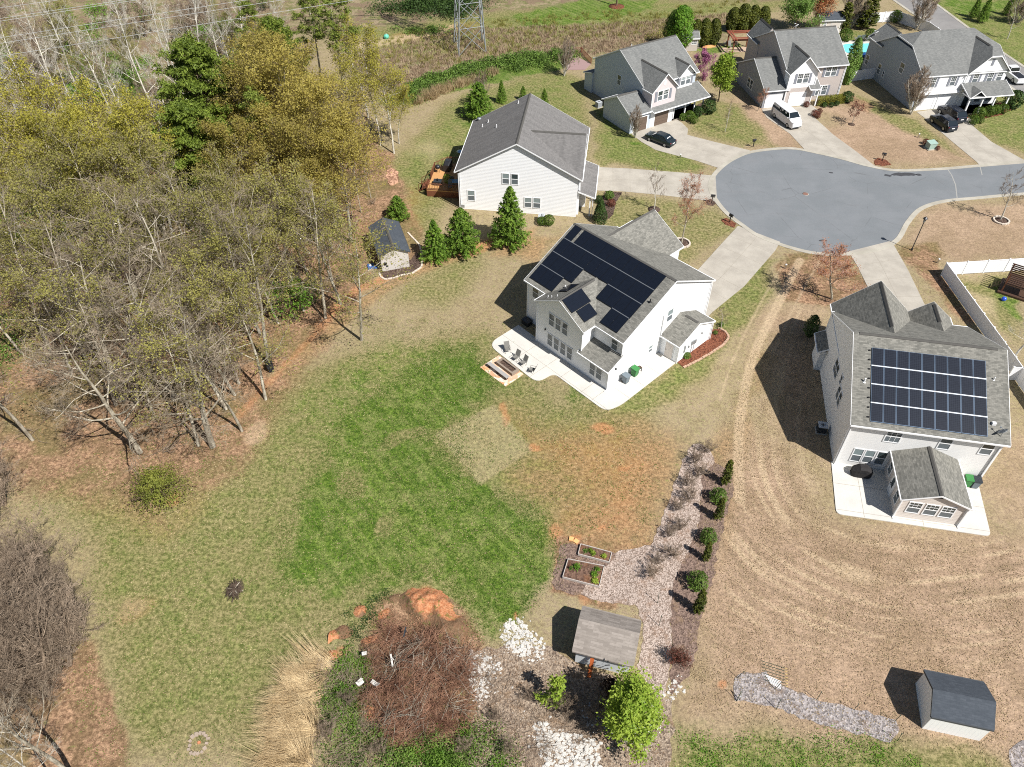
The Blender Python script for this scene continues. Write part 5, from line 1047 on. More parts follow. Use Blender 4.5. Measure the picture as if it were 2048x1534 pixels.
def wheelie(label, loc, rz, body, lid):
    t = thing('wheelie_bin', label, 'bin', loc, R(rz)); m = MB()
    n = [(-.24, -.24), (.24, -.24), (.24, .24), (-.24, .24)]; N_ = [(-.31, -.31), (.31, -.31), (.31, .34), (-.31, .34)]
    m.add([(x, y, .06) for x, y in n]+[(x, y, .98) for x, y in N_], [(3, 2, 1, 0), (4, 5, 6, 7), (0, 1, 5, 4), (1, 2, 6, 5), (2, 3, 7, 6), (3, 0, 4, 7)]); m.build('body', body, t)
    m = MB(); m.slab([(-.34, -.36, 1.03), (.34, -.36, 1.03), (.34, .38, 1.1), (-.34, .38, 1.1)], .06); m.box(-.3, .3, .36, .42, .98, 1.04); m.build('lid', lid, t)
    for s in (-1, 1): m = MB(); m.tube((s*.3, .3, .12), (s*.24, .3, .12), .12, n=10); m.build('wheel', M_BLACK, t)
    return t
M_GRNP = m_plain('green_plastic', (.04, .19, .05), .5); M_GRYP = m_plain('blue_grey_plastic', (.14, .17, .19), .5)
wheelie('grey-blue wheeled bin beside the white side wall', (*LA(2.3, -.65), .08), 43, M_GRYP, M_GRYP); wheelie('green wheeled bin between the grey bin and the low stand', (*LA(3.75, -.6), .08), 46, M_GRNP, M_GRNP)
t_ = thing('plastic_stand', 'low dark slatted stand beside the green bin', 'stand', (*LA(4.5, -.5), .08), R(43)); m = MB(); m.box(-.28, .28, -.22, .22, .5, .56); m.build('top', M_MULD, t_)
for x in (-.24, .24):
    for y in (-.18, .18): m = MB(); m.box(x-.03, x+.03, y-.03, y+.03, 0, .5); m.build('leg', M_DARK, t_)
t_ = thing('deck_box', 'black storage box by the back door of the front house', 'storage box', (*LA(1.35, 12.9), .0), R(43)); m = MB(); m.box(-.35, .35, -.5, .5, 0, .55); m.build('body', M_BLACK, t_); m = MB(); m.slab([(-.38, -.53, .58), (.38, -.53, .62), (.38, .53, .62), (-.38, .53, .58)], .06); m.build('lid', M_BLACK, t_)
# side bed of the front house
b1 = [A.px(*p)[:2] for p in ((1425, 644), (1440, 640), (1456, 652), (1460, 662), (1444, 680), (1400, 708), (1362, 734), (1352, 724))]
mb = MB(); mb.prism([A.loc(*p)[:2] for p in ((8.6, -2.3), (8.4, -3.3), (14.2, -4.0), (16.0, -3.4), (16.3, -2.3), (14.0, -.3), (13.9, -2.3))], -.05, .05); tag(mb.build('mulch_bed', M_MULR), 'red mulch bed beside the side annex', None, None, 'structure')
def edging(label, pts, mat=M_BRICK, w=.22, h=.12, gap=.03, L_=.28, jit_=.03, seed=3, z=0):
    rnd = random.Random(seed); m = MB(); pts = [Vector(p[:2]) for p in pts]; tot = 0
    for i in range(len(pts)-1):
        a, b = pts[i], pts[i+1]; d = b-a; n = max(1, int(d.length/L_)); ang = math.atan2(d.y, d.x)
        for k in range(n):
            c = a.lerp(b, (k+.5)/n); m.rbox((c.x+rnd.uniform(-jit_, jit_), c.y+rnd.uniform(-jit_, jit_), z+h/2), (d.length/n-gap, w, h*rnd.uniform(.85, 1.15)), ang+rnd.uniform(-.08, .08))
    o = m.build('border_edging', mat); return tag(o, label, 'edging')
edging('block edging round the red mulch bed', catmull([A.loc(*p) for p in ((8.4, -3.3), (11, -3.75), (14.2, -4.0), (15.7, -3.7), (16.3, -2.9), (16.2, -2.0))], 4))
# chip path and planting strip
bed('wood_chip_path', [(1385, 888), (1400, 886), (1422, 900), (1428, 925), (1405, 952), (1400, 1010), (1395, 1060), (1372, 1110), (1346, 1160), (1342, 1240), (1345, 1310), (1330, 1390), (1300, 1400), (1275, 1330), (1290, 1250), (1270, 1210), (1180, 1200), (1160, 1185), (1215, 1130), (1240, 1100), (1300, 1090), (1320, 1050), (1345, 980), (1365, 920)], M_CHIP, .03, .12, .4, 4, 'pale wood-chip path')
bed('mulch_bed', [(1428, 925), (1452, 940), (1468, 965), (1462, 1000), (1440, 1080), (1425, 1160), (1402, 1230), (1395, 1300), (1378, 1350), (1340, 1390), (1342, 1310), (1340, 1240), (1344, 1160), (1370, 1110), (1393, 1060), (1398, 1010), (1403, 952)], M_MULP, .026, .15, .4, 5, 'brown mulch strip under the row of evergreens')
bed('mulch_bed', [(1122, 1092), (1140, 1088), (1160, 1090), (1235, 1108), (1240, 1130), (1215, 1165), (1200, 1200), (1110, 1180), (1104, 1165)], M_MULP, .022, .12, .4, 6, 'mulched ground round the raised beds')
bed('rough_clearing', [(940, 1300), (1010, 1290), (1110, 1290), (1150, 1330), (1290, 1380), (1350, 1400), (1345, 1480), (1330, 1600), (960, 1640), (930, 1480), (960, 1400)], m_chips('litter_ground', (lin(106, 92, 80), lin(156, 140, 122), lin(128, 104, 80)), 9.), .018, .3, .6, 7, 'leaf-strewn rough ground at the bottom')
bed('gravel_strip', [(1465, 1370), (1480, 1345), (1530, 1345), (1560, 1370), (1640, 1400), (1720, 1420), (1790, 1440), (1800, 1460), (1780, 1484), (1700, 1464), (1600, 1436), (1540, 1410), (1470, 1402)], M_GRAV, .03, .12, .4, 8, 'grey gravelly garden strip')
bed('gravel_strip', [(2018, 1500), (2034, 1484), (2070, 1480), (2100, 1560), (2040, 1560), (2022, 1530)], M_GRAV, .03, .1, .4, 9, 'grey gravel patch in the lower right corner')
bed('mulch_bed', [(762, 548), (752, 536), (765, 530), (822, 520), (832, 505), (845, 515), (843, 532), (824, 545), (790, 555), (770, 558)], M_MULD, .04, .08, .3, 10, 'dark mulch in front of the beige shed')
edging('pale stone edging in front of the beige shed', catmull(P((758, 545), (765, 557), (780, 558), (800, 552), (825, 546), (842, 534), (845, 515), (838, 490), (815, 465)), 4), M_STONE, .2, .1, .02, .3, .05)
def ring(px, py, r, label, mat=M_MULD, stone=True, sm=M_STONE, rz=0):
    c = g2(px, py); rnd = random.Random(int(px)); mb = MB(); mb.lathe([(r, -.05), (r, .06), (r*.4, .12), (.01, .13)], 16, (c[0], c[1], 0)); tag(mb.build('mulch_bed', mat), 'mulch ring '+label, None, None, 'structure')
    if stone: edging('stone ring '+label, [(c[0]+(r+.08)*math.cos(a*.3927), c[1]+(r+.08)*math.sin(a*.3927)) for a in range(17)], sm, .2, .2, .03, .3, .02)
ring(1363, 487, .95, 'round the pink-tipped tree'); ring(1308, 419, .8, 'round the slim white tree', stone=False); ring(2002, 442, .85, 'round the bare tree on the right verge'); ring(1703, 249, .5, 'round the small brown-leafed tree', stone=False)
bed('mulch_bed', [(1442, 440), (1452, 436), (1472, 447), (1468, 456), (1450, 449)], M_MULR, .05, .05, .3, 11, 'red mulch under the mailbox by the driveway')
bed('mulch_bed', [(1412, 402), (1422, 398), (1432, 406), (1426, 412), (1414, 410)], M_MULD, .05, .05, .3, 12, 'dark mulch under the upper mailbox')
bed('mulch_bed', [(1748, 322), (1756, 316), (1772, 320), (1783, 330), (1764, 332), (1750, 330)], M_MULR, .05, .05, .3, 13, 'planted bed under the kerbside mailbox')
bed('mulch_bed', [(1202, 440), (1212, 442), (1226, 430), (1232, 405), (1244, 385), (1230, 384), (1210, 382), (1204, 400), (1200, 425)], M_MULD, .045, .06, .3, 14, 'dark bed along the white gabled house')
bed('mulch_bed', [(1360, 238), (1396, 236), (1412, 214), (1404, 205), (1386, 215), (1372, 228)], M_MULD, .045, .06, .3, 15, 'bed of shrubs by the blue-grey porch')
bed('mulch_bed', [(1630, 205), (1700, 208), (1688, 188), (1640, 192)], M_MULD, .045, .06, .3, 16, 'bed under the clipped hedge'); bed('mulch_bed', [(1946, 232), (1952, 240), (2004, 230), (2030, 215), (2000, 205), (1960, 215)], M_MULR, .045, .06, .3, 17, 'bed of round shrubs by the corner porch')
bed('rubble_patch', [(772, 345), (782, 335), (798, 345), (795, 365), (778, 372)], m_chips('brick_rubble', (lin(130, 96, 76), lin(190, 150, 124), lin(110, 78, 60)), 5.), .08, .2, .4, 18, 'patch of rubble beside the wood')
bed('paved_slab', [(1126, 118), (1150, 112), (1182, 128), (1170, 140), (1135, 140)], m_plain('purple_paving', lin(150, 124, 120), .9), .06, .02, 1, 19, 'purple-brown paved square behind the blue-grey house')
bed('pool_deck', [(1668, 84), (1760, 78), (1765, 118), (1690, 122), (1668, 100)], M_CONCW, .04, .05, 1, 20, 'pale paving round the pool')
pw = MB(); pw.prism(catmull(P((1684, 96), (1690, 89), (1720, 88), (1762, 88), (1764, 106), (1720, 109), (1694, 106)), 4, True), 0, .055); tw_ = NT('pool_water'); tag(pw.build('pool_water', tw_.done(tw_.mix(tw_.noise(tw_.new('ShaderNodeTexCoord').outputs['Object'], 1.2, 3), lin(96, 200, 206), lin(140, 222, 222)), .08, .6)), 'turquoise swimming pool water', None, None, 'structure')
# raised beds
def raised(label, corners, plants, name='raised_bed'):
    c = [Vector(g2(*p)) for p in corners]; o = sum(c, Vector((0, 0)))/4; t = thing(name, label, 'raised bed', (o.x, o.y, 0)); q = [v-o for v in c]
    for i in range(4):
        a, b = q[i], q[(i+1) % 4]; d = (b-a); m = MB(); m.rbox(((a.x+b.x)/2, (a.y+b.y)/2, .14), (d.length, .05, .28), math.atan2(d.y, d.x)); m.build('board', M_WEATH, t)
    m = MB(); m.prism([tuple(v*.98) for v in q], -.02, .2); m.build('soil', M_SOIL, t); rs = np.random.RandomState(len(plants)+7)
    for (fx, fy, r, hh, lf) in plants:
        p = q[0].lerp(q[1], fx).lerp(q[3].lerp(q[2], fx), fy); n = int(260*r*r/.09)+60; cc = np.stack([p.x+rs.normal(size=n)*r*.45, p.y+rs.normal(size=n)*r*.45, .2+rs.rand(n)*hh], 1); V, F = quads(cc, .055, rs); np_mesh('vegetable_plants', V, F, lf, t)
    return t
raised('long narrow raised bed with two green clumps', ((1161, 1091), (1223, 1108), (1218, 1127), (1156, 1111)), ((.45, .6, .22, .25, LF_LIME), (.35, .4, .2, .2, LF_LIME), (.8, .6, .22, .25, LF_LIME), (.2, .5, .2, .1, LF_SHRUB)))
raised('large square raised bed with leafy rows and stakes', ((1136, 1121), (1208, 1135), (1198, 1176), (1125, 1157)), ((.3, .35, .3, .4, LF_GREEN), (.15, .5, .15, .4, LF_SHRUB), (.85, .25, .22, .3, LF_GREEN), (.8, .5, .3, .25, LF_GREEN), (.85, .8, .3, .25, LF_LIME)))
# ------------------------------------------------------------------ yard trees and shrubs
cyp = [make_conifer('conifer', 201+i, 7, (2.3, 2.6)[i], LF_CYP, (330, 380)[i], 30, .15, up=(-.05, .1)[i], power=(.75, .6)[i]) for i in range(2)]
arb = make_conifer('columnar_conifer', 211, 3, .42, LF_ARB, 120, 24, .07, power=.42, up=.5, asp=.45)
prof_round = lambda t: .5*np.sqrt(np.clip(1-(2*t-1)**2, 0, 1))*1.05
ball = make_bush('round_shrub', 221, 1, prof_round, 1500, LF_BOX, .045, z0=.0, lump=.10, shell=.85, stemr=.03)
ballL = make_bush('pale_round_shrub', 222, 1, prof_round, 1400, LF_SHRUB, .05, lump=.2, shell=.75, stemr=.03); ballD = make_bush('dark_shrub', 223, 1, prof_round, 1400, LF_DARKG, .05, lump=.25, shell=.75, stemr=.03)
arbT = make_bush('arborvitae', 224, 4, lambda t: .85*np.sin(np.clip(t*.85+.12, 0, 1)*math.pi)**.55*.95, 5200, LF_ARB, .10, lump=.18, shell=.85)
def conif(base, topy, lab, i=0, wide=1.0, grp=None):
    b = g2(*base); return plant(cyp[i % 2], b, hgt(b, base[0], topy), lab, 'conifer', grp, wide=wide)
conif((1020, 490), 374, 'tall bright green conifer in front of the white gable', 0, 1.0); conif((925, 505), 418, 'broad green conifer, middle of the three before the white gable', 1, 1.15); conif((872, 518), 440, 'small green conifer nearest the beige shed', 0, 1.05)
conif((958, 235), 165, 'dark conifer behind the left eave of the white gabled house', 1, 1.3); conif((1003, 205), 160, 'slim conifer in the back row, second from the left', 0, .8); conif((1046, 200), 172, 'small conifer peeping over the white gabled roof', 1, .8); conif((1088, 215), 177, 'conifer right of the ridge of the white gabled house', 0, .9)
conif((797, 438), 392, 'bushy dark green shrub beside the beige shed', 1, 1.3)
hollyC = make_bush('holly_shrub', 231, 3.2, lambda t: 1.05*np.clip(1-t, 0, 1)**.6*np.clip(t*8+.5, 0, 1), 3800, LF_DARKG, .08, lump=.15, shell=.85); b = g2(1199, 443); plant(hollyC, b, 3.3, 'conical green shrub at the front corner of the white gabled house', 'shrub')
def sh(p, px, py, d, lab, cat='shrub', grp=None, hk=.9): o = plant(p, g2(px, py), None, lab, cat, grp, sc=d); o.scale = (d, d, d*hk); return o
sh(ball, 1097, 449, 1.5, 'low clipped shrub beside the air conditioner, right half'); sh(ball, 1083, 449, 1.2, 'low clipped shrub beside the air conditioner, left half')
sh(ballL, 1218, 398, 1.3, 'greenish shrub near the white porch, upper'); sh(ballD, 1197, 405, 1.1, 'dark shrub squeezed against the white porch')
redb = make_bush('reddish_shrub', 233, 1, prof_round, 1200, LF_RED, .05, lump=.25, shell=.7, stemr=.03); sh(redb, 1222, 412, 1.1, 'reddish shrub in the bed by the white porch')
gl = 'planting strip evergreens'
for i, (px, py, ty) in enumerate(((1448, 968, 922), (1434, 1038, 998), (1410, 1120, 1086), (1394, 1224, 1182))):
    b = g2(px, py); plant(arb, b, hgt(b, px, ty), ('column evergreen at the top end of the mulch strip', 'column evergreen touching the first round shrub', 'column evergreen touching the second round shrub', 'column evergreen at the bottom end of the mulch strip')[i], 'evergreen', gl)
for i, (px, py, d) in enumerate(((1434, 1002, 1.45), (1414, 1082, 1.4), (1392, 1172, 1.6))): sh(ballL, px, py, d, ('round green shrub, top of three in the mulch strip', 'round green shrub, middle of three in the mulch strip', 'round green shrub, bottom of three in the mulch strip')[i], 'shrub', 'round shrubs in the mulch strip', 1.05)
twg = make_tree('bare_shrub', 241, bark=(BK_DARK, BK_TWIG), H=2.0, r=.035, nlimb=9, sub=(6, 5, 3), crown0=.08, spread=.8, up=.5, multi=3, tw=.006)
for i, (px, py) in enumerate(((1388, 925), (1374, 972), (1352, 1020), (1336, 1072), (1316, 1128))): plant(twg, g2(px, py), 1.9-.12*i, ('bare shrub at the rounded top of the chip path', 'second bare shrub down the chip path', 'third bare shrub down the chip path', 'fourth bare shrub down the chip path', 'lowest bare shrub on the chip path, by the raised beds')[i], 'shrub', 'bare shrubs on the chip path')
for i, (px, py) in enumerate(((1412, 905), (1396, 950), (1380, 1000), (1360, 1060), (1345, 1110), (1300, 1150))): plant(twg, g2(px, py), 1.5+.1*(i % 3), 'pale twiggy shrub standing in the wood chips', 'shrub', 'twiggy shrubs in the wood chips', wide=1.2)
rsh = make_tree('reddish_twiggy_shrub', 243, LF_RED, 1, .04, .1, (BK_DARK, BK_BROWN), H=1.6, r=.04, nlimb=10, sub=(6, 5, 2), crown0=.08, spread=.9, up=.35, multi=3, tw=.006); plant(rsh, g2(1357, 1325), 1.7, 'reddish twiggy shrub at the foot of the chip path', 'shrub')
plant(make_bush('bronze_shrub', 244, 1.5, prof_round2 if False else (lambda t: .8*np.sqrt(np.clip(1-(2*t-1)**2, 0, 1))), 900, LF_BLACKL, .09, lump=.35, shell=.6, twigs=8), g2(1222, 1385), 1.6, 'dark bronze shrub leaning on the white shed wall', 'shrub')
pear = make_tree('flowering_tree', 251, LF_LIME, 6, .085, .2, (BK_BROWN, BK_BROWN), H=6, r=.09, nlimb=20, sub=(8, 6, 2), crown0=.08, spread=.62, up=.5, tw=.008)
o = plant(pear, g2(1262, 1470), 5.6, 'leafy lime-green tree with white blossom near the bottom edge', 'tree', wide=1.45); rs = np.random.RandomState(5); P_, N_ = blob_pts(rs, 520, lambda t: 1.25*np.sqrt(np.clip(1-(2*t-1)**2, 0, 1)), 4.4, .3, .85); P_[:, 2] += 1.2; V, F = quads(P_, .05, rs); np_mesh('blossom', V, F, LF_WHITE, o)
spk = make_tree('young_tree', 252, LF_LIME, 4, .07, .1, (BK_DARK, BK_BROWN), H=3.6, r=.05, nlimb=7, sub=(4, 3, 1), crown0=.15, spread=.3, up=.7, tw=.008); plant(spk, g2(1112, 1412), 3.6, 'young upright tree with lime leaves beside the white rocks', 'tree', wide=1.7)
plant(twg, g2(1130, 1420), 2.6, 'small bare bush right of the young lime tree', 'shrub'); plant(twg, g2(1200, 1440), 2.8, 'bare bush left of the blossom tree', 'shrub')
yard = make_tree('young_bare_tree', 261, bark=(BK_PALE, BK_BROWN), H=5, r=.06, nlimb=12, sub=(6, 4, 2), crown0=.25, spread=.5, up=.45, tw=.008)
vase = make_tree('vase_shaped_bare_tree', 262, bark=(BK_PALE, BK_TWIG), H=6, r=.10, nlimb=12, sub=(8, 7, 4), crown0=.12, spread=.55, up=.75, multi=4, tw=.009)
pinkt = make_tree('pink_budding_tree', 263, LF_RUST, 1, .04, .1, (BK_GREY, BK_PINKT), H=6, r=.08, nlimb=14, sub=(7, 6, 3), crown0=.25, spread=.6, up=.45, tw=.009)
def yt(p, px, py, ty, lab, cat='tree', wide=1.0, grp=None, lf=None): b = g2(px, py); return plant(p, b, hgt(b, px, ty), lab, cat, grp, wide=wide)
yt(pinkt, 1363, 487, 366, 'bare tree with pink-red tips in a stone ring', wide=1.0); yt(yard, 1308, 419, 330, 'slim bare tree with white trunk near the long driveway')
yt(pinkt, 1664, 598, 500, 'wide tree with pinkish buds beside the right driveway', wide=1.7); yt(yard, 2000, 440, 345, 'bare tree in a stone ring on the right verge', wide=1.3); yt(paleF[1], 2022, 725, 600, 'pale-trunked bare tree inside the white fence', wide=1.5)
yt(vase, 1270, 276, 208, 'slim grey-brown tree against the brown garage', wide=.75); yt(yard, 1450, 264, 205, 'thin white-stemmed tree on the small front lawn'); yt(vase, 1128, 152, 72, 'bare tree behind the blue-grey house on the field edge', wide=.8)
yt(vase, 1822, 228, 130, 'big vase-shaped bare tree at the corner house', wide=1.0); yt(pinkt, 1515, 222, 176, 'small pinkish tree against the tan side wing'); yt(make_tree('small_brown_tree', 264, LF_RED, 1, .09, .15, (BK_GREY, BK_BROWN), H=2.6, r=.05, nlimb=9, sub=(5, 4, 1), crown0=.35, spread=.8, up=.25, tw=.01), 1703, 248, 207, 'small brown-leafed tree on the tan lawn')
yt(vase, 966, 215, 140, 'pale bare tree among the conifers behind the white gable', wide=.7); yt(yard, 1175, 300, 245, 'faint leafless shrub beside the white gabled house', wide=.6)
lt = make_tree('leafy_green_tree', 265, LF_LIME, 6, .10, .22, (BK_BROWN, BK_BROWN), H=5.5, r=.09, nlimb=16, sub=(7, 5, 2), crown0=.22, spread=.55, up=.35, tw=.01); yt(lt, 1437, 203, 118, 'fresh green tree between the blue-grey and tan houses')
yt(make_tree('redbud_tree', 266, LF_PINK, 4, .08, .15, (BK_DARK, BK_DARK), H=4.6, r=.09, nlimb=14, sub=(7, 5, 2), crown0=.15, spread=.8, up=.2, tw=.01), 1405, 162, 106, 'pink blossoming tree behind the blue-grey house')
yt(make_bush('narrow_leafy_tree', 267, 6, lambda t: .95*np.sin(np.clip(t*.9+.08, 0, 1)*math.pi)**.6, 5000, LF_WILL, .10, lump=.3, shell=.7), 1692, 168, 76, 'narrow leafy tree between the tan and corner houses')
sh(ballD, 1416, 226, 2.3, 'large dark round shrub at the blue-grey porch corner'); sh(ballD, 1394, 232, 1.7, 'dark shrub in front of the blue-grey porch'); sh(ball, 1378, 240, 1.6, 'mid-green shrub before the blue-grey porch, left'); sh(ball, 1387, 246, 1.3, 'small round shrub at the lower edge of the porch bed'); sh(ballL, 1366, 240, 1.2, 'bright green low shrub by the porch step')
hd = thing('clipped_hedge', 'long clipped yellow-green hedge before the tan house', 'hedge', (*g2(1658, 207), 0), R(12)); rs = np.random.RandomState(8); n = 5200; c = np.stack([rs.uniform(-2.4, 2.4, n), rs.uniform(-.55, .55, n), rs.uniform(0, 1.15, n)], 1); f = rs.randint(0, 3, n); c[f == 0, 2] = 1.15+rs.normal(size=(f == 0).sum())*.04; c[f == 1, 1] = -.55+rs.normal(size=(f == 1).sum())*.04; V, F = quads(c, .07, rs); np_mesh('foliage', V, F, m_leaf('yellow_hedge', lin(112, 114, 36), lin(150, 148, 60), .2), hd); m = MB()
for x in (-1.8, -.6, .6, 1.8): m.tube((x, 0, 0), (x, 0, .9), .04, n=5)
m.build('stems', BK_BROWN, hd, uv=False)
sh(ballD, 1692, 204, 1.9, 'round blue-green shrub at the end of the clipped hedge'); 
for i, (x, y) in enumerate(((1648, 214), (1662, 214), (1672, 211))): sh(ballD, x, y, .85, ('low shrub under the hedge, left', 'low shrub under the hedge, middle', 'low shrub under the hedge, right')[i])
for i, (x, y, d) in enumerate(((1612, 214, 1.0), (1628, 232, 1.1), (1638, 227, .9), (1634, 236, .9))): sh(redb, x, y, d, ('small dark bush by the tan doorstep', 'brownish bush at the path bend, left', 'brownish bush at the path bend, right', 'brownish bush at the path bend, lowest')[i])
for i, (x, y, d) in enumerate(((1955, 236, 1.9), (1975, 232, 1.8), (1988, 228, 1.6), (2003, 226, 1.6))): sh(ball, x, y, d, ('round shrub nearest the dark cars by the corner porch', 'round shrub second from the dark cars', 'round shrub third from the dark cars', 'round shrub fourth from the dark cars')[i])
sh(ballD, 2022, 215, 3.0, 'large dark shrub at the right end of the corner porch'); sh(ball, 1945, 248, 1.5, 'low shrub by the rear of the dark cars, left'); sh(ball, 1958, 246, 1.2, 'low shrub by the rear of the dark cars, right')
# behind the upper houses
for i, (x, y, h, w) in enumerate(((1356, 100, 7.5, 1.15), (1342, 96, 6.5, 1.0))): plant(make_bush('tall_green_tree', 270+i, 6, lambda t: 1.5*np.sin(np.clip(t*.85+.1, 0, 1)*math.pi)**.6, 6500, (LF_GREEN, LF_SHRUB)[i], .12, lump=.3, shell=.75), g2(x, y), h, ('bright green full tree behind the weathered shed', 'duller green tree beside the bright one behind the weathered shed')[i], wide=w)
for i, (x, y, h, w) in enumerate(((1388, 92, 4.6, 1.3), (1405, 92, 4.8, 1.3), (1424, 90, 4.6, 1.3), (1462, 62, 4.2, 1.5), (1482, 62, 4.8, 1.5), (1502, 62, 4.6, 1.4), (1522, 62, 4.4, 1.4))): plant(arbT, g2(x, y), h, 'full dark evergreen in the row behind the pergola', 'evergreen', 'dark evergreens behind the pergola', wide=w)
plant(make_tree('willow_tree', 281, LF_WILL, 6, .12, .35, (BK_BROWN, BK_TWIG), H=7, r=.16, nlimb=18, sub=(8, 6, 2), crown0=.2, spread=.75, up=.1, tw=.012), g2(1588, 62), 7.5, 'pale green willow-like tree behind the tan house')
plant(make_tree('rust_coloured_tree', 282, LF_RUST, 3, .11, .3, (BK_BROWN, BK_TWIG), H=6, r=.12, nlimb=14, sub=(7, 5, 2), crown0=.15, spread=.7, up=.3, tw=.012), g2(1635, 58), 6.5, 'rust-coloured budding tree left of the pool yard shed')
plant(vase, g2(1702, 55), 8, 'brown vase-shaped tree behind the pool yard fence'); plant(vase, g2(1832, 60), 8, 'tan vase-shaped tree beside the upper road', wide=1.2); plant(vase, g2(2035, 45), 7, 'brown leafy-tipped tree in the upper right corner', wide=1.5); plant(yard, g2(2014, 78), 6.5, 'bare tree on the verge beyond the upper road', wide=1.3)
for i, (x, y, h) in enumerate(((1684, 62, 5), (1722, 58, 5), (1734, 56, 5.4))): plant(arb, g2(x, y), h, ('dark column evergreen beside the pool yard shed', 'brown-green column pair in the pool yard, left', 'brown-green column pair in the pool yard, right')[i], 'evergreen', wide=1.9)
for i, (x, y, d) in enumerate(((1689, 82, 2.4), (1739, 80, 2.2), (1747, 46, 1.7), (1788, 44, 2.4))): sh(ball, x, y, d, ('clipped ball shrub by the pool, left', 'clipped ball shrub by the pool, right', 'small yellow-green ball against the white fence', 'shrub in the far corner of the white fence')[i])
for i, (x, y, h) in enumerate(((1945, 35, 4.2), (1962, 45, 4.4), (2012, 30, 4))): plant(cyp[i % 2], g2(x, y), h, ('dark conifer beyond the upper road, left', 'dark conifer beyond the upper road, right', 'dark conifer under the brown tree, upper right')[i], 'conifer', wide=.75)
plant(make_bush('upright_evergreen', 284, 2.8, lambda t: .75*np.sin(np.clip(t*.9+.08, 0, 1)*math.pi)**.7, 2600, LF_DARKG, .07, lump=.3), g2(1618, 672), 2.9, 'upright dark evergreen by the left wall of the right solar house', 'evergreen')
plant(yard, g2(1441, 660), 3.0, 'bare many-stemmed shrub in the red mulch bed', 'shrub', wide=1.2)
for i, (x, y, d) in enumerate(((1373, 716, .8), (1442, 652, .6), (1430, 668, .5))): sh(ballL, x, y, d, ('green tuft at the lower end of the red mulch bed', 'green tuft at the upper end of the red mulch bed', 'small green tuft in the middle of the red mulch bed')[i], 'plant')
# ------------------------------------------------------------------ loose growth too fine to count
def in_poly(px, n, seed):
    rs = np.random.RandomState(seed); pts = np.array(P(*px)); lo, hi = pts.min(0), pts.max(0); out = []
    while sum(len(o) for o in out) < n:
        q = rs.rand(n*3, 2)*(hi-lo)+lo; ins = np.zeros(len(q), bool)
        for i in range(len(pts)):
            x0, y0 = pts[i]; x1, y1 = pts[(i+1) % len(pts)]
            if y0 != y1: ins ^= ((y0 > q[:, 1]) != (y1 > q[:, 1])) & (q[:, 0] < (x1-x0)*(q[:, 1]-y0)/(y1-y0)+x0)
        out.append(q[ins])
    return np.concatenate(out)[:n], rs
LF_FIELD = m_leaf('field_grass', lin(150, 128, 104), lin(190, 168, 140), .2, .2); BNO = [0]
def blades(name, px, n, h, w, mat, label, lean=(0, 0), seed=1, z0=0., spread=.35, clump=None, crad=.25, cvar=0.):
    q, rs = in_poly(px, n, seed)
    cl = np.zeros((n, 2))
    if clump: c, _ = in_poly(px, clump, seed+50); ii = rs.randint(0, clump, n); q = c[ii]+rs.normal(size=(n, 2))*crad; cl = (rs.normal(size=(clump, 2))*cvar)[ii]
    hh = h*rs.uniform(.5, 1.2, n); dx = (rs.normal(size=n)*spread+lean[0]+cl[:, 0])*hh; dy = (rs.normal(size=n)*spread+lean[1]+cl[:, 1])*hh; a = rs.rand(n)*6.283; wx, wy = np.cos(a)*w, np.sin(a)*w
    z = np.full(n, z0); b0 = np.stack([q[:, 0]-wx, q[:, 1]-wy, z], 1); b1 = np.stack([q[:, 0]+wx, q[:, 1]+wy, z], 1); tp = np.stack([q[:, 0]+dx, q[:, 1]+dy, z+hh], 1)
    V = np.stack([b0, b1, tp], 1).reshape(-1, 3); o = np_mesh(name, V, np.arange(n*3).reshape(n, 3), mat); return tag(o, label, None, None, 'stuff')
def cover(name, px, n, h, size, mat, label, seed=1, clumps=60, cr=.6):
    c, rs = in_poly(px, clumps, seed); i = rs.randint(0, clumps, n); q = c[i]+rs.normal(size=(n, 2))*cr; hk = np.random.RandomState(seed+9).uniform(.4, 1.1, clumps)[i]
    d = np.exp(-((q-c[i])**2).sum(1)/(2*cr*cr)); z = rs.rand(n)*h*hk*d**.5+.03
    V, F = quads(np.stack([q[:, 0], q[:, 1], z], 1), size, rs); return tag(np_mesh(name, V, F, mat), label, None, None, 'stuff')
def tangle(name, px, n, h, L_, r, mat, label, seed=1, hill=None, curve=.3):
    q, rs = in_poly(px, n, seed); z = rs.rand(n)**1.5*h
    nb = max(4, n//28); bc = rs.randint(0, nb, n); q0, _ = in_poly(px, nb, seed+70); q = np.where((rs.rand(n) < .75)[:, None], q0[bc]+rs.normal(size=(n, 2))*.28, q); a = np.where(rs.rand(n) < .75, (rs.rand(nb)*6.283)[bc]+rs.normal(size=n)*.4, rs.rand(n)*6.283); e = rs.normal(size=n)*.3; ll = L_*rs.uniform(.4, 1.4, n); d = np.stack([np.cos(a)*np.cos(e), np.sin(a)*np.cos(e), np.sin(e)], 1)*ll[:, None]
    p0 = np.stack([q[:, 0], q[:, 1], z+.05], 1); p1 = p0+d*.5+rs.normal(size=(n, 3))*curve*ll[:, None]*.25; p2 = p1+d*.5
    for p in (p0, p1, p2):
        p[:, 2] = np.maximum(p[:, 2], .03)
        if hill: p[:, 2] += hill(p[:, 0], p[:, 1])
    rr = r*rs.uniform(.5, 1.4, n); S = np.concatenate([np.concatenate([p0, p1, rr[:, None], rr[:, None]*.8], 1), np.concatenate([p1, p2, rr[:, None]*.8, rr[:, None]*.4], 1)]); V, F = tubes(S, 3); return tag(np_mesh(name, V, F, mat), label, None, None, 'stuff')
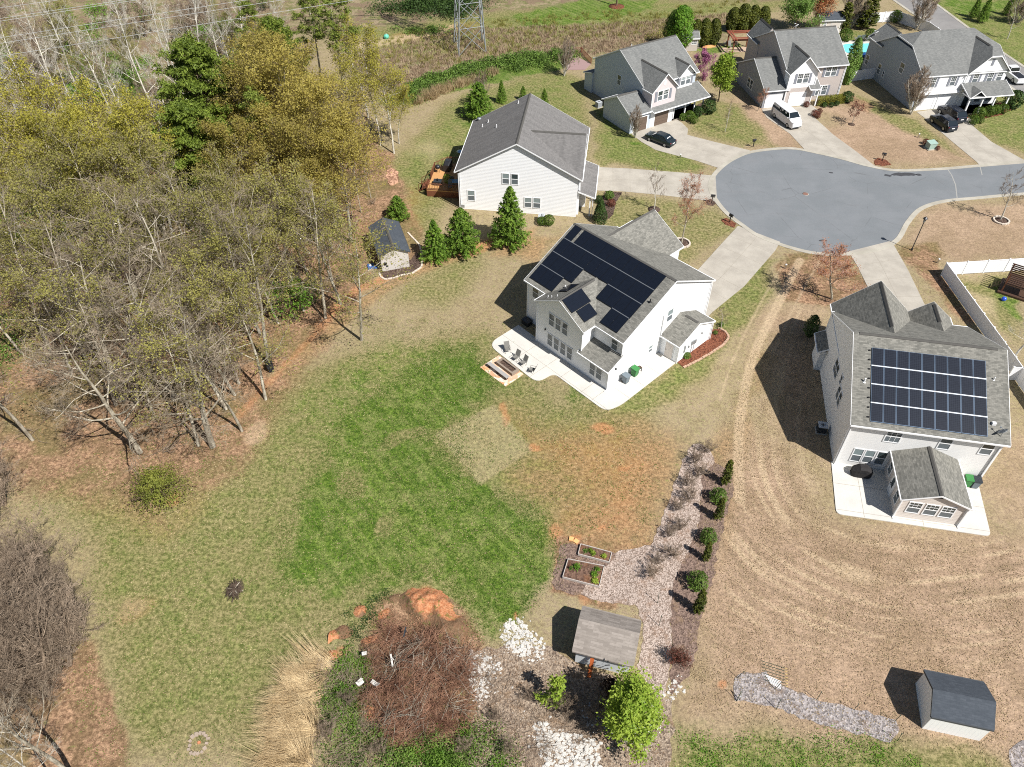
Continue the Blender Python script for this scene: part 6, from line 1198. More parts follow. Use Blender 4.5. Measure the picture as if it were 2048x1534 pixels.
blades('dry_grass', [(700, 120), (900, 60), (1180, 50), (1330, 40), (1520, 20), (1340, 90), (1180, 110), (1100, 125), (960, 130), (820, 170), (720, 160)], 30000, .6, .05, LF_FIELD, 'tall dry grass on the rough field', clump=2600, spread=.3)
blades('dry_grass', [(720, 80), (1000, 40), (1500, 0), (1340, 60), (1100, 90), (830, 150)], 8000, .7, .05, LF_OLIVE, 'olive weeds on the rough field', clump=500, seed=4)
blades('reeds', [(826, 205), (832, 196), (880, 178), (935, 158), (992, 142), (996, 150), (940, 168), (880, 190), (834, 214)], 4200, 1.3, .04, LF_STRAW, 'line of tan reeds along the hedge', (.1, -.1), 7, spread=.2, clump=110, crad=.3, cvar=.2)
cover('bramble_hedge', [(790, 195), (840, 165), (960, 128), (1060, 112), (1150, 108), (1150, 126), (1060, 138), (1000, 148), (930, 166), (850, 192), (815, 208)], 34000, 1.8, .13, LF_SHRUB, 'green bramble hedge along the field edge', 11, 90, .9)
cover('weeds', [(740, 20), (900, 0), (1000, -20), (980, 10), (900, 34), (780, 28)], 16000, 3.0, .16, LF_DARKG, 'dark scrub at the top edge behind the pylon', 12, 50, 1.6)
cover('weeds', [(790, 60), (900, 56), (905, 68), (800, 74)], 2600, 1.0, .12, LF_SHRUB, 'low green scrub on the dirt track', 13, 14, .7)
cover('weeds', [(1300, 70), (1350, 50), (1352, 100), (1290, 110)], 2600, 1.4, .12, LF_OLIVE, 'scrub at the edge of the rough field', 17, 14, .9)
for i, (s, pp, n, m_) in enumerate(((21, [(30, 330), (160, 330), (160, 480), (10, 520)], 9000, LF_GREEN), (22, [(150, 110), (300, 110), (290, 190), (150, 190)], 6000, LF_GREEN), (23, [(380, 400), (460, 420), (440, 520), (380, 500)], 3000, LF_SHRUB), (24, [(-200, 560), (0, 540), (40, 700), (-100, 800)], 6000, LF_SHRUB), (25, [(560, 380), (620, 420), (600, 470), (540, 450)], 2500, LF_DARKG))):
    cover('undergrowth', pp, n, 1.1, .12, m_, 'green undergrowth on the wood floor', s, 26, 1.0)
tangle('forest_debris', [(0, 860), (250, 940), (430, 880), (540, 740), (700, 600), (760, 420), (700, 300), (300, 300), (-100, 300), (-300, 800)], 5000, .4, 1.4, .02, BK_TWIG, 'fallen twigs on the wood floor', 31)
cover('leaf_litter', [(0, 860), (250, 940), (430, 880), (540, 740), (700, 600), (760, 420), (700, 300), (300, 300), (-100, 300), (-300, 800)], 30000, .12, .07, m_leaf('fallen_leaves', lin(150, 112, 80), lin(196, 156, 116), .1), 'drifts of fallen leaves under the trees', 32, 500, 1.2)
# ------------------------------------------------------------------ spoil heap, brush and rocks at the bottom
HLS = [(g2(862, 1215), 1.25, .9), (g2(825, 1200), .9, .5), (g2(900, 1260), 1.2, .6), (g2(850, 1340), 2.0, .9), (g2(800, 1400), 1.7, .7), (g2(900, 1400), 1.5, .6), (g2(770, 1235), .8, .35), (g2(720, 1222), .6, .3), (g2(690, 1265), .7, .35), (g2(655, 1275), .6, .3), (g2(665, 1310), .6, .3), (g2(745, 1290), 1.0, .4), (g2(735, 1400), 1.2, .4), (g2(785, 1195), .5, .25), (g2(790, 1470), 1.0, .4)]
def hill(x, y):
    n = vnoise(x, y, .35, 61)*.5+vnoise(x, y, .9, 62)*.8; b = 0
    for c, r, h in HLS: b = b+h*np.exp(-(((x-c[0])**2+(y-c[1])**2)/(r*r)))
    return np.clip(b*(.5+n*.9)-.16, -.3, 5)
gx = np.arange(-14, 1.5, .13); gy = np.arange(15, 33, .13); HX, HY = np.meshgrid(gx, gy); HZ = hill(HX, HY)-.02; ny, nx = HX.shape; idx = np.arange(ny*nx).reshape(ny, nx)
cl_ = np.zeros(HX.shape)
for c, r in ((g2(862, 1200), 1.5), (g2(832, 1185), .8), (g2(900, 1225), .9), (g2(655, 1278), .9), (g2(664, 1306), .8), (g2(712, 1218), .6), (g2(735, 1216), .5), (g2(760, 1225), .7), (g2(740, 1275), .7), (g2(690, 1330), .6), (g2(735, 1430), .6)): cl_ = np.maximum(cl_, np.exp(-(((HX-c[0])**2+(HY-c[1])**2)/(r*r))))
tm = NT('heap_earth'); tcm = tm.new('ShaderNodeTexCoord').outputs['Object']; n1 = tm.noise(tcm, 1.3, 5, .7); n2 = tm.noise(tcm, 6, 4, .75); at_ = tm.new('ShaderNodeAttribute', attribute_name='clay').outputs['Fac']
cm = tm.mix(tm.ramp(n1, .38, .6), lin(122, 90, 68), lin(98, 80, 58)); cm = tm.mix(tm.ramp(n2, .35, .7, 0, .6), cm, lin(146, 118, 92)); cc_ = tm.mix(tm.ramp(n2, .35, .65), lin(168, 104, 68), lin(196, 144, 106)); cm = tm.mix(tm.ramp(tm.math('SUBTRACT', at_, tm.math('MULTIPLY', n1, .8)), -.12, .14), cm, cc_); cm = tm.mix(tm.ramp(tm.noise(tcm, 2.3, 4), .57, .66, 0, .6), cm, lin(98, 108, 52)); tm.bump(tm.math('ADD', n1, n2), 1.0, .12)
o = np_mesh('spoil_heap', np.stack([HX.ravel(), HY.ravel(), HZ.ravel()], 1), np.stack([idx[:-1, :-1].ravel(), idx[:-1, 1:].ravel(), idx[1:, 1:].ravel(), idx[1:, :-1].ravel()], 1), tm.done(cm, .95, .1), None, True); tag(o, 'earth heap with bare orange clay on its upper end', None, None, 'structure')
aa = o.data.attributes.new('clay', 'FLOAT', 'POINT')
if len(aa.data) == cl_.size: aa.data.foreach_set('value', cl_.ravel().astype(np.float32))
tangle('dead_brush', [(770, 1240), (830, 1262), (900, 1275), (950, 1305), (950, 1370), (930, 1460), (850, 1500), (760, 1480), (730, 1380), (740, 1300)], 6000, .75, .9, .012, BK_RED, 'heap of dead brown branches', 33, hill); tangle('dead_brush', [(770, 1290), (940, 1290), (940, 1460), (780, 1480)], 420, 1.1, 1.5, .013, BK_GREY, 'grey cut branches on the brush heap', 34, hill)
cover('dead_leaves', [(760, 1230), (930, 1250), (960, 1360), (920, 1470), (740, 1480), (730, 1300)], 9000, .35, .045, m_leaf('brown_dead_leaves', lin(126, 88, 66), lin(176, 132, 102), .1), 'brown dead leaves on the brush heap', 35, 120, .6)
blades('reeds', [(545, 1534), (560, 1440), (590, 1370), (640, 1310), (672, 1312), (650, 1380), (640, 1440), (622, 1534), (600, 1640), (540, 1640)], 5200, 1.5, .018, LF_STRAW, 'flattened tan reeds leaning left', (-.9, -.2), 36, spread=.22, clump=150, crad=.14, cvar=.7)
cover('bramble', [(640, 1310), (720, 1300), (750, 1360), (740, 1440), (700, 1534), (640, 1534), (640, 1400)], 6000, .7, .06, LF_SHRUB, 'green bramble behind the flattened reeds', 37, 60, .45); cover('bramble', [(720, 1470), (860, 1470), (960, 1440), (1030, 1500), (1020, 1640), (700, 1640)], 16000, 1.0, .065, LF_SHRUB, 'green bramble along the bottom edge', 38, 90, .5); cover('weeds', [(690, 1230), (760, 1190), (790, 1180), (740, 1260), (700, 1300)], 1500, .3, .05, LF_DARKG, 'tufts of green weed on the clay', 39, 30, .25)
cover('weeds', [(1360, 1470), (1560, 1480), (1760, 1460), (1850, 1534), (1850, 1600), (1340, 1600)], 9000, .16, .05, LF_GREEN, 'clumps of green weed along the bottom right', 40, 150, .35)
def rocks(label, px, n, s, seed):
    q, rs = in_poly(px, n, seed); q = q+rs.normal(size=q.shape)*.22; m = MB(); s0 = s
    for i in range(n):
        a = s0*rs.choice((.3, .5, .7, 1.1, 1.7), p=(.3, .25, .2, .17, .08))*rs.uniform(.8, 1.2); k = 6; r_ = rs.uniform(.7, 1.15, k); th0 = rs.rand()*6; hh = a*rs.uniform(.25, .6)
        lo = [(q[i, 0]+math.cos(th0+j*6.283/k)*a*r_[j], q[i, 1]+math.sin(th0+j*6.283/k)*a*r_[j]*.8, -.02) for j in range(k)]; hi = [(q[i, 0]+math.cos(th0+j*6.283/k)*a*r_[j]*.65, q[i, 1]+math.sin(th0+j*6.283/k)*a*r_[j]*.55, hh*rs.uniform(.7, 1.1)) for j in range(k)]
        m.add(lo+hi, [tuple(range(k, 2*k))]+[(j, (j+1) % k, k+(j+1) % k, k+j) for j in range(k)])
    return tag(m.build('loose_rocks', M_ROCKW, uv=False), label, None, None, 'stuff')
rocks('white rocks beside the young lime tree', [(1010, 1245), (1035, 1240), (1060, 1262), (1085, 1290), (1080, 1320), (1030, 1310), (1005, 1280)], 800, .12, 51); rocks('white rocks trailing from the brush heap', [(940, 1300), (990, 1320), (1000, 1335), (975, 1375), (960, 1410), (930, 1370)], 650, .11, 52)
rocks('white rocks at the bottom edge', [(1068, 1460), (1085, 1445), (1130, 1470), (1190, 1480), (1200, 1560), (1100, 1560), (1080, 1500)], 1500, .13, 53); rocks('white rocks at the foot of the chip path', [(1338, 1358), (1362, 1352), (1360, 1375), (1342, 1402), (1334, 1396)], 110, .11, 54); rocks('small white stones in the clearing', [(950, 1380), (1080, 1330), (1090, 1440), (980, 1480)], 60, .07, 55); rocks('white rocks beside the blossom tree', [(1170, 1400), (1215, 1440), (1190, 1470), (1160, 1440)], 90, .09, 56)
edging('sawn orange stones above the narrow raised bed', P((1138, 1078), (1148, 1080), (1156, 1086)), m_plain('orange_stone', lin(222, 168, 110), .9), .4, .15, .05, .45)

# fine ground litter and tufts over the lawns
LF_FLECK = m_leaf('pale_leaf_flecks', lin(170, 146, 112), lin(216, 196, 160), .1, .1)
cover('leaf_litter', [(250, 960), (430, 890), (540, 745), (620, 690), (720, 590), (860, 560), (960, 640), (940, 760), (760, 800), (600, 900), (420, 1080), (280, 1080)], 9000, .04, .035, LF_FLECK, 'pale fallen leaves strewn on the lawn by the wood', 81, 700, 1.1)
cover('leaf_litter', [(0, 1000), (300, 1080), (700, 1000), (1000, 900), (1080, 1000), (980, 1290), (640, 1290), (500, 1534), (180, 1534)], 5000, .03, .025, LF_FLECK, 'scattered pale flecks on the lower lawn', 82, 1500, 1.5)
LF_TUFT = m_leaf('lawn_tufts', lin(70, 98, 32), lin(112, 134, 54), .3, .1); LF_TUFT2 = m_leaf('straw_tufts', lin(140, 122, 88), lin(186, 166, 130), .2, .1)
cover('grass_tufts', [(690, 820), (870, 700), (950, 690), (1000, 770), (930, 860), (960, 970), (1090, 1010), (1130, 1110), (1060, 1220), (960, 1280), (880, 1160), (560, 1180), (560, 1060), (620, 950)], 42000, .07, .05, LF_TUFT, 'tufts of lush green grass on the lawn', 83, 2600, .35)
cover('grass_tufts', [(0, 1000), (560, 780), (760, 640), (1000, 640), (1200, 820), (1330, 900), (1300, 1060), (1100, 1060), (980, 1290), (640, 1290), (560, 1534), (180, 1534)], 30000, .06, .045, LF_TUFT, 'scattered green tufts in the pale lawn', 84, 2200, .22)
cover('grass_tufts', [(1400, 1000), (1500, 700), (1620, 620), (1660, 1060), (2048, 1090), (2048, 1534), (1380, 1420)], 42000, .05, .045, LF_TUFT2, 'dry straw tufts on the right-hand lawn', 85, 3200, .4)
cover('grass_tufts', [(0, 1000), (700, 660), (1000, 600), (1330, 850), (1300, 1060), (980, 1290), (640, 1290), (560, 1534), (180, 1534)], 30000, .05, .045, LF_TUFT2, 'dry straw tufts in the left-hand lawn', 86, 3000, .4)

cover('bramble', [(740, 1480), (900, 1465), (1010, 1480), (1000, 1640), (720, 1640)], 9000, .9, .06, LF_GREEN, 'brighter green leaves in the bottom bramble', 91, 26, .4)
cover('bramble', [(650, 1330), (730, 1310), (745, 1390), (700, 1470), (640, 1450)], 4500, .6, .055, LF_GREEN, 'bright green leaves beside the brush heap', 92, 16, .35)
tangle('dead_brush', [(640, 1330), (760, 1300), (760, 1534), (620, 1600)], 1500, .6, 1.0, .010, BK_TWIG, 'thin dry stems through the bramble', 93)
tangle('dead_brush', [(900, 1270), (1000, 1330), (1100, 1400), (1200, 1380), (1180, 1534), (940, 1534)], 1500, .35, .9, .009, BK_TWIG, 'dry stems scattered over the clearing', 94)
cover('leaf_litter', [(940, 1300), (1010, 1290), (1110, 1290), (1290, 1380), (1345, 1480), (1330, 1600), (960, 1640), (930, 1480)], 12000, .05, .04, m_leaf('tan_litter', lin(132, 104, 80), lin(188, 160, 130), .1), 'leaf litter over the clearing and its rocks', 95, 700, .5)
cover('leaf_litter', [(1385, 888), (1422, 900), (1428, 925), (1400, 1010), (1372, 1110), (1346, 1160), (1345, 1310), (1330, 1390), (1275, 1330), (1270, 1210), (1160, 1185), (1240, 1100), (1320, 1050), (1365, 920)], 5000, .03, .035, m_leaf('pinkish_litter', lin(120, 92, 76), lin(170, 140, 120), .1), 'fallen leaves on the wood-chip path', 96, 420, .35)
for i, (px, py, h) in enumerate(((700, 1400, 1.6), (660, 1470, 1.8), (760, 1500, 1.5), (930, 1500, 1.6), (990, 1440, 1.4), (1020, 1500, 1.6), (1060, 1400, 1.5))): plant(twg, g2(px, py), h, 'small dry bush in the rough growth at the bottom', 'shrub', 'dry bushes in the rough growth')
# ------------------------------------------------------------------ vehicles
def m_paint(name, col, rough=.22, metal=.0): return m_plain(name, col, rough, .6, metal, .04, 1.)
M_TYRE = m_plain('tyre_rubber', (.02, .02, .02), .8, .2); M_RIM = m_plain('alloy_rim', (.4, .41, .42), .3, .6, .7); M_CGLS = m_plain('car_glass', (.012, .018, .022), .05, .8, 0, .1); M_RED = m_plain('tail_lamp_red', (.35, .01, .015), .2, .6); M_CHR = m_plain('bright_trim', (.6, .62, .64), .2, .6, .7)
def loft(m, st, mi=0):
    """st: list of (x, [(y,z)...]) half-sections mirrored"""
    k = len(st[0][1]); vs = []
    for x, h in st:
        vs += [(x, y, z) for y, z in h]+[(x, -y, z) for y, z in h[::-1]]
    n = 2*k; fs = []
    for i in range(len(st)-1):
        for j in range(n): fs.append((i*n+j, i*n+(j+1) % n, (i+1)*n+(j+1) % n, (i+1)*n+j))
    fs.append(tuple(range(n-1, -1, -1))); fs.append(tuple((len(st)-1)*n+j for j in range(n))); m.add(vs, fs, mi, False)
def vehicle(name, label, cat, loc, hd, body, L_, W, Hh, belt, cab, hood, wb, wr=.33, roofm=None, rear_h=None, kind='car', posts=()):
    """front towards +x. belt: belt-line height; cab=(x rear base, x rear top, x front top, x front base)"""
    t = thing(name, label, cat, (*loc, .035), R(hd)); hw = W/2; l = L_/2; z0 = .22
    rh = rear_h or belt; m = MB()
    S = lambda x, top, k=1.0, bt=z0: (x, [(hw*.80*k, bt), (hw*.97*k, bt+.12), (hw*k, (bt+top)/2), (hw*.96*k, top-.07), (hw*.82*k, top)])
    st = [S(-l, rh*.86, .86, z0+.12), S(-l+.12, rh-.02, .94), S(-l+.5, rh), S(cab[0], rh), S(0, belt), S(cab[3], belt-.0), S(l-.55, hood, .97), S(l-.15, hood-.10, .9), S(l, hood*.78, .80, z0+.1)]
    loft(m, st); m.build('body', body, t)
    g = MB(); a, b_, c, d = cab; hz = Hh; G_ = lambda x, y0, z0_, y1, z1: (x, [(y0, z0_), (y1, z1)])
    ww, rw = hw*.93, hw*.74
    loft(g, [(a, [(ww, belt-.05), (ww*.97, belt)]), (b_, [(ww, belt-.05), (rw, hz-.05)]), (c, [(ww, belt-.05), (rw, hz-.05)]), (d, [(ww, belt-.05), (ww*.95, belt)])]); g.build('windows', M_CGLS, t)
    r_ = MB(); loft(r_, [(b_-.02, [(rw+.02, hz-.07), (rw*.8, hz)]), ((b_+c)/2, [(rw+.03, hz-.06), (rw*.8, hz+.03)]), (c+.02, [(rw+.02, hz-.07), (rw*.8, hz)])]); r_.build('roof', roofm or body, t)
    p = MB()
    for s in (-1, 1):
        for (x0, x1, w_) in ((a, b_, .07), (d, c, .06), ((b_+c)/2, (b_+c)/2, .06)): p.tube((x0, s*ww*.99, belt-.03), (x1, s*(rw+.01), hz-.05), w_*.6, n=4)
    for x in posts: p.slab([(x-.2, -ww*.97, belt-.05), (x+.2, -ww*.97, belt-.05), (x+.2, -rw-.03, hz-.04), (x-.2, -rw-.03, hz-.04)], .04); p.slab([(x-.2, ww*.97, belt-.05), (x+.2, ww*.97, belt-.05), (x+.2, rw+.03, hz-.04), (x-.2, rw+.03, hz-.04)], .04)
    p.build('pillars', body, t)
    for x in (-wb/2, wb/2):
        for s in (-1, 1):
            w = MB(); w.tube((x, s*(hw-.2), wr), (x, s*(hw+.015), wr), wr, n=16); wo = w.build('wheel', M_TYRE, t); w = MB(); w.tube((x, s*(hw), wr), (x, s*(hw+.03), wr), wr*.62, n=12); w.build('rim', M_RIM, wo)
    for s in (-1, 1):
        q = MB(); q.rbox((-l+.1, s*hw*.7, rh*.82), (.14, hw*.36, .16)); q.build('tail_lamp', M_RED, t); q = MB(); q.rbox((l-.16, s*hw*.68, hood*.86), (.2, hw*.3, .13)); q.build('headlight', M_CHR, t); q = MB(); q.rbox((c+.35, s*(hw+.06), belt+.02), (.14, .16, .12)); q.build('mirror', body, t)
    q = MB(); q.rbox((-l-.005, 0, rh*.66), (.03, .5, .13)); q.build('number_plate', M_TRIM, t); q = MB(); q.rbox((-l+.02, 0, z0+.18), (.12, W*.8, .16)); q.rbox((l-.04, 0, z0+.18), (.12, W*.75, .14)); q.build('bumper', M_DARK if kind != 'truck' else M_CHR, t)
    return t
P_DKBLUE = m_paint('dark_blue_green_paint', (.012, .022, .028)); P_BLACK = m_paint('blue_black_paint', (.008, .012, .022)); P_WHITE = m_paint('white_paint', (.78, .78, .78), .3)
SED = vehicle('parked_car', 'dark blue-green sedan parked before the brown garage doors', 'car', (22.07, 106.43), 137.8, P_DKBLUE, 4.7, 1.8, 1.45, .95, (-1.75, -.95, .45, 1.25), .85, 2.75)
q = MB()
for k in range(3): q.rbox((-1.38+.0, -.3+k*.3, 1.2), (.16, .16, .015), M=Matrix.Rotation(R(-30), 4, 'Y'))
q.build('rear_window_decal', M_TRIM, SED)
vehicle('parked_car', 'black SUV on the left of the corner house driveway with red tail lamps', 'car', (66.2, 111.5), 104.7, P_BLACK, 4.6, 1.87, 1.68, 1.08, (-2.05, -1.55, .35, 1.2), 1.0, 2.7, .35)
vehicle('parked_car', 'dark SUV on the right, nearer the garage of the corner house', 'car', (68.7, 114.5), 104.7, P_BLACK, 4.9, 1.95, 1.75, 1.12, (-2.25, -1.75, .4, 1.25), 1.05, 2.9, .37)
VAN = vehicle('parked_van', 'white passenger van on the tan house driveway', 'van', (42.5, 113.0), -70.8, P_WHITE, 5.7, 2.0, 2.15, 1.5, (-2.78, -2.7, 1.2, 1.9), 1.3, 3.5, .36, posts=(-2.5, -2.1, -1.7, -1.3, -.35, .6))
TR = vehicle('pickup_truck', 'white pickup truck parked on the upper road', 'truck', (85.0, 129.0), 95, P_WHITE, 5.8, 2.0, 1.85, 1.2, (.0, .1, 1.1, 1.6), 1.15, 3.6, .4, rear_h=1.12, kind='truck'); q = MB(); q.box(-2.7, -.15, -.75, .75, 1.0, 1.135); q.build('truck_bed', M_BLACK, TR)
# ------------------------------------------------------------------ street furniture
LP = thing('street_lamp', 'black lantern street lamp on the verge by the turning circle', 'street lamp', (*g2(1823, 500.5), 0)); m = MB(); m.lathe([(.14, 0), (.12, .25), (.055, .35), (.05, 4.0), (.06, 4.05)], 10); m.build('pole', M_BLACK, LP); m = MB(); m.lathe([(.1, 4.05), (.13, 4.1), (.2, 4.5), (.19, 4.52)], 6, sm=False); m.build('lantern', m_plain('lantern_glass', (.2, .2, .18), .3), LP); m = MB(); m.lathe([(.29, 4.5), (.26, 4.58), (.06, 4.78), (.02, 4.86)], 6, sm=False); m.build('lantern_cap', M_BLACK, LP)
def mailbox(label, px, py, rz):
    t = thing('mailbox', label, 'mailbox', (*g2(px, py), 0), R(rz)); m = MB(); m.box(-.05, .05, -.05, .05, 0, 1.05); m.box(-.05, .05, -.3, .3, .88, .95); m.build('post', M_BLACK, t); m = MB(); m.ext([(-.1, 1.05), (-.1, 1.2), (-.06, 1.27), (.06, 1.27), (.1, 1.2), (.1, 1.05)], 'y', -.3, .26); m.build('box', M_BLACK, t); m = MB(); m.box(-.09, .09, -.32, -.3, 1.06, 1.22); m.build('door', M_DARK, t); return t
mailbox('black mailbox at the mouth of the long driveway', 1423, 406, 80); mailbox('black mailbox in the red mulch by the front house driveway', 1459, 445, 40); mailbox('black mailbox near the pink-budding tree and the kerb', 1678, 510, 0); mailbox('black mailbox on the lawn between sedan and van', 1506, 294, -70); mailbox('black mailbox in the planted kerbside bed', 1764, 322, -110)
def cleanout(label, px, py): t = thing('white_marker_post', label, 'marker post', (*g2(px, py), 0)); m = MB(); m.lathe([(.09, 0), (.09, .55), (.12, .55), (.12, .62), (.02, .66)], 8); m.build('post', M_TRIM, t)
cleanout('small white post beside the sedan driveway', 1360, 316); cleanout('small white post on the tan corner lawn', 1836, 275); cleanout('small white post on the striped straw lawn', 1570, 537); cleanout('small white post near the end of the white fence', 1875, 526)
mh = thing('manhole_cover', 'round rusty manhole cover in the turning circle', 'manhole cover', (*g2(1611, 388), .02)); m = MB(); m.lathe([(.36, 0), (.36, .012), (.33, .016)], 20); m.build('cover', m_plain('rusty_iron', lin(128, 96, 84), .8), mh); m = MB(); m.lathe([(.42, -.005), (.42, .008)], 20); m.build('rim', M_CURB, mh)
ub = thing('utility_box', 'pale green utility box among low shrubs on the tan lawn', 'utility box', (*g2(1860, 297), 0), R(15)); m = MB(); m.box(-.75, .75, -.6, .6, 0, .12); m.build('pad', M_CONC, ub); m = MB(); m.box(-.6, .6, -.45, .5, .12, .95); m.slab([(-.65, -.5, .98), (.65, -.5, .98), (.65, .55, 1.1), (-.65, .55, 1.1)], .08); m.build('cabinet', m_plain('pale_green_paint', lin(150, 172, 160), .5), ub)
for i, (x, y, d) in enumerate(((1850, 288, .9), (1868, 290, .8), (1874, 300, .7))): sh(redb, x, y, d, ('dark bush left of the utility box', 'dark bush behind the utility box', 'low bush right of the utility box')[i])
def acunit(label, loc, rz=0, mat=M_ACU):
    t = thing('air_conditioner', label, 'air conditioner', loc, R(rz)); m = MB(); m.box(-.5, .5, -.5, .5, -.02, .08); m.build('pad', M_CONC, t); m = MB(); m.box(-.4, .4, -.4, .4, .08, .85); m.build('case', mat, t)
    m = MB(); m.box(-.42, .42, -.42, .42, .85, .9); m.lathe([(.3, .9), (.3, .93), (.26, .93), (.25, .905)], 16); m.build('top_panel', m_plain('ac_top', (.45, .47, .48), .5), t); m = MB(); m.lathe([(.08, .9), (.07, .96)], 8); [m.rbox((.13*math.cos(a), .13*math.sin(a), .92), (.2, .05, .01), a) for a in (0, 1.57, 3.14, 4.71)]; m.build('fan', M_DARK, t)
acunit('air conditioner beside the low clipped shrub', (*g2(1083, 442), 0), -7, m_plain('ac_light', (.38, .44, .5), .5)); acunit('dark air conditioner in the shadow of the right solar house', (*g2(1641, 862), 0), -10, M_DARK); acunit('air conditioner against the blue-grey side wall', (*g2(1197, 214), 0), 30)
# covered grill and bins at the right house
gr = thing('covered_grill', 'black covered grill on the patio of the right solar house', 'grill', (*LB(2.35, -1.0), .08), R(-10.6)); m = MB(); loft(m, [(-.85, [(.28, .02), (.3, .75), (.15, .8)]), (-.6, [(.38, .0), (.38, .85), (.2, .98)]), (-.3, [(.4, 0), (.42, 1.05), (.25, 1.2)]), (.3, [(.4, 0), (.42, 1.05), (.25, 1.2)]), (.6, [(.38, .0), (.38, .85), (.2, .98)]), (.85, [(.28, .02), (.3, .75), (.15, .8)])]); m.build('cover', m_plain('black_canvas', (.028, .026, .026), .75, .2, 0, .3), gr); m = MB(); m.rbox((0, -.43, .75), (.7, .03, .05)); m.build('strap', M_BLACK, gr)
wheelie('green wheeled bin against the rear wall of the right solar house', (*LB(11.5, -.5), .08), -10, M_GRNP, M_GRNP); wheelie('dark wheeled bin at the rear corner of the right solar house', (*LB(12.15, -.55), .08), -10, M_GRYP, M_DARK)
wheelie('black bin at the foot of the leaning tree by the wood', (*g2(543, 742), 0), 20, M_DARK, M_BLACK)
# ------------------------------------------------------------------ deck of the white gabled house
DK = thing('wooden_deck', 'orange-brown timber deck with railings left of the white gabled house', 'deck', (*C.loc(-3.0, 6.2)[:2], 0), R(-7.7)); z = 1.0
m = MB(); m.prism([(-2.1, -3.8), (2.9, -3.8), (2.9, 3.6), (-.6, 3.6), (-2.1, 1.8)], z-.12, z); m.build('deck_boards', M_DECK, DK); m = MB(); m.box(-2.1, 2.9, -3.8, -3.7, .0, z-.13); m.box(-2.1, -2.0, -3.69, 1.8, .4, z-.13); m.build('skirt', M_WOODB, DK)
def rail(t, a, b, z, mat, h=.95, name='railing', sp=.22):
    m = MB(); a, b = Vector(a), Vector(b); d = b-a; n = int(d.length/sp); ang = math.atan2(d.y, d.x); c = (a+b)/2
    m.rbox((c.x, c.y, z+h), (d.length, .09, .05), ang); m.rbox((c.x, c.y, z+.1), (d.length, .06, .05), ang)
    for i in range(n+1): p = a.lerp(b, i/n); m.rbox((p.x, p.y, z+h/2+.05), (.04, .04, h-.08), ang)
    for p in (a, b): m.rbox((p.x, p.y, z+h/2), (.1, .1, h+.1), ang)
    return m.build(name, mat, t)
rail(DK, (-2.1, -3.8), (2.8, -3.8), z, M_WOODB); rail(DK, (-2.1, -3.8), (-2.1, -2.6), z, M_WOODB); rail(DK, (-2.1, -.8), (-2.1, 1.8), z, M_WOODB); rail(DK, (-2.1, 1.8), (-.6, 3.6), z, M_WOODB); rail(DK, (-.6, 3.6), (1.6, 3.6), z, M_WOODB)
m = MB()
for k in range(5): m.box(-2.4-k*.28, -2.1-k*.28, -2.5, -.9, z-.2*(k+1)-.04, z-.2*(k+1))
for y in (-2.55, -.85): m.slab([(-2.1, y-.04, z), (-2.1, y+.04, z), (-3.6, y+.04, .05), (-3.6, y-.04, .05)], .22)
m.build('steps', M_WOODB, DK)
for y in (-2.55, -.85):
    m = MB(); m.tube((-2.1, y, z+.9), (-3.5, y, .95), .04, n=5); m.tube((-3.5, y, 0), (-3.5, y, .95), .04, n=5); m.build('stair_rail', M_WOODB, DK)
dl = lambda x, y: (DK.location.x+x*math.cos(R(-7.7))-y*math.sin(R(-7.7)), DK.location.y+x*math.sin(R(-7.7))+y*math.cos(R(-7.7)), z)
t_ = thing('dining_table', 'blue-grey glass table in the shade on the deck', 'table', dl(1.6, -2.3)); m = MB(); m.box(-.9, .9, -.5, .5, .7, .74); m.build('table_top', m_plain('blue_table_glass', lin(110, 140, 160), .15, .6), t_)
for x in (-.8, .8):
    for y in (-.42, .42): m = MB(); m.box(x-.03, x+.03, y-.03, y+.03, 0, .7); m.build('leg', M_DARK, t_)
for i, (x, y, rz, lb) in enumerate(((.9, -1.2, 180, 'dark chair behind the deck table, left'), (2.0, -1.1, 180, 'dark chair behind the deck table, right'), (1.0, -3.2, 0, 'dark chair before the deck table'))):
    c = dup(CH, dl(x, y), R(rz), None, lb, 'chairs on the deck')
hb = thing('covered_grill', 'large black covered grill on the sunny corner of the deck', 'grill', dl(-.3, 2.1), R(-10)); m = MB(); loft(m, [(-.95, [(.4, 0), (.42, .9), (.25, .98)]), (-.3, [(.5, 0), (.48, 1.1), (.3, 1.25)]), (.6, [(.48, 0), (.46, 1.1), (.3, 1.22)]), (.95, [(.4, 0), (.42, .8), (.25, .88)])]); m.v = [(v[1], v[0], v[2]) for v in m.v]; m.build('cover', M_BLACK, hb); m = MB(); m.rbox((0, 0, 1.27), (.5, .3, .03)); m.build('cover_seam', M_DARK, hb)
sm_ = thing('smoker', 'round black barbecue at the edge of the deck', 'barbecue', dl(-1.5, .9)); m = MB(); m.lathe([(.1, .5), (.32, .65), (.38, .85), (.3, 1.05), (.08, 1.15)], 14); m.build('kettle', M_BLACK, sm_)
for a in (0, 2.1, 4.2): m = MB(); m.tube((.25*math.cos(a), .25*math.sin(a), 0), (.15*math.cos(a), .15*math.sin(a), .6), .02, n=5); m.build('leg', M_BLACK, sm_)
ft = thing('fire_table', 'small dark fire table in the middle of the deck', 'fire table', dl(-.9, -2.2), R(-5)); m = MB(); m.box(-.5, .5, -.4, .4, 0, .5); m.build('base', M_MULD, ft); m = MB(); m.box(-.55, .55, -.45, .45, .5, .56); m.lathe([(.12, .56), (.1, .8), (.12, .82)], 8); m.build('top', M_DARK, ft)
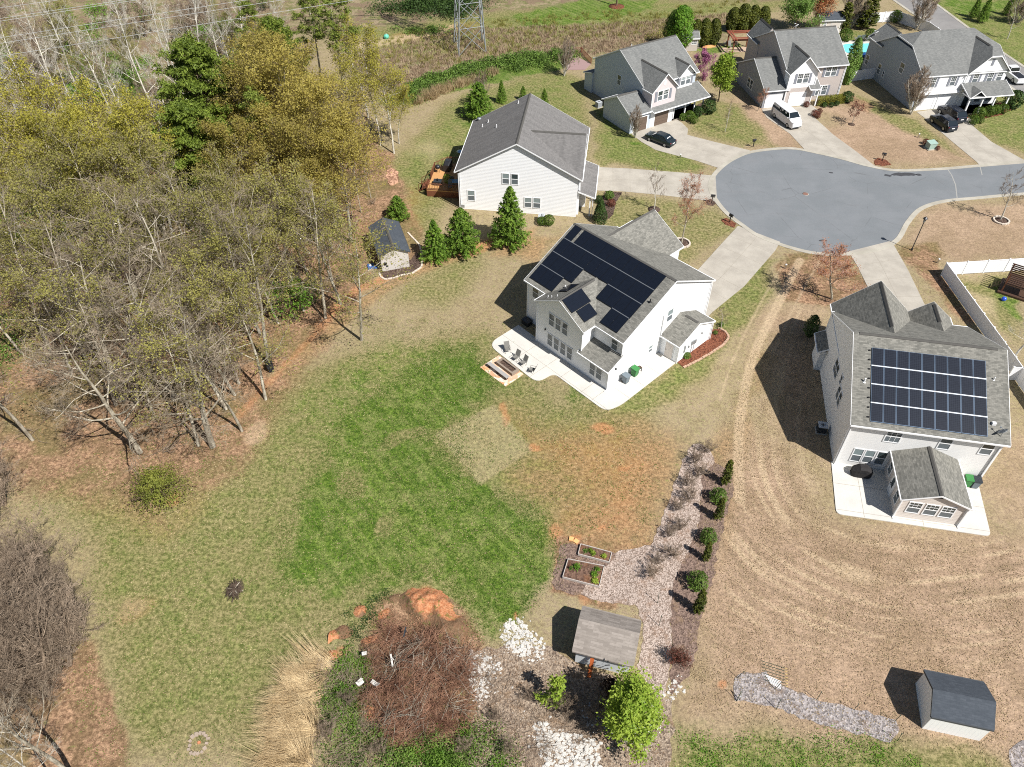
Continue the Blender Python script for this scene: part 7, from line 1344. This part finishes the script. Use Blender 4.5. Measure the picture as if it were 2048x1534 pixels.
ph = thing('patio_heater', 'mushroom patio heater with a silver cap on the deck', 'patio heater', dl(1.35, 2.9)); m = MB(); m.lathe([(.28, 0), (.26, .6), (.05, .65), (.04, 2.0), (.12, 2.05), (.12, 2.3)], 10); m.build('stand', M_BLACK, ph); m = MB(); m.lathe([(.48, 2.28), (.46, 2.32), (.15, 2.45), (.02, 2.48)], 18); m.build('reflector', m_plain('blue_silver', lin(150, 180, 200), .25, .6, .6), ph)
plant(make_bush('potted_plant', 301, 1.0, prof_round, 500, LF_LIME, .06, stemr=.04), (0, 0), 1.2, 'leafy potted plant at the shade edge of the deck', 'plant').location = dl(.35, -1.6)
# paved pad rail behind D
t_ = thing('timber_railing', 'dark timber railing round the paved square on the field edge', 'railing', (*g2(1165, 112), 0)); a0 = Vector(g2(1148, 108)); a1 = Vector(g2(1162, 106)); a2 = Vector(g2(1182, 128)); o_ = Vector(g2(1165, 112)); rail(t_, (a0-o_)[:], (a1-o_)[:], 0, M_WOODB, 1.0); rail(t_, (a1-o_)[:], (a2-o_)[:], 0, M_WOODB, 1.0)
# ------------------------------------------------------------------ fences
M_VINYL = m_siding('white_vinyl', (.80, .80, .81), .3, True, .95)
def fence(label, px, h=1.8, z0=0, world=False):
    pts = [Vector(p) if world else Vector(g2(*p)) for p in px]; o = pts[0]; t = thing('panel_fence', label, 'fence', (o.x, o.y, 0)); 
    for i in range(len(pts)-1):
        a, b = pts[i]-o, pts[i+1]-o; d = b-a; n = max(1, round(d.length/2.4)); ang = math.atan2(d.y, d.x)
        for k in range(n):
            p, q = a.lerp(b, k/n), a.lerp(b, (k+1)/n); c = (p+q)/2; m = MB(); m.rbox((c.x, c.y, h/2+.03), ((q-p).length-.12, .05, h-.1), ang); m.rbox((c.x, c.y, h-.02), ((q-p).length-.12, .08, .08), ang); m.build('fence_panel', M_VINYL, t)
            m = MB(); m.rbox((p.x, p.y, h/2+.03), (.13, .13, h+.06), ang); m.rbox((p.x, p.y, h+.08), (.16, .16, .05), ang); m.build('fence_post', M_TRIM, t)
    p = pts[-1]-o; m = MB(); m.rbox((p.x, p.y, h/2+.03), (.13, .13, h+.06), ang); m.build('fence_post', M_TRIM, t); return t
f1 = g2(1882, 551); f2 = g2(1910, 549); f3 = g2(2048, 541); f3 = (f1[0]+(f3[0]-f1[0])*1.5, f1[1]+(f3[1]-f1[1])*1.5)
fence('long white fence running down past the right solar house', [f3, f1, g2(2016, 740), (51.6, 48), (52.5, 41), (53.5, 30)], 1.8, world=True)
fence('white fence joining the long fence at the right edge', [g2(2012, 760), (60, 55.2)], 1.8, world=True)
fence('white fence round the pool yard', [g2(1690, 50), g2(1790, 43), g2(1853, 66), g2(1900, 100)], 1.9, world=True)
fence('white scalloped fence between the tan and corner houses', [(56.98, 127.52), (59.2, 128.3), (61.5, 128.9)], 1.8, world=True)
# ------------------------------------------------------------------ pergola, pool yard, playset
PG = thing('pergola', 'red-brown timber pergola behind the tan house', 'pergola', (*g2(1478, 101), 0), R(4))
for x in (-1.8, 1.8):
    for y in (-1.7, 1.7): m = MB(); m.box(x-.11, x+.11, y-.11, y+.11, 0, 2.45); m.build('post', M_WOODB, PG)
M_PERG = m_siding('pergola_red', (.27, .085, .05), .3, True, .8)
for y in (-1.75, 1.75): m = MB(); m.box(-2.2, 2.2, y-.07, y+.07, 2.4, 2.62); m.build('beam', M_PERG, PG)
for x in (-2.0, -1.5, 1.5, 2.0): m = MB(); m.box(x-.13, x+.13, -2.2, 2.2, 2.62, 2.74); m.build('rafter', M_PERG, PG)
for y in (-1.9, -1.3, 1.3, 1.9): m = MB(); m.box(-2.3, 2.3, y-.12, y+.12, 2.745, 2.82); m.build('slat', M_PERG, PG)
mb = MB(); mb.prism(P((1440, 96), (1500, 94), (1502, 104), (1445, 106)), -.05, .05); tag(mb.build('paved_slab', m_plain('tan_paving', lin(178, 154, 132), .9)), 'tan paving under the pergola', None, None, 'structure')
for i, (x, y, rz, lb) in enumerate(((1450, 92, 200, 'white chair left under the pergola'), (1470, 94, 160, 'pale chair right under the pergola'), (1460, 97, 20, 'chair turned away under the pergola'))): dup(CH, (*g2(x, y), .05), R(rz), 1.1, lb, 'chairs under the pergola')
kb = thing('kayak_pile', 'orange and grey upturned boats beside the evergreens', 'boat', (*g2(1418, 94), 0), R(20)); m = MB(); loft(m, [(-1.4, [(.05, 0), (.03, .2)]), (-.7, [(.38, 0), (.22, .4)]), (.7, [(.38, 0), (.22, .4)]), (1.4, [(.05, 0), (.03, .2)])]); m.build('hull', m_plain('orange_hull', lin(206, 150, 96), .5), kb); m = MB(); m.box(-.5, .5, -.1, .1, .38, .42); m.build('keel', M_DARK, kb)
ld = thing('ladder', 'pale ladder leaning beside the weathered shed', 'ladder', (*g2(1396, 98), 0), R(30)); 
for s in (-.2, .2): m = MB(); m.tube((s, 0, 0), (s, .5, 1.8), .035, n=5); m.build('rail', M_CHR, ld)
m = MB(); [m.tube((-.2, .5*k/6, 1.8*k/6), (.2, .5*k/6, 1.8*k/6), .02, n=5) for k in range(1, 6)]; m.build('rungs', M_CHR, ld)
for i, (x, y, lb) in enumerate(((1722, 82, 'white lounge chair beyond the pool, middle'), (1712, 83, 'white lounge chair beyond the pool, left'), (1732, 83, 'white lounge chair beyond the pool, right'))): dup(CH, (*g2(x, y), .06), R(180+i*8), 1.2, lb, 'pale lounge chairs beyond the pool')
cp = thing('covered_spa', 'blue covered tub beside the dark corner house', 'tub', (*g2(1729, 119), 0), R(10)); m = MB(); m.lathe([(1.1, 0), (1.1, .7), (1.0, .8)], 18); m.build('tub', M_DARK, cp); m = MB(); m.lathe([(1.12, .8), (1.05, .88), (.2, .95), (.02, .95)], 18); m.build('cover', m_plain('blue_cover', lin(38, 76, 132), .5), cp)
PS = thing('play_set', 'dark brown timber play structure with a slide at the right edge', 'play set', (58.3, 70.6, 0), R(-35))
for x in (-1.2, 1.2):
    for y in (-1.2, 1.2): m = MB(); m.box(x-.07, x+.07, y-.07, y+.07, 0, 2.6); m.build('post', M_WOODB, PS)
M_DWOOD = m_siding('dark_brown_wood', (.075, .04, .025), .2, True, .6); m = MB(); m.box(-1.3, 1.3, -1.3, 1.3, 1.2, 1.3); m.build('platform', M_DWOOD, PS); m = MB(); [m.box(-1.4, 1.4, y-.05, y+.05, 2.5, 2.62) for y in (-1.2, -.8, -.4, 0, .4, .8, 1.2)]; m.build('roof_slats', M_DWOOD, PS)
m = MB(); m.box(-1.6, 1.6, -1.6, 1.6, 0, .25); m.build('base_frame', M_DWOOD, PS); rail(PS, (-1.2, -1.2), (1.2, -1.2), 1.3, M_DWOOD, .8); m = MB(); [m.tube((-1.4, -1.2+k*.4, 1.3), (-2.6, -1.2+k*.4, 0), .03, n=5) for k in (0, 2)]; [m.tube((-1.4-1.2*k/5, -1.2, 1.3-1.3*k/5), (-1.4-1.2*k/5, -.4, 1.3-1.3*k/5), .025, n=5) for k in range(6)]; m.build('ladder', M_DWOOD, PS)
bl = thing('ball', 'bright blue ball on the fenced lawn', 'ball', (*g2(2006, 601), .25)); m = MB(); m.lathe([(.27*math.sin(a*math.pi/10)+.001, -.27*math.cos(a*math.pi/10)) for a in range(11)], 16); m.build('ball_shell', m_plain('blue_ball', (.02, .09, .6), .3, .6), bl); m = MB(); m.lathe([(.03, .26), (.02, .28)], 6); m.build('valve', M_TRIM, bl)
# ------------------------------------------------------------------ pylon and wires
TW = thing('transmission_tower', 'grey lattice transmission tower standing in the rough field', 'pylon', (*((Vector(g2(917.7, 112.7))+Vector(g2(964.6, 84.5)))/2), 0), R(0)); tb = [Vector(g2(*p))-Vector(TW.location[:2]) for p in ((917.7, 112.7), (972, 105), (964.6, 84.5), (908, 87.6))]; HT_ = 30; tt = .25
M_TWR = m_plain('pylon_steel', lin(150, 154, 154), .55, .4, .3, .1, 1.)
lg = [(tuple(b)+(0,), tuple(b*tt)+(HT_,)) for b in tb]
for a, b in lg: m = MB(); m.tube(a, b, .13, .08, 5); m.build('leg', M_TWR, TW)
lv = [0, 4.5, 8.5, 12, 15.5, 18.5, 21.5, 24, 26.5, 28.5, 30]
L3 = lambda i, z: Vector(lg[i][0]).lerp(Vector(lg[i][1]), z/HT_)
for f in range(4):
    m = MB(); g = (f+1) % 4
    for k in range(len(lv)-1): m.tube(L3(f, lv[k]), L3(g, lv[k+1]), .06, n=4); m.tube(L3(g, lv[k]), L3(f, lv[k+1]), .06, n=4); m.tube(L3(f, lv[k+1]), L3(g, lv[k+1]), .05, n=4)
    m.build('cross_brace', M_TWR, TW)
for zc in (22, 26, 30): m = MB(); [m.tube((-6, 0, zc+.2), (6, 0, zc+.2), .08, n=4), m.tube((-6, 0, zc+.2), (0, 0, zc+1.2), .05, n=4), m.tube((6, 0, zc+.2), (0, 0, zc+1.2), .05, n=4)]; m.build('crossarm', M_TWR, TW)
M_WIRE = m_plain('aluminium_wire', (.42, .43, .42), .5, .4, .2)
for i, (a, b, zz, lb) in enumerate((((0, 15.6), (117, 0), 24, 'power line at the very top left corner'), ((131, 22), (272, 0), 24, 'short-looking power line second from the top'), ((23.5, 72), (320, 26.6), 22, 'upper power line of the close pair'), ((37.5, 81), (320, 37.5), 22, 'lower power line of the close pair'), ((0, 112.7), (320, 61.8), 20, 'lowest power line crossing the wood'), ((0, 37), (160, 13), 24, 'faint power line between the top ones'))):
    p, q = G(a[0], a[1], zz), G(b[0], b[1], zz); d = q-p; s = p-d*(.6+60/d.length); e = q+d*(80/d.length); m = MB(); prev = s
    for k in range(1, 13): c = s.lerp(e, k/12); c = Vector((c.x, c.y, zz)); m.tube(prev, c, .02, n=4, cap=False); prev = c
    tag(m.build('power_line', M_WIRE, uv=False), lb, 'power line', 'power lines over the wood')
up = thing('utility_pole', 'brown utility pole at the top edge of the green field', 'utility pole', (*g2(1233, 12), 0)); m = MB(); m.tube((0, 0, 0), (0, 0, 11), .16, .12, 8); m.build('pole', BK_BROWN, up, uv=False); m = MB(); m.box(-1.2, 1.2, -.06, .06, 10, 10.15); m.build('crossarm', BK_BROWN, up, uv=False)
ring(1233, 13, 1.6, 'round the utility pole', M_MULR, False)
# ------------------------------------------------------------------ garden bits
def stake(label, px, py, tx, ty, mat=M_DARK, hh=1.3, grp=None):
    t = thing('garden_stake', label, 'stake', (*g2(px, py), 0)); e = G(tx, ty, hh)-Vector(t.location); m = MB(); m.tube((0, 0, 0), e, .022, .02, 5); m.build('rod', mat, t); m = MB(); m.rbox(e, (.06, .06, .06)); m.build('tip', mat, t)
M_GRNM = m_plain('dark_green_metal', (.03, .06, .04), .5)
stake('green stake on the chip path, upper', 1315, 1207, 1318, 1186, M_GRNM); stake('green stake on the chip path, lower', 1318, 1252, 1323, 1232, M_GRNM)
for i, (a, b, c, d) in enumerate(((1474, 1356, 1488, 1343), (1550, 1379, 1563, 1364), (1633, 1400, 1643, 1384), (1708, 1420, 1717, 1408), (1789, 1443, 1801, 1431), (1552, 1419, 1561, 1400), (1795, 1482, 1804, 1467), (1473, 1402, 1482, 1384))): stake('thin fence stake along the gravel strip, '+('first on the upper side', 'second on the upper side', 'third on the upper side', 'fourth on the upper side', 'fifth on the upper side', 'middle of the lower side', 'right end of the lower side', 'left end of the lower side')[i], a, b, c, d, M_GRNM, 1.2, 'stakes along the gravel strip')
sg = thing('gate_frame', 'pale leaning gate piece at the left end of the gravel strip', 'gate', (*g2(1474, 1403), 0)); e = G(1484, 1383, .9)-Vector(sg.location); m = MB(); m.tube((0, 0, 0), e, .03, n=5); m.tube((.25, .05, 0), e, .03, n=5); m.build('frame', M_CHR, sg); m = MB(); m.tube(e*.5, e*.5+Vector((.13, 0, 0)), .02, n=5); m.build('rail', M_CHR, sg)
for i in range(7):
    a, b = g2(1522+i*1.0, 1322+i*6.2), g2(1574+i*.3, 1338+i*6.0); t = thing('stacked_pole', 'dark green pole in the bundle laid on the straw, number %s from the top' % ('one', 'two', 'three', 'four', 'five', 'six', 'seven')[i], 'pole', (*a, .03)); t['label'] = 'dark green pole lying in the bundle on the straw grass'; t['group'] = 'dark poles laid on the straw'; e = Vector(b)-Vector(a); m = MB(); m.tube((0, 0, .02), (e.x*.9, e.y*.9, .02), .018, n=5); m.build('shaft', M_GRNM, t); m = MB(); m.tube((e.x*.9, e.y*.9, .02), (e.x, e.y, .02), .022, n=5); m.build('tip', m_plain('yellow_tip', lin(210, 184, 120), .6), t)
for i in range(6):
    a, b = g2(1530+i*2, 1350+i*3.2), g2(1562, 1364+i*3.0); t = thing('stacked_pipe', 'white pipe lying in the small stack on the straw grass', 'pipe', (*a, .03), 0, 'white pipes laid on the straw'); e = Vector(b)-Vector(a); m = MB(); m.tube((0, 0, .03), (e.x, e.y, .03), .025, n=6); m.build('pipe_wall', M_TRIM, t); m = MB(); m.tube((e.x*.99, e.y*.99, .03), (e.x, e.y, .03), .032, n=6); m.build('end_collar', M_TRIM, t)
sp = thing('stick_pile', 'round heap of cut sticks on the lawn', 'stick pile', (*g2(470, 1182), 0)); rs = np.random.RandomState(3); S_ = []
for i in range(420): a = rs.rand()*6.283; r_ = rs.rand()*.35; l_ = rs.uniform(.3, .75); c = np.array([math.cos(a*3.1)*r_, math.sin(a*3.1)*r_*1.25, rs.rand()*.3+.02]); d = np.array([math.cos(a), math.sin(a)*1.2, rs.normal()*.15])*l_/2; S_.append((*(c-d), *(c+d), .012, .008))
V, F = tubes(S_, 4); np_mesh('cut_sticks', V, F, BK_DARK, sp); sp.scale = (1.35, 1.35, 1.2); m = MB(); [m.tube((math.cos(k)*.5, math.sin(k)*.6, .03), (-math.cos(k)*.4, -math.sin(k)*.5, .4), .02, n=5) for k in (0, 1.3, 2.4, 4)]; m.build('thick_branches', BK_GREY, sp, uv=False)
fr = thing('fire_ring', 'ring of loose stones overgrown with grass at the bottom left lawn', 'fire ring', (*g2(397, 1487), 0)); m = MB(); rnd = random.Random(4)
for k in range(15): a = k*6.283/15; m.rbox((math.cos(a)*rnd.uniform(.54, .66), math.sin(a)*rnd.uniform(.66, .8), .04), (rnd.uniform(.16, .3), rnd.uniform(.14, .26), rnd.uniform(.08, .2)), a+rnd.uniform(-.6, .6))
m.build('stones', m_plain('dull_stone', lin(160, 144, 128), .9, .2, 0, .3, 3.), fr); m = MB(); m.rbox((.05, .05, .06), (.2, .15, .12), .4); m.build('centre_brick', m_plain('orange_brick', lin(196, 128, 92), .9), fr)
for i, (px, py, s, rz, lb, zz) in enumerate(((731, 1316, (.34, .26, .04), .2, 'white flat board on the brush heap', .75), (722, 1372, (.5, .4, .05), .8, 'pale crumpled sheet on the brush heap, left', .6), (752, 1376, (.6, .3, .05), -.6, 'pale crumpled sheet on the brush heap, right', .8), (787, 1335, (.12, .9, .06), .25, 'grey slab sticking out of the brush heap', 1.2), (813, 1280, (.1, .75, .08), -.15, 'dark beam lying on the brush heap', 1.3))):
    t = thing('scrap_board', lb, 'board', (*g2(px, py), zz), rz); m = MB(); m.rbox((0, 0, 0), s, 0, M=Matrix.Rotation(.2, 4, 'X')); m.rbox((s[0]*.3, s[1]*.2, .03), (s[0]*.6, s[1]*.5, s[2]), .5); m.build('sheet', M_DARK if i == 4 else M_ROCKW, t)
bt = thing('folded_tarp', 'blue tarpaulin and crate beside the beige shed', 'tarpaulin', (*g2(742, 534), 0), .3); m = MB(); m.rbox((0, 0, .12), (.8, .9, .2)); m.rbox((.7, -.3, .06), (.7, .4, .1), .2); m.build('tarp', m_plain('blue_tarp', lin(60, 96, 150), .5), bt); m = MB(); m.rbox((0, 0, .24), (.3, .3, .05)); m.build('crate', M_TRIM, bt)
ct = thing('oil_tank', 'small turquoise tank on the dirt track in the field', 'tank', (*g2(773, 77), 0)); m = MB(); m.lathe([(.4, 0), (.55, .3), (.4, .7), (.05, .75)], 12); m.build('tank', m_plain('turquoise', lin(96, 186, 160), .5), ct); m = MB(); m.lathe([(.1, .75), (.1, .85)], 8); m.build('lid', M_TRIM, ct)
